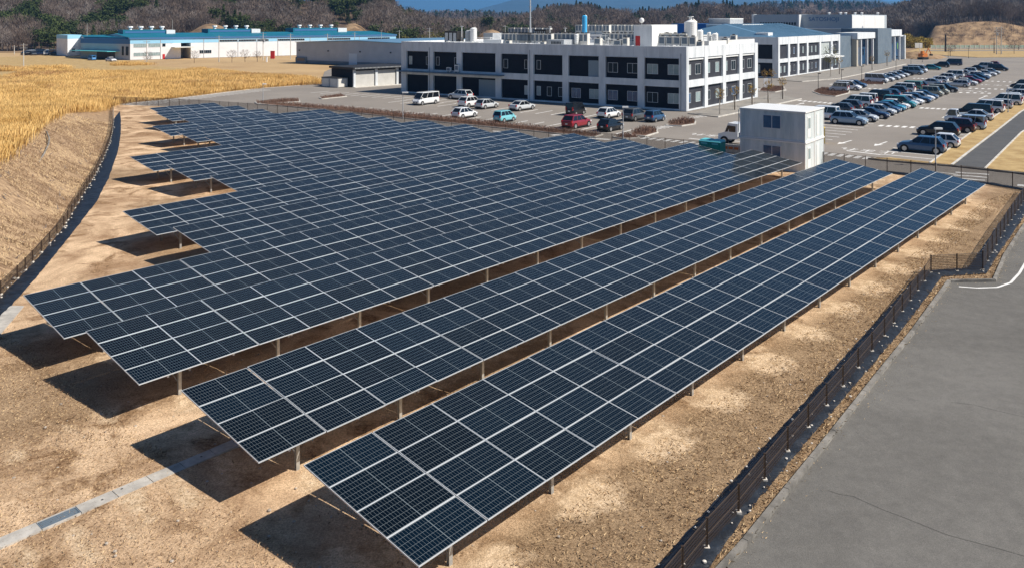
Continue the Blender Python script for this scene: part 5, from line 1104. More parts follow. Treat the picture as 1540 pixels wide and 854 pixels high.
GA = G(530, 131.8); g1 = G(597, 127.3); gd = (g1 - GA).normalized(); gl = (g1 - GA).length + 2.0; gn = Vector((-gd.y, gd.x, 0)); hg = ZP(102, GA.y)
gb = empty('garage_block', GA, 0, 'black garage block with two white roller shutters at the left of the lot', 'garage'); dep = 8.0
b = MB(GA); b.ob(GA + gd * .02, gd * gl, gn * dep, UP * (hg - .5)); b.build('wall', M['infill'], gb, loc=(0, 0, 0))
b = MB(GA); b.ob(GA - gd * .4 - gn * 1.0 + UP * (hg - .42), gd * (gl + .8), gn * (dep + 1.3), UP * .42); b.build('roof', M['dark_metal'], gb, loc=(0, 0, 0))
b = MB(GA); c = GA - gn * 1.01
for i in range(40): b.ob(c + gd * (i * gl / 40) + UP * (hg - .3), gd * (gl / 90), gn * -.03, UP * .25)
b.build('roof_edge_ribs', M['grey_metal'], gb, loc=(0, 0, 0))
Tg = lambda x: px_t(GA, gd, 20, x)
for x0, x1 in ((534, 562.5), (567.5, 594)): b = MB(GA); b.ob(GA + gd * Tg(x0) - gn * .1, gd * (Tg(x1) - Tg(x0)), gn * .11, UP * (hg - .75)); b.build('shutter', M['shutter'], gb, loc=(0, 0, 0))
b = MB(GA)
for x0, x1 in ((530.5, 533.5), (563.3, 566.7), (595, 598)): b.ob(GA + gd * Tg(x0) - gn * .35, gd * (Tg(x1) - Tg(x0)), gn * .36, UP * (hg - .5))
b.build('pillar', M['concrete'], gb, loc=(0, 0, 0))
b = MB(GA); b.ob(GA - gn * 1.4 - gd * .2 + UP * -.05, gd * (gl + .2), gn * 1.3, UP * .1); tag(b.build('garage_apron', M['kerb'], loc=GA), kind='structure')
S0 = G(507.9, 132.4); 
sh = empty('storage_shed', S0, 0, 'low pale metal storage shed in front of the black garage', 'shed'); sl = px_t(S0, -Wd * -1, 20, 483.6)
s_len = ((483.6 - 770) / FOC * S0.y - S0.x) / (Wd.x - (483.6 - 770) / FOC * Wd.y)
b = MB(S0); b.ob(S0, Wd * s_len, U * 2.6, UP * 1.85); b.build('wall', M['grey_metal'], sh, loc=(0, 0, 0)); b = MB(S0); b.ob(S0 - Wd * .1 - U * .1 + UP * 1.855, Wd * (s_len + .2), U * 2.8, UP * .12); b.build('roof', M['dark_metal'], sh, loc=(0, 0, 0))
b = MB(S0); b.ob(S0 - Wd * .06 + U * .15 + UP * .08, U * 2.3, Wd * .05, UP * 1.6); b.ob(S0 + Wd * .25 - U * .05 + UP * .08, Wd * (s_len * .4), U * .04, UP * 1.6); b.ob(S0 + Wd * (s_len * .55) - U * .05 + UP * .08, Wd * (s_len * .4), U * .04, UP * 1.6); b.build('door', M['cream_metal'], sh, loc=(0, 0, 0))

# ---------------------------------------------------------------- blue roofed factory
F0 = G(195.7, 90.7); fd = Vector((0.79, 0.613, 0)); ft = lambda x: px_t(F0, fd, 200, x); FLn = ft(595.5); fw_ = (G(121, 87.9) - F0); fwl = fw_.length; fw_.normalize(); fn = Vector((-fd.y, fd.x, 0))
fb = empty('factory', F0, 0, 'long white factory with a blue roof and rooftop monitors at the upper left', 'factory')
HF = ZP(57.3, F0.y); depth = 42
def fz(py, t): p = F0 + fd * t; return ZP(py, p.y)
hL, hR = ZP(57.3, F0.y), ZP(53.5, (F0 + fd * FLn).y); HF = (hL + hR) / 2
b = MB(F0); b.ob(F0, fd * ft(272), fn * 20, UP * (HF - 1.9)); b.ob(F0 + fd * ft(287), fd * (FLn - ft(287)), fn * 20, UP * (HF - 1.9)); b.ob(F0 + fd * ft(272) + fn * 10, fd * (ft(287) - ft(272)), fn * 10, UP * (HF - 1.9)); b.build('wall', M['factory_wall'], fb, loc=(0, 0, 0))
b = MB(F0); b.ob(F0 - fn * .02 + UP * (HF - 1.895), fd * FLn, fn * 20.02, UP * 1.5); b.build('blue_band', M['factory_band'], fb, loc=(0, 0, 0))
b = MB(F0); b.ob(F0 - fn * .3 - fd * .3 + UP * (HF - .39), fd * (FLn + .6), fn * .3, UP * .55); b.build('gutter', M['factory_blue'], fb, loc=(0, 0, 0))
zrf = ZP(49.5, (F0 + fd * ft(330) + fn * 22).y)
b = MB(F0); q = F0 - fd * .3; b.add([q + UP * (HF + .17), q + fd * (FLn + .6) + UP * (HF + .17), q + fd * (FLn + .6) + fn * 22 + UP * zrf, q + fn * 22 + UP * zrf, q + fn * 44 + UP * HF, q + fd * (FLn + .6) + fn * 44 + UP * HF], [(0, 1, 2, 3), (3, 2, 5, 4)]); b.build('roof', M['factory_roof'], fb, loc=(0, 0, 0))
b = MB(F0); b.add([F0 + UP * 0, F0 + fn * 44, F0 + fn * 44 + UP * HF, F0 + fn * 22 + UP * (zrf - .05), F0 + UP * HF], [(0, 1, 2, 3, 4)]); b.build('gable_wall', M['factory_wall'], fb, loc=(0, 0, 0)); b = MB(F0); p = F0 + fd * FLn; b.add([p, p + fn * 44, p + fn * 44 + UP * HF, p + fn * 22 + UP * (zrf - .05), p + UP * HF], [(4, 3, 2, 1, 0)]); b.build('gable_wall', M['factory_wall'], fb, loc=(0, 0, 0))
for x0, x1, y1 in ((185, 250, 45.5), (313, 378, 44.0), (441, 508, 42.6)):
    Dm = (F0 + fd * ft((x0 + x1) / 2) + fn * 20); off = fn * 18; P_ = F0 + off; tt = lambda x: px_t(P_, fd, 300, x); zt = ZP(y1, (P_ + fd * tt((x0 + x1) / 2)).y); zb = zrf - 1.0
    b = MB(F0); b.ob(P_ + fd * tt(x0) + UP * zb, fd * (tt(x1) - tt(x0)), fn * 8, UP * (zt - zb)); b.build('roof_monitor', M['factory_roof'], fb, loc=(0, 0, 0))
    b = MB(F0); b.ob(P_ + fd * (tt(x0) + .6) - fn * .05 + UP * (zt - 1.1), fd * (tt(x1) - tt(x0) - 1), fn * .06, UP * .6); b.build('monitor_louvre', M['factory_blue'], fb, loc=(0, 0, 0))
    b = MB(F0); b.ob(P_ + fd * tt(x1) - fn * .4 + UP * (zb + .2), fd * (tt(x1 + 13) - tt(x1)), fn * 8, UP * (zt - zb - .3)); b.build('white_box', M['white_metal'], fb, loc=(0, 0, 0))
    for k in range(4):
        c = P_ + fd * (tt(x0 + 15 + 16 * k)) + fn * 4; b = MB(F0); b.tube(c + UP * zt, c + UP * (zt + .8), .6, n=8); b.tube(c + UP * (zt + .8), c + UP * (zt + 1.3), 1.0, .9, n=8); b.build('roof_ventilator', M['white_plain'], fb, loc=(0, 0, 0))
wnd = []
for x0, x1, z0, z1, mu in ((201, 221, 4.2, 5.5, 5), (223, 241, 4.2, 5.5, 4), (201, 221, 1.2, 2.4, 5), (223, 241, 1.2, 2.4, 4), (244, 249, 4.3, 5.4, 0), (300, 318, 1.6, 2.8, 5), (330, 357, HF - 1.75, HF - .95, 10), (359, 385, HF - 1.75, HF - .95, 10), (387, 404, HF - 1.75, HF - .95, 7), (417, 458, HF - 1.75, HF - .95, 12), (492, 527, HF - 1.75, HF - .95, 12), (553, 586, HF - 1.75, HF - .95, 10)):
    window(fb, F0, fd, -fn, ft(x0), ft(x1), z0, z1, M['window_blind'] if z1 < 5.6 and x0 < 243 else M['window_dark'], mu, 0.03)
b = MB(F0)
for x in (241, 306, 329, 357.5, 386, 417.5, 466, 500, 540): b.ob(F0 + fd * ft(x) - fn * .08, fd * .2, fn * .07, UP * (HF - .4))
b.build('downpipe', M['grey_metal'], fb, loc=(0, 0, 0))
b = MB(F0); b.ob(F0 + fd * ft(258) - fn * 4 + UP * 3.9, fd * (ft(287) - ft(258)), fn * 14, UP * .3); b.build('loading_canopy', M['cream_metal'], fb, loc=(0, 0, 0))
b = MB(F0); b.ob(F0 + fd * ft(244.5) - fn * .1, fd * (ft(248) - ft(244.5)), fn * .09, UP * 1.7); b.build('red_door', M['red_paint'], fb, loc=(0, 0, 0))
# end wings, their shade put into greyer wall and darker band colours
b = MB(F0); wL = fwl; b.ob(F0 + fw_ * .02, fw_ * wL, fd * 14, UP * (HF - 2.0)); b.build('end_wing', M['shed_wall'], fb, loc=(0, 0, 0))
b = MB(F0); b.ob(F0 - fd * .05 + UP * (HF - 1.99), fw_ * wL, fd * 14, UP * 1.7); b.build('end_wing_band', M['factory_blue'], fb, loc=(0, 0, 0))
tw = lambda x: px_t(F0, fw_, 60, x)
for x0, x1, z0, z1 in ((189, 194, 1.4, 4.6), (183, 187, 1.4, 4.6)): window(fb, F0, fw_, -fd, tw(x1), tw(x0), z0, z1, M['window_dark'], 0, 0.03)
b = MB(F0); b.ob(F0 + fw_ * tw(180) - fd * 4 + UP * 2.7, fw_ * (tw(123) - tw(180)), fd * 4, UP * .2); b.build('entrance_canopy', M['teal_light'], fb, loc=(0, 0, 0))
b = MB(F0); b.ob(F0 + fw_ * tw(173) - fd * .1, fw_ * (tw(146) - tw(173)), fd * .09, UP * 2.5); b.build('entrance', M['window_dark'], fb, loc=(0, 0, 0))
E0 = G(101.6, 84.8); E1_ = G(121, 86.5); E1_ = AZ(124, 306)
fe_ = empty('factory_annex', E0, 0, 'tall white end block of the blue roofed factory at far left', 'building'); ex = AZ(122, 312) - E0; ex.normalize(); el = (AZ(125, 312) - E0).length; ey = G(85, 83.4) - E0; eyl = ey.length; ey.normalize()
b = MB(E0); b.ob(E0, ex * el, ey * eyl, UP * (ZP(59, E0.y))); b.build('wall', M['factory_wall'], fe_, loc=(0, 0, 0)); zt = ZP(59, E0.y)
b = MB(E0); b.ob(E0 + UP * zt - ex * .04 - ey * .04, ex * (el + .1), ey * (eyl + .1), UP * 1.4); b.build('blue_band', M['factory_band'], fe_, loc=(0, 0, 0))
window(fe_, E0, ex, Vector((ex.y, -ex.x, 0)), el * .3, el * .52, 1.4, 2.7, M['window_dark'], 1, .03)
# white door boxes and the low kerb wall below the factory are hidden in the grass

lk = AZ(120, 304); b = MB(F0); q2 = F0 + fw_ * (fwl + .1) + fd * 1.0
b.ob(q2, (AZ(122, 316) - q2), fd * 60, UP * (HF - .2)); b.build('rear_wing', M['factory_wall'], fb, loc=(0, 0, 0)); b = MB(F0); b.ob(q2 + UP * (HF - .19), (AZ(122, 316) - q2), fd * 60, UP * .5); b.ob(F0 + fw_ * .1 + fd * 1.2 + UP * (HF - .28), fw_ * (fwl - .2), fd * 22, UP * .5); b.build('rear_wing_roof', M['factory_roof'], fb, loc=(0, 0, 0))
# ---------------------------------------------------------------- site cabins, toilets, barrier
Kc = G(1211.1, 261.5); cl, cd, ch = 6.05, 2.62, 2.72
for lv in range(2):
    for dd in range(2):
        p = Kc + Wd * cl + U * (dd * (cd + .06)) + UP * (lv * (ch + .03) + .03)
        lab = ['front lower white site cabin, partly hidden by the dark shaded panels', 'rear lower white site cabin on the parking side', 'front upper white site cabin with a blue sliding window', 'rear upper white site cabin stacked on the parking side'][lv * 2 + dd]
        e = empty('site_cabin', p, math.atan2(-Wd.y, -Wd.x), lab, 'site cabin', 'stacked white site cabins'); b = MB(); b.box(.04, cl - .04, .04, cd - .04, .08, ch - .1)
        for i in range(1, 9):
            if dd == 0: b.box(cl * i / 9 - .02, cl * i / 9 + .02, .025, .04, .12, ch - .14)
        b.build('wall', M['cabin_metal'], e); b = MB()
        for x in (0, cl - .1):
            for y in (0, cd - .1): b.box(x, x + .1, y, y + .1, .09, ch - .12)
        b.box(0, cl, 0, cd, 0, .088); b.build('frame', M['white_metal'], e); b = MB(); b.box(-.05, cl + .05, -.05, cd + (.0 if dd == 0 else .05), ch - .118, ch + (.0)); b.build('roof', M['white_metal'], e)
        e.location.z = lv * (ch + .03)
        if dd == 0:
            f = MB(); x0, x1, z0, z1 = cl * .36, cl * .64, 1.0, 2.25
            for a_, c_, e_, g_ in ((x0, x1, z0, z0 + .06), (x0, x1, z1 - .06, z1), (x0, x0 + .06, z0 + .06, z1 - .06), (x1 - .06, x1, z0 + .06, z1 - .06), ((x0 + x1) / 2 - .03, (x0 + x1) / 2 + .03, z0 + .06, z1 - .06)): f.box(a_, c_, -.02, .04, e_, g_)
            fo = f.build('window', M['alu'], e); f = MB(); f.box(x0 + .06, x1 - .06, 0.0, .03, z0 + .06, z1 - .06); f.build('pane', M['window_blue'], fo)
        f = MB(); y0, y1 = (.75, 1.55) if dd == 0 else (.6, 1.2); z0, z1 = (.35, 2.2) if dd == 0 else (.3, 2.2); f.box(cl - .04, cl - .01, y0, y1, z0, z1); fo = f.build('door', M['white_metal'], e)
        if dd == 0: f = MB(); f.box(cl - .012, cl + .003, y0 + .12, y1 - .12, z0 + .8, z1 - .12); f.build('pane', M['window_blind'], fo)
for k in range(2):
    p = G(1071, 250) + U * .2 + (-Wd) * (k * 1.08 - 1.4); e = empty('portable_toilet', p, math.atan2(-Wd.y, -Wd.x), 'teal portable toilet, %s of the pair beside the white cabins' % ('left' if k == 0 else 'right'), 'portable toilet', 'teal portable toilets')
    b = MB(); b.box(0, 1.02, 0, 1.25, .12, 2.15); b.box(-.02, .06, -.03, .06, .1, 2.2); b.box(.96, 1.04, -.03, .06, .1, 2.2); b.build('body', M['teal_plastic'], e); b = MB(); b.add([(-.04, -.05, 2.2), (1.06, -.05, 2.2), (1.06, 1.3, 2.2), (-.04, 1.3, 2.2), (.1, .1, 2.38), (.92, .1, 2.38), (.92, 1.15, 2.38), (.1, 1.15, 2.38)], [(3, 2, 1, 0), (4, 5, 6, 7), (0, 1, 5, 4), (1, 2, 6, 5), (2, 3, 7, 6), (3, 0, 4, 7)]); b.build('roof', M['teal_light'], e)
    b = MB(); b.box(.14, .88, -.02, 0, .2, 1.95); b.build('door', M['teal_plastic'], e); b = MB(); b.box(.2, .82, -.03, -.018, 1.97, 2.1); b.build('vent', M['teal_light'], e); b = MB(); b.box(-.02, 1.04, -.02, 1.27, 0, .12); b.build('base', M['black_plastic'], e)
pA, pB = G(1088, 228.5), G(1121, 232); bd = (pB - pA); n_ = 4
for i in range(n_):
    c = pA + bd * (i / n_); e = empty('plastic_barrier', c, math.atan2(bd.y, bd.x), 'low cream and orange plastic barrier, %s from the left beside the teal toilets' % ordw[i].replace('nearest', 'first').replace('second first', 'second').replace('third first', 'third'), 'barrier', 'plastic barriers beside the teal toilets')
    L = bd.length / n_ - .05; b = MB(); b.add([(0, -.2, 0), (L, -.2, 0), (L, .2, 0), (0, .2, 0), (0, -.08, .85), (L, -.08, .85), (L, .08, .85), (0, .08, .85)], [(3, 2, 1, 0), (4, 5, 6, 7), (0, 1, 5, 4), (1, 2, 6, 5), (2, 3, 7, 6), (3, 0, 4, 7)]); b.build('body', M['cream_metal'], e); b = MB(); b.box(L * .1, L * .9, -.19, -.12, .35, .6); b.build('stripe', M['orange'], e)
# ---------------------------------------------------------------- vehicles
# side profile: (x, z) of lower body top line from tail to nose, glasshouse points; x forward, length L
CT_ = {
 'hatchback': dict(L=4.0, W=1.70, H=1.50, belt=.92, hood=.90, tail=.95, gb=(-1.92, 1.02), gt=(-1.35, .12), nose=.60),
 'small car': dict(L=3.5, W=1.50, H=1.56, belt=.98, hood=.95, tail=.98, gb=(-1.68, 1.05), gt=(-1.48, .42), nose=.62),
 'box car': dict(L=3.45, W=1.50, H=1.80, belt=1.02, hood=1.0, tail=1.02, gb=(-1.68, 1.18), gt=(-1.60, .78), nose=.68),
 'sedan': dict(L=4.6, W=1.76, H=1.45, belt=.92, hood=.88, tail=.98, gb=(-1.75, 1.0), gt=(-.95, .20), nose=.60),
 'suv': dict(L=4.5, W=1.84, H=1.68, belt=1.06, hood=1.02, tail=1.08, gb=(-2.12, 1.05), gt=(-1.65, .30), nose=.72),
 'minivan': dict(L=4.75, W=1.76, H=1.84, belt=1.04, hood=1.0, tail=1.05, gb=(-2.28, 1.55), gt=(-2.10, .75), nose=.68),
 'wagon': dict(L=4.6, W=1.75, H=1.50, belt=.94, hood=.90, tail=.96, gb=(-2.2, .95), gt=(-1.9, .15), nose=.62),
 'van': dict(L=4.75, W=1.74, H=2.02, belt=1.15, hood=1.02, tail=1.15, gb=(-2.32, 2.0), gt=(-2.26, 1.35), nose=.75),
 'pickup truck': dict(L=3.5, W=1.48, H=1.78, belt=1.0, hood=.95, tail=.8, gb=(.15, 1.60), gt=(.25, 1.15), nose=.7),
}
CACHE = {}
def loft(b, secs, k=None, caps=True):
    n = len(secs[0]); base = []
    vs = [p for s in secs for p in s]; fs = []
    for i in range(len(secs) - 1):
        for j in range(n): fs.append((i * n + j, i * n + (j + 1) % n, (i + 1) * n + (j + 1) % n, (i + 1) * n + j))
    if caps: fs += [tuple(range(n - 1, -1, -1)), tuple(range((len(secs) - 1) * n, len(secs) * n))]
    b.add(vs, fs, k)
def car_meshes(t):
    if t in CACHE: return CACHE[t]
    c = CT_[t]; L, Wc, H = c['L'], c['W'], c['H']; hw = Wc / 2; x0, x1 = -L / 2, L / 2; R = {}
    gb0, gb1 = c['gb']; gt0, gt1 = c['gt']; van = t == 'van'
    def sec(x, ww, zb, zt, cr):
        m_ = .45; return [(x, -ww * .90, zb), (x, -ww, zb + .16), (x, -ww, max(zb + .2, zt - .28)), (x, -ww * .93, zt - .04), (x, -ww * .80, zt + cr * .6), (x, 0, zt + cr), (x, ww * .80, zt + cr * .6), (x, ww * .93, zt - .04), (x, ww, max(zb + .2, zt - .28)), (x, ww, zb + .16), (x, ww * .90, zb)]
    b = MB(); tl = c['tail']; S = [sec(x0, hw * .80, .42, tl * .80, 0), sec(x0 + .06, hw * .90, .30, tl * .96, .0), sec(x0 + .25, hw * .98, .24, tl, .01)]
    if t == 'sedan': S += [sec(gb0, hw, .22, tl * .985, .02)]
    S += [sec(gb0 + .5 if t != 'sedan' else gb0 + .6, hw, .22, c['belt'], .02), sec(0.2, hw, .22, c['belt'], .02), sec(min(gb1, x1 - .5), hw, .22, c['belt'] if not van else c['hood'] + .02, .03), sec(x1 - .38, hw * .97, .22, (c['hood'] + c['nose']) / 2 + .06, .03), sec(x1 - .14, hw * .90, .24, c['nose'] + .06, .02), sec(x1, hw * .74, .34, c['nose'] - .06, .0)]
    if t == 'pickup truck': S = [sec(x0, hw * .96, .45, .62, 0), sec(.1, hw, .40, .64, 0), sec(.14, hw, .22, 1.0, .02), sec(1.3, hw, .22, .96, .02), sec(x1 - .1, hw * .95, .24, .74, .02), sec(x1, hw * .85, .34, .6, 0)]
    loft(b, S)
    if t == 'pickup truck':
        for y in (-hw, hw - .05): b.box(x0, .1, y, y + .05, .62, .98)
        b.box(x0, x0 + .05, -hw + .05, hw - .05, .62, .98)
    R['body'] = b
    gw, rw = hw * .93, hw * (.76 if not van and t not in ('minivan', 'box car', 'pickup truck') else .84); zb = c['belt'] - .02; zt = H - .05
    b = MB(); zf = (c['hood'] if not van else c['hood'] + .02)
    loft(b, [[(gb0, -gw, zb), (gb1, -gw, zb), (gb1, gw, zb), (gb0, gw, zb)], [(gt0, -rw, zt), (gt1, -rw, zt), (gt1, rw, zt), (gt0, rw, zt)]])
    R['windows'] = b
    b = MB(); e = .012
    loft(b, [[(gt0 - .05, -rw - e, zt - .03), (gt1 + .06, -rw - e, zt - .03), (gt1 + .06, rw + e, zt - .03), (gt0 - .05, rw + e, zt - .03)], [(gt0 + .02, -rw + .02, H - .01), (gt1 - .05, -rw + .02, H - .01), (gt1 - .05, rw - .02, H - .01), (gt0 + .02, rw - .02, H - .01)], [(gt0 + .3, -rw + .2, H + .02), (gt1 - .25, -rw + .2, H + .02), (gt1 - .25, rw - .2, H + .02), (gt0 + .3, rw - .2, H + .02)]])
    mids = [(.50, .50)] if t in ('pickup truck',) else [(.36, .30), (.66, .66)] if t not in ('sedan',) else [(.50, .5)]
    pil = [(0, 0, .10), (1, 1, .07)] + [(a_, a_, .055) for a_, _ in mids]
    if t in ('pickup truck',): pil = [(0, 0, .12), (1, 1, .07)]
    for s in (-1, 1):
        for fb_, ft_, w in pil:
            xb = gb0 + (gb1 - gb0) * fb_; xt = gt0 + (gt1 - gt0) * ft_; dx = w if fb_ < 1 else -w
            y0, y1 = s * (gw + .006), s * (rw + .010); yi0, yi1 = s * (gw - .03), s * (rw - .03)
            b.add([(xb, y0, zb), (xb + dx, y0, zb), (xt + dx, y1, zt), (xt, y1, zt), (xb, yi0, zb), (xb + dx, yi0, zb), (xt + dx, yi1, zt), (xt, yi1, zt)], [(0, 1, 2, 3), (4, 7, 6, 5), (0, 4, 5, 1), (2, 6, 7, 3), (0, 3, 7, 4), (1, 5, 6, 2)])
        if van or t == 'minivan' or t == 'box car':
            pass
    # tailgate corner posts
    for s in (-1, 1):
        b.add([(gb0 - .012, s * (gw + .006), zb), (gt0 - .012, s * (rw + .008), zt), (gt0 - .012, s * (rw - .10), zt), (gb0 - .012, s * (gw - .12), zb)], [(0, 1, 2, 3) if s > 0 else (3, 2, 1, 0)])
    R['roof'] = b
    wr = .33 if t not in ('suv',) else .36; wr = .29 if t in ('small car', 'box car', 'pickup truck') else wr
    wx = (x0 + .72, x1 - .80) if not van else (x0 + 1.0, x1 - .75)
    b = MB(); b.tube((0, -.10, 0), (0, .10, 0), wr, n=18); R['tyre'] = b; b = MB(); b.tube((0, -.112, 0), (0, .112, 0), wr * .66, n=14); R['rim'] = b
    b = MB()
    for x in wx:
        for s in (-1, 1):
            n = 16; r_ = wr * 1.16; vs = [(x, s * (hw + .004), wr * .92)] + [(x + r_ * math.cos(math.pi * 2 * i / n), s * (hw + .004), max(.235, wr + r_ * math.sin(math.pi * 2 * i / n))) for i in range(n)]
            b.add(vs, [((0, 1 + i, 1 + (i + 1) % n) if s > 0 else (0, 1 + (i + 1) % n, 1 + i)) for i in range(n)])
    b.box(x0 + .1, x1 - .15, -hw * .98, hw * .98, .15, .26); b.box(x1 - .10, x1 + .012, -hw * .55, hw * .55, .36, .52); b.box(x0 - .015, x0 + .1, -hw * .6, hw * .6, .30, .42)
    R['trim'] = b
    R['wx'] = wx; R['wr'] = wr; R['hw'] = hw
    b = MB(); nz = c['nose']; b.ob((x1 - .26, 0, nz - .07), (.22, -.05, 0), (0, -.30, 0), (0, 0, .14)); R['hl'] = b
    b = MB(); b.box(x0 - .008, x0 + .14, -.05, .14, tl * .70, tl * (.98 if t not in ('minivan', 'van', 'box car') else 1.2)); R['tl'] = b
    b = MB(); b.box(-.01, .01, -.165, .165, 0, .165); R['plate'] = b
    b = MB(); b.box(-.06, .1, -.09, .09, 0, .14); R['mirror'] = b
    CACHE[t] = R; return R
PROT = {}
def proto(t):
    if t in PROT: return PROT[t]
    R = car_meshes(t); names = [('body', 'body', M['paint_car']), ('windows', 'windows', M['carglass']), ('roof', 'roof', M['paint_car']), ('trim', 'trim', M['black_plastic'])]
    out = []
    def mk(mb_, name, m, sm_=False):
        o = mb_.build(name, m, smooth=sm_); me = o.data; bpy.data.objects.remove(o); return me
    for k_, n_, m_ in names: out.append((n_, mk(R[k_], n_, m_), (0, 0, 0), m_ is M['paint_car'], None))
    ty, rm_ = mk(R['tyre'], 'wheel', M['tyre']), mk(R['rim'], 'rim', M['rim'])
    for x in R['wx']:
        for s in (-1, 1): out.append(('wheel', ty, (x, s * (R['hw'] - .085), R['wr']), False, rm_))
    c = CT_[t]; L = c['L']; hl, tlm, pt, mr = mk(R['hl'], 'headlight', M['lamp_clear']), mk(R['tl'], 'taillight', M['lamp_red']), mk(R['plate'], 'number_plate', M['plate']), mk(R['mirror'], 'mirror', M['paint_car'])
    det = [('headlight', hl, (0, R['hw'] - .10, 0), False, None), ('headlight', hl, (0, -(R['hw'] - .42), 0), False, None), ('taillight', tlm, (0, R['hw'] - .24, 0), False, None), ('taillight', tlm, (0, -(R['hw'] - .14), 0), False, None),
           ('number_plate', pt, (L / 2 + .022, 0, .40), False, None), ('number_plate', pt, (-L / 2 - .018, 0, .55), False, None), ('mirror', mr, (c['gb'][1] - .30, R['hw'] + .06, c['belt']), True, None), ('mirror', mr, (c['gb'][1] - .30, -R['hw'] - .06, c['belt']), True, None)]
    PROT[t] = (out, det); return PROT[t]
HD = {'u': math.atan2(U.y, U.x), '-u': math.atan2(-U.y, -U.x), 'w': math.atan2(Wd.y, Wd.x), '-w': math.atan2(-Wd.y, -Wd.x)}
def car(t, px, py, col, hd, label, group=None, dz=0.0, jit=True):
    p = G(px, py); det = p.y < 175; out, dt = proto(t)
    e = empty({'van': 'parked_van', 'minivan': 'parked_minivan', 'pickup truck': 'parked_truck'}.get(t, 'parked_car'), (p.x, p.y, -.03), (HD[hd] if isinstance(hd, str) else hd) + (random.uniform(-.03, .03) if jit else 0), label, {'van': 'van', 'minivan': 'minivan', 'pickup truck': 'truck'}.get(t, 'car'), group)
    for n_, me_, loc, pc, sub in out + (dt if det else []):
        o = bpy.data.objects.new(n_, me_); SC.collection.objects.link(o); o.parent = e; o.location = loc
        if pc: o.color = (*col, 1)
        if sub: q = bpy.data.objects.new('rim', sub); SC.collection.objects.link(q); q.parent = o
    return e
CO = dict(white=(.84, .85, .85), silver=(.58, .61, .63), greysilver=(.42, .47, .52), steelblue=(.28, .38, .48), navy=(.015, .03, .08), darkblue=(.04, .10, .20), black=(.008, .008, .010), grey=(.09, .10, .11), maroon=(.05, .008, .012),
          red=(.28, .02, .03), aqua=(.22, .58, .64), teal=(.03, .25, .28), green=(.13, .32, .24), khaki=(.36, .35, .27), lightblue=(.32, .45, .60), tealblue=(.04, .30, .45), darkgreen=(.02, .07, .05))
CN = dict(steelblue='blue grey', greysilver='grey silver', darkblue='dark blue', lightblue='light blue', tealblue='bright teal blue', darkgreen='dark green', grey='dark grey', maroon='dark maroon', aqua='pale turquoise')
# lot left of the crossing
LEFT = [('van', 640.5, 157, 'white', '-u', 'silver white van facing the camera at the left of the lot'), ('suv', 692.5, 149.5, 'silver', 'w', 'silver car parked side on against the main building below the third pillar'), ('suv', 708, 160.5, 'white', 'u', 'white compact suv partly behind a silver hatchback'),
 ('hatchback', 732, 163, 'silver', 'u', 'silver hatchback beside the white compact suv in the middle of the left lot'), ('sedan', 785, 165.5, 'silver', 'u', 'pale silver sedan alone in front of the middle bays'), ('hatchback', 698.5, 177, 'white', 'u', 'white hatchback at the left end of the row along the hedge'),
 ('small car', 759, 183, 'aqua', 'u', 'pale turquoise small car along the hedge'), ('box car', 866, 172.5, 'black', 'u', 'black box shaped car right of the pale sedan'), ('hatchback', 915.5, 177, 'white', 'u', 'white hatchback with dark rear window in front of the seventh bay'),
 ('suv', 955, 180.5, 'grey', 'u', 'dark grey suv near the right corner of the main building'), ('small car', 985, 182.5, 'darkblue', 'u', 'dark blue small car with a yellow plate beside the dark grey suv'), ('suv', 867, 191.5, 'red', 'u', 'red suv beside the hedge'), ('hatchback', 918, 196, 'black', 'u', 'black coupe like hatchback at the right end of the hedge row')]
for a in LEFT: car(a[0], a[1], a[2], CO[a[3]], a[4], a[5], 'cars parked in front of the main building')
def block(rows, where, grp):
    cnt = {}
    for i, (t, px, py, c, h) in enumerate(rows):
        ln = CN.get(c, c); o_ = ['nearest', 'second', 'third', 'fourth', 'fifth', 'sixth', 'seventh', 'eighth', 'ninth', 'tenth', 'eleventh', 'twelfth', 'thirteenth', 'fourteenth', 'fifteenth', 'sixteenth', 'seventeenth', 'eighteenth'][i]
        car(t, px, py, CO[c], h, '%s %s, %s in the %s' % (ln, t, o_, where), grp)
block([('suv', 1277, 187, 'steelblue', '-w'), ('hatchback', 1297, 182, 'silver', '-w'), ('sedan', 1311, 177.3, 'navy', '-w'), ('hatchback', 1325, 172.5, 'silver', '-w'), ('hatchback', 1333, 169.2, 'darkblue', '-w'), ('hatchback', 1341, 166.5, 'tealblue', '-w'), ('hatchback', 1347, 163.8, 'white', '-w'), ('minivan', 1353, 161.5, 'teal', '-w'),
       ('hatchback', 1361, 159.2, 'silver', '-w'), ('hatchback', 1369, 156.8, 'white', '-w'), ('wagon', 1378, 154, 'darkblue', '-w'), ('hatchback', 1386, 151.5, 'white', '-w'), ('hatchback', 1392, 149, 'darkblue', '-w'), ('box car', 1403, 145, 'khaki', '-w'), ('box car', 1412, 142, 'khaki', '-w'), ('suv', 1421, 138.5, 'black', '-w')],
      'long double row facing right, from its near end', 'cars in the long double row, facing right')
block([('minivan', 1236, 179, 'white', 'w'), ('hatchback', 1262, 169.5, 'grey', 'w'), ('suv', 1273, 166.3, 'grey', 'w'), ('minivan', 1288, 160.5, 'white', 'w'), ('box car', 1302, 156.5, 'white', 'w'), ('minivan', 1319, 151.2, 'black', 'w'), ('hatchback', 1336, 146.5, 'darkblue', 'w'), ('suv', 1345, 142.8, 'grey', 'w'), ('minivan', 1356, 139.3, 'white', 'w'),
       ('minivan', 1368, 135.8, 'green', 'w'), ('hatchback', 1379, 133, 'maroon', 'w')], 'long double row facing left, from its near end', 'cars in the long double row, facing left')
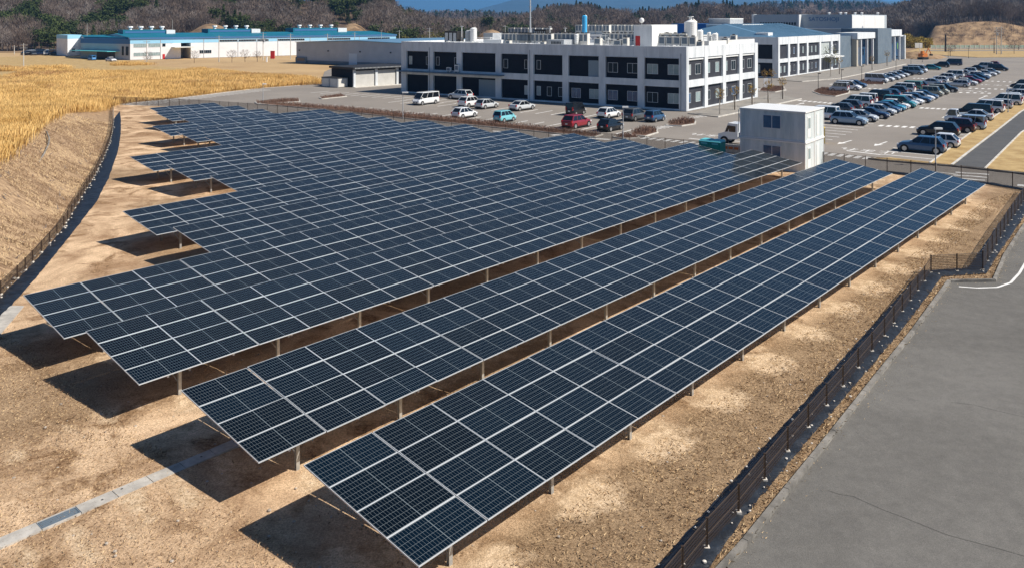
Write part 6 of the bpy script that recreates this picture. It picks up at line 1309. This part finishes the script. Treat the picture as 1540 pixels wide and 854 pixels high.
block([('wagon', 1439, 131, 'silver', 'w'), ('hatchback', 1454, 128.5, 'white', '-w'), ('hatchback', 1461, 125.5, 'red', '-w'), ('hatchback', 1466, 123, 'darkblue', '-w'), ('hatchback', 1473, 120.3, 'navy', '-w'), ('wagon', 1474, 117.6, 'white', '-w'), ('sedan', 1483, 114.6, 'white', '-w'), ('hatchback', 1491, 112, 'silver', '-w'), ('minivan', 1501, 106.8, 'black', '-w')],
      'right side of the farther double row', 'cars in the farther double row, right side')
block([('sedan', 1398, 128.3, 'greysilver', 'w'), ('hatchback', 1411, 125, 'white', 'w'), ('suv', 1420, 121.3, 'white', 'w'), ('minivan', 1433, 117.3, 'white', 'w'), ('hatchback', 1445, 114.3, 'silver', 'w'), ('wagon', 1454, 110.6, 'silver', 'w'), ('sedan', 1467, 106.2, 'black', 'w'), ('minivan', 1480, 103.6, 'silver', 'w'), ('hatchback', 1492, 100, 'red', 'w')],
      'left side of the farther double row', 'cars in the farther double row, left side')
block([('van', 1373, 112.2, 'steelblue', '-w'), ('van', 1380, 109.3, 'white', '-w'), ('hatchback', 1403, 105.4, 'teal', '-w'), ('suv', 1415, 101.5, 'black', 'w'), ('van', 1434, 98.7, 'navy', 'w')], 'group at the far left end of the lot', 'vehicles at the far end of the lot')
block([('van', 1318.5, 124.8, 'white', '-w'), ('hatchback', 1331, 122.5, 'white', '-w'), ('hatchback', 1340, 120.3, 'silver', '-w'), ('hatchback', 1347, 118, 'white', '-w'), ('hatchback', 1354, 115.8, 'silver', '-w'), ('sedan', 1360, 113.4, 'black', '-w')], 'row beside the second planting island', 'cars beside the second planting island')
block([('box car', 1262, 138, 'silver', 'w'), ('minivan', 1276, 135.6, 'white', '-w'), ('hatchback', 1288, 131.8, 'darkblue', '-w')], 'trio beside the first planting island', 'cars beside the first planting island')
block([('suv', 1386, 228.5, 'darkblue', 'w'), ('hatchback', 1412, 220.5, 'white', 'w'), ('suv', 1411, 203.8, 'black', 'w'), ('suv', 1436, 197.5, 'maroon', 'w'), ('box car', 1459, 194.3, 'lightblue', 'w'), ('pickup truck', 1443, 184.5, 'white', 'w'), ('sedan', 1465, 180.5, 'silver', 'w'), ('minivan', 1464, 175.2, 'black', 'w'), ('minivan', 1483, 168.5, 'white', 'w'), ('wagon', 1497, 163, 'silver', 'w'),
       ('minivan', 1512, 157.8, 'white', 'w'), ('hatchback', 1519, 152.5, 'white', 'w'), ('hatchback', 1529, 147, 'silver', 'w'), ('minivan', 1536, 141.5, 'silver', 'w'), ('minivan', 1540, 134, 'black', 'w'), ('hatchback', 1546, 128, 'silver', 'w')],
      'row along the grass verge, from the near end', 'cars parked along the grass verge')
car('sedan', 150 + 17, 92.8, CO['white'], HD['-w'], 'white car parked at the factory entrance'); car('box car', 138, 91.5, (.05, .22, .5), 'w', 'small blue car parked at the factory entrance')
for i, (px, py) in enumerate(((38, 83.2), (44, 82.8), (50, 83.4), (55, 82.6), (61, 83.2), (66, 82.5), (71, 83.2), (76, 82.7), (81, 83.3), (47, 81), (58, 80.8), (69, 80.6), (80, 80.8))):
    car(['suv', 'minivan', 'hatchback'][i % 3], px, py, CO[['black', 'silver', 'grey', 'black', 'navy'][i % 5]], random.uniform(-3, 3), '%s car from the left, %s line of the far factory lot' % (['first', 'second', 'third', 'fourth', 'fifth', 'sixth', 'seventh', 'eighth', 'ninth', 'first', 'second', 'third', 'fourth'][i], 'front' if i < 9 else 'rear'), 'dark cars in the far lot by the factory', jit=False)  # silver bodies stand in for bright highlights on the dark cars
# white truck behind the cabins
p = G(1112, 217.5); e = empty('truck', (p.x, p.y, -.03), HD['w'], 'white truck standing behind the cabins, only its cab showing', 'truck')
b = MB(); loft(b, [[(-.2, -.95, .7), (-.2, .95, .7), (-.2, .95, 2.35), (-.2, -.95, 2.35)], [(.9, -.95, .6), (.9, .95, .6), (.9, .95, 2.4), (.9, -.95, 2.4)], [(1.35, -.93, .55), (1.35, .93, .55), (1.35, .9, 1.35), (1.35, -.9, 1.35)], [(2.1, -.9, .55), (2.1, .9, .55), (2.1, .82, 1.15), (2.1, -.82, 1.15)]]); o = b.build('cab', M['paint_car'], e); o.color = (.75, .76, .77, 1)
b = MB(); b.box(-3.6, -.3, -1, 1, .85, 1.05); b.box(-3.6, -.3, -1, -.95, 1.05, 1.45); b.box(-3.6, -.3, .95, 1, 1.05, 1.45); b.build('bed', M['grey_metal'], e)
b = MB(); b.ob((.95, -.97, 1.45), (.3, 0, -.05), (0, 1.94, 0), (-.28, 0, .7)); b.ob((.05, -.965, 1.45), (.75, 0, 0), (0, .01, 0), (0, 0, .65)); b.ob((.05, .955, 1.45), (.75, 0, 0), (0, .01, 0), (0, 0, .65)); b.build('windows', M['carglass'], e)
b = MB(); b.tube((-.25, -.8, 1.5), (-.25, -.8, 3.9), .04); b.tube((-.25, .8, 1.5), (-.25, .8, 3.9), .04); b.tube((-.25, -.8, 3.9), (-.25, .8, 3.9), .04); b.tube((-.9, .9, .9), (-.25, .9, 3.9), .03); b.build('crane_frame', M['slate'], e)
for x in (1.35, -2.6):
    for y in (-.85, .85):
        b = MB(); b.tube((0, -.14, 0), (0, .14, 0), .46, n=18); o = b.build('wheel', M['tyre'], e, loc=(x, y, .46)); b = MB(); b.tube((0, -.15, 0), (0, .15, 0), .24, n=12); b.build('rim', M['rim'], o)

# ---------------------------------------------------------------- planting islands, hedge
def twigs_np(n, poly, h, seed, w=.03):
    r = np.random.default_rng(seed); xs = [p[0] for p in poly]; ys = [p[1] for p in poly]; X = r.uniform(min(xs), max(xs), n); Y = r.uniform(min(ys), max(ys), n); k = inside(poly, X, Y); X, Y = X[k], Y[k]; n = len(X)
    z0 = r.uniform(0, h * .6, n); L = r.uniform(.15, .45, n) * h * 1.6; a = r.uniform(0, 6.28, n); t = r.uniform(0, .9, n); d = np.stack([np.cos(a) * t, np.sin(a) * t, np.ones(n)], 1); d /= np.linalg.norm(d, axis=1)[:, None]
    P0 = np.stack([X, Y, z0 + .08], 1); P1 = P0 + d * L[:, None]; s = np.stack([-np.sin(a), np.cos(a), 0 * a], 1) * w
    V = np.stack([P0 - s, P0 + s, P1 + s * .5, P1 - s * .5], 1).reshape(-1, 3); F = (np.arange(n) * 4)[:, None] + np.array([[0, 1, 2, 3]]); return V, F
def island(name, pts, label, h=.45, dens=90, kerb=True, w=.04):
    o0 = pts[0].copy(); o0.z = -.04; e = empty(name, o0, 0, label, 'planting bed'); q = [(p.x - o0.x, p.y - o0.y) for p in pts]
    b = MB(); b.prism(q, -.05, .09); b.build('soil', M['red_shrub'], e); area = abs(sum(q[i][0] * q[(i + 1) % len(q)][1] - q[(i + 1) % len(q)][0] * q[i][1] for i in range(len(q)))) / 2
    xs = [p[0] for p in q]; ys = [p[1] for p in q]; bb = (max(xs) - min(xs)) * (max(ys) - min(ys)); n = int(min(150000, dens * bb)); V, F = twigs_np(n, q, h * .75, len(label), w * .55); bulk('shrubs', V, F, M['red_shrub'], 'stuff', parent=e)
    if kerb:
        b = MB(); n_ = len(q); ar = sum(q[i][0] * q[(i + 1) % n_][1] - q[(i + 1) % n_][0] * q[i][1] for i in range(n_)); sg = -1 if ar > 0 else 1
        for i in range(n_):
            p_, r_ = Vector((*q[i], 0)), Vector((*q[(i + 1) % n_], 0)); d = r_ - p_; L = d.length; d.normalize(); nn = Vector((-d.y, d.x, 0)) * sg * .16; b.ob(p_ - UP * .05 + d * .01, d * (L + .12), nn, UP * .18 + UP * .0005 * i)
        b.build('kerb', M['kerb'], e)
    return e
hl = [(388, 157), (430, 160.5), (500, 166.5), (600, 177.5), (700, 188), (800, 197.5), (892, 207)]
hu = [(384, 154.5), (448, 158), (520, 163.5), (610, 172), (700, 181.5), (800, 191.5), (905, 203)]
island('hedge', [G(*p) for p in hl] + [G(*p) for p in hu[::-1]], 'long low strip of reddish leafless hedge along the left lot', .6, 60)
island('planting_island', [G(390, 157), G(450, 153.5), G(448, 150.5), G(430, 150.5), G(395, 154)], 'thin reddish planting wedge with a pale kerb at the left end of the hedge', .5)
island('planting_island', [G(485, 149.3), G(520, 145.8), G(512, 143.5), G(481, 148)], 'small reddish planting island in the empty left part of the lot', .5)
island('planting_island', [G(1003, 189), G(1024, 190), G(1044, 187), G(1045, 183.5), G(1030, 181), G(1010, 185.5)], 'reddish planting island nearest the main building corner', .8)
island('planting_island', [G(948, 203), G(970, 205.5), G(988, 200), G(986, 196), G(968, 195), G(955, 199.5)], 'reddish planting island left of the zebra crossing', .8)
island('planting_island', [G(923, 207), G(942, 209), G(960, 208), G(955, 204.5), G(938, 203)], 'small reddish island around the lamp post at the hedge end', .5)
island('planting_island', [G(1223, 138.5), G(1235, 143), G(1256, 145.5), G(1276, 140.5), G(1277, 135.5), G(1236, 133)], 'large red brown planting island with a kei van at its far side'.replace('kei van', 'silver box car'), .4)
island('planting_island', [G(1291, 124.5), G(1305, 128), G(1328, 128), G(1329, 125.5), G(1303, 120)], 'red brown planting island behind the white van', .5)
island('planting_bed', [G(1142, 137.5), G(1165, 139), G(1180, 136), G(1178, 131), G(1150, 130)], 'planting bed with two bare street trees between the two office buildings', .3)

# ---------------------------------------------------------------- street trees, lamps, poles
def street_tree(px, py, h, label, olive=False, leaf=True):
    p = G(px, py); e = empty('street_tree', (p.x, p.y, 0), random.random() * 6, label, 'tree', 'young street trees'); r = random.Random(int(px)); b = MB(); b.tube((0, 0, 0), (0, 0, h * .55), .09, .075, n=7); b.build('trunk', M['bark'], e)
    b = MB()
    for i in range(9): a = r.uniform(0, 6.28); z = h * r.uniform(.45, .7); b.tube((0, 0, z), (math.cos(a) * h * .16, math.sin(a) * h * .16, z + h * r.uniform(.12, .3)), .035, .015, n=4)
    b.build('branches', M['bark'], e)
    for s in (-1, 1): b = MB(); b.tube((s * .35, 0, 0), (s * .12, 0, h * .5), .035, n=5); b.build('stake', M['stone'], e)
    V = []; F = []; n = 520 if olive else 150; rr_ = np.random.default_rng(int(px)); sz = .13 if olive else .10
    for i in range(n):
        d = rr_.normal(size=3); d /= np.linalg.norm(d); q = np.array((0, 0, h * .72)) + d * np.array((h * .22, h * .22, h * .26)) * rr_.uniform(.3, 1) ** .5 * (1.25 if olive else .8); a = rr_.normal(size=3) * sz; c = rr_.normal(size=3) * sz; k = len(V); V += [q, q + a, q + c]; F.append((k, k + 1, k + 2))
    bulk('crown', np.array(V), np.array(F), M['olive'] if olive else M['gold_leaf'], None, parent=e); return e
for px, py, h, lab, ol in ((1082.3, 173, 3.6, 'young street tree nearest the camera in the sidewalk row', 0), (1104.8, 166.4, 3.5, 'second young street tree along the sunlit building face', 0), (1131, 161.5, 3.2, 'third young street tree, before the far corner pillar', 0), (1155.2, 155.7, 3.4, 'young street tree with golden leaves just past the building corner', 0),
        (1176.9, 150, 3.6, 'golden street tree at the tip of the sidewalk', 0), (1149.8, 132.8, 3.4, 'left street tree in the bed between the buildings', 0), (1161, 132, 3.4, 'right street tree in the bed between the buildings', 0), (1249, 116.5, 6.2, 'fuller olive leaved tree in front of the office entrance', 1), (1262.5, 112.5, 4.2, 'small golden tree right of the olive leaved tree', 0), (1311.5, 106, 3.6, 'small tree in front of the slate lobby wall', 0), (1334, 100.5, 4.2, 'golden tree before the far lobby columns', 0)):
    street_tree(px, py, h * 1.2, lab, bool(ol))
def lamp(px, pyt, pyb, label, arm=.45, side=1, dark=True, double=False):
    p = G(px, pyb); h = (pyb - pyt) * p.y / FOC; e = empty('street_lamp', (p.x, p.y, 0), 0, label, 'lamp post', 'lamp posts of the car parks'); m = M['dark_metal'] if dark else M['grey_metal']; b = MB(); b.tube((0, 0, 0), (0, 0, h), .06, .045, n=8); b.tube((0, 0, 0), (0, 0, .25), .1, n=8); b.build('post', m, e)
    b = MB(); b.box(-.08, arm * side if side > 0 else .08, -.14, .14, h, h + .16) if side > 0 else b.box(arm * side, .08, -.14, .14, h, h + .16); b.build('lamp_head', m if dark else M['white_metal'], e); return e
lamp(606, 140.5, 179, 'grey lamp post in front of the left end of the main building', .7, 1, False); lamp(937, 162.5, 209, 'grey lamp post on the small island at the hedge end', .6, 1, False); lamp(395.6, 127.5, 156, 'thin lamp post at the left end of the hedge', .5, 1, False); lamp(1407, 195, 249.5, 'tall grey lamp post beside the nearest dark blue suv', .6, 1, False)
lamp(1516, 133.5, 170, 'lamp post standing in the grass verge between silver cars', .5, 1, False); lamp(1230.6, 111.7, 135.5, 'dark lamp post on the first large planting island'); lamp(1265.5, 106, 124, 'dark lamp post right of the small golden tree'); lamp(1296, 100.5, 121, 'dark lamp post on the second planting island'); lamp(1347.5, 86, 108, 'dark lamp post near the far lobby columns', .5)
lamp(1370, 89.5, 100, 'short dark lamp behind the blue grey van'); lamp(1387, 83, 94, 'short dark lamp right of the orange digger'); lamp(1456.5, 70.5, 88, 'dark lamp post with a white globe on the far grass verge', .3); lamp(1426, 76, 87, 'dark thin lamp post left of the far globe lamp', .3); lamp(522, 128, 137, 'small wall side lamp between the shed and the garage', .3, 1, False) if False else None
def pole(px, D, pyt, pyb, label, arms=2, r=.16, dark=False, tr=False):
    zb = ZP(pyb, D); zb = max(zb, -.2) if D < 300 else zb; zt = ZP(pyt, D); p = AZ(px, D, min(zb, 0)); e = empty('utility_pole', p, 0, label, 'utility pole', 'concrete utility poles'); h = zt - p.z; b = MB(); b.tube((0, 0, 0), (0, 0, h), r, r * .6, n=8); b.build('post', M['dark_metal'] if dark else M['kerb'], e)
    b = MB()
    for k in range(arms): b.box(-1.1, 1.1, -.06, .06, h - .5 - k * .9, h - .38 - k * .9)
    b.build('crossarm', M['grey_metal'], e)
    if tr: b = MB(); b.tube((.35, 0, h - 3.4), (.35, 0, h - 2.5), .28, n=8); b.build('transformer', M['grey_metal'], e)
    return e
for a in ((35.4, 235, 65.7, 99, 'utility pole at the left edge in front of the dark cars', 2), (21.5, 320, 69, 82, 'small pole farthest left by the wood', 1), (220.7, 262, 61.5, 94, 'pole with a single crossarm before the factory windows', 1), (329.3, 262, 54, 92, 'tall pole before the middle of the factory wall', 1), (395.7, 275, 49, 87, 'pole with several crossarms before the factory wall', 4), (437, 280, 51, 88, 'pole just left of the grey warehouse', 2),
        (492.5, 300, 51, 70, 'pole rising behind the left part of the warehouse roof', 2), (533.5, 300, 49, 66, 'pole with a white box behind the warehouse ridge', 1), (573.5, 310, 46, 60, 'thin pole near the right end of the factory', 0), (600.5, 300, 46, 60, 'short pole at the right end of the factory', 1), (646, 300, 42, 60, 'pole with equipment in front of the green grove', 2), (131, 300, 35.5, 52, 'thin white mast over the factory end block', 0), (259.5, 330, 30, 50, 'thin mast behind the factory roof', 0), (759.8, 340, 39, 48, 'thin pole on the hill right of the tan mound', 1)):
    pole(a[0], a[1], a[2], a[3], a[4], a[5], .09 if a[5] == 0 else .16, tr=a[5] > 3)
pole(1422, 345, 52.5, 79, 'thick dark pole left of the pair of utility poles on the far verge', 0, .45, True); pole(1498.8, 318, 41, 83, 'left one of two tall pale utility poles by the cut bank', 3, .22, tr=True); pole(1505.8, 320, 40.5, 83, 'right one of two tall pale utility poles by the cut bank', 3, .22); pole(1495, 330, 57, 80, 'dark pole just left of the two pale poles', 2, .18, True)
# far verge, low fence, yellow hedge, mound, digger
b = MB(); vp = [G(1372, 85.5), G(1400, 82), G(1425, 84.5), G(1470, 87), G(1560, 86.5), AZ(1700, 320), AZ(1700, 420), AZ(1395, 420), AZ(1355, 330)]
b.prism([(p.x, p.y) for p in vp], -.1, .1); tag(b.build('far_verge', M['dry_turf']), kind='structure')
b = MB(); c = [AZ(1390, 352), AZ(1470, 352), AZ(1560, 354), AZ(1700, 356), AZ(1700, 366), AZ(1390, 362)]; b.prism([(p.x, p.y) for p in c], .1, .16); tag(b.build('far_road', M['asphalt_lot']), kind='structure')
fe = empty('roadside_barrier', AZ(1400, 372), 0, 'pale green and white roadside barrier along the foot of the cut bank', 'barrier'); b = MB(); o_ = AZ(1400, 372)
for i in range(24):
    x = i * 2.25; b.box(x, x + 2.2, 0, .2, .1, .9)
b.build('base_wall', M['kerb'], fe); b = MB()
for i in range(24): x = i * 2.25; b.box(x + .1, x + 2.1, .05, .15, .9, 2.0)
b.build('panel', mat('pale_green', (.45, .58, .48), .6), fe); b = MB()
for i in range(24): x = i * 2.25; b.box(x - .05, x + .12, -.05, .04, .0, 2.1)
b.build('post', M['white_metal'], fe)
V = []; F = []; r = np.random.default_rng(77); n = 9000; px = r.uniform(1359, 1402, n); D = r.uniform(385, 415, n); hh = (r.random(n) ** .7) * (6.5 - 2.5 * (px - 1359) / 43) * (.6 + .5 * vnoise(px, D, 6, 5)); P = np.stack([(px - 770) / FOC * D, D, hh], 1); A1 = r.normal(size=(n, 3)) * .35; A2_ = r.normal(size=(n, 3)) * .35
V = np.stack([P, P + A1, P + A2_], 1).reshape(-1, 3); o = bulk('yellow_thicket', V, np.arange(3 * n).reshape(-1, 3), mat('yellow_leaf', (.20, .15, .02), .9, c2=(.42, .30, .05), scale=.3), 'stuff', 'yellow green thicket at the foot of the wood right of the lobby')
b = MB(); c = AZ(1377, 300); 
def heap(c, rx, ry, h, m, lab, nm='earth_mound'):
    b = MB(c); n = 16; R = 5; vs = []; r = random.Random(4)
    for j in range(R + 1):
        for i in range(n): t = j / R; a = 2 * math.pi * i / n; q = 1 + r.uniform(-.08, .08); vs.append((c.x + rx * t * math.cos(a) * q, c.y + ry * t * math.sin(a) * q, h * (1 - t ** 2) * (1 + r.uniform(-.06, .06)) - (.2 if j == R else 0)))
    b.add(vs, [(j * n + i, (j + 1) * n + i, (j + 1) * n + (i + 1) % n, j * n + (i + 1) % n) for j in range(R) for i in range(n)]); tag(b.build(nm, m, loc=c), lab, 'mound')
heap(AZ(1378, 292), 8, 10, 2.2, M['bank'], 'tan earth mound beside the orange digger'); heap(AZ(1402, 296), 5, 5, 1.1, M['bank'], 'small tan earth heap right of the orange digger')
p = AZ(1388, 280); e = empty('excavator', p, .4, 'small orange digger parked by the earth mound', 'excavator'); b = MB(); b.box(-1.2, 1.2, -.9, .9, .9, 2.0); b.box(-1.2, -.2, -.9, 0, 2.0, 2.9); b.build('body', M['orange'], e)
b = MB(); b.box(-1.4, 1.4, -1.1, -.6, 0, .7); b.box(-1.4, 1.4, .6, 1.1, 0, .7); b.build('track', M['black_plastic'], e); b = MB(); b.tube((1.1, 0, 1.6), (2.6, 0, 3.8), .18, n=6); b.tube((2.6, 0, 3.8), (3.9, 0, 1.8), .14, n=6); b.build('boom', M['orange'], e); b = MB(); b.box(3.5, 4.3, -.4, .4, 1.2, 1.8); b.build('bucket', M['dark_metal'], e)
b = MB(); p = AZ(1383.5, 330); b.tube((0, 0, 0), (0, 0, 4), .12); b.box(-2.0, 1.0, -.05, .05, 2.2, 4.2); tag(b.build('signboard', [M['white_metal']], None, loc=p), 'white signboard standing behind the earth mound', 'sign')
# bare roadside trees far right and by the factory
for i, (px, D, h, lab) in enumerate(((1525, 322, 5.5, 'rounded bare tree on the far verge near the right edge'), (1429, 305, 4.5, 'small bare tree on the far verge left of the globe lamp'), (349, 262, 3.6, 'left bare shrub tree before the factory wall'), (368.5, 264, 3.6, 'bare shrub tree before the factory wall, right of the first'), (292, 258, 3.6, 'low bare tree before the factory windows'), (387, 266, 3.2, 'small bare tree near the poles before the factory'), (222, 255, 3.4, 'small bare tree at the foot of the single crossarm pole'), (1118, 560, 8, 'bare tree on the hill above the grey annex blocks'))):
    t = BT[i % 6]; z = 0 if D < 500 else float(hill_z(np.array([px * 1.0]), np.array([D * 1.0]))[0]); tree_thing('bare_tree', t[0] * np.array([1.5, 1.5, 1]), t[1], M['twigs'], ((px - 770) / FOC * D, D, z), h / 10, lab, 'tree', 'leafless trees standing alone', (.12, 5))
# red vending box and hydrant posts by the factory
for px, D, z, w, m, lab in ((410, 285, 2.6, 1.4, 'red_paint', 'red box standing before the factory wall right of the poles'), (401, 262, 1.6, .35, 'white_plain', 'white marker post in the dry field before the warehouse')):
    p = AZ(px, D); b = MB(); b.box(-w / 2, w / 2, -.3, .3, 0, z); b.box(-w / 2 - .05, w / 2 + .05, -.35, .35, z, z + .12); tag(b.build('field_box', M[m], None, loc=p), lab, 'box')
b = MB(); b.prism([(p.x, p.y) for p in (G(1236.5, 216), G(1241, 216.5), G(1241, 214.5), G(1237, 214))], 0, 1.7); tag(b.build('yellow_cabinet', M['yellow']), 'small yellow cabinet just right of the white cabins', 'cabinet')
b = MB(); p = G(1151.5, 133.6); b.box(-.4, .4, -.1, .1, 0, 2.0); tag(b.build('white_sign', M['white_plain'], None, loc=p), 'white sign panel between two street trees', 'sign')
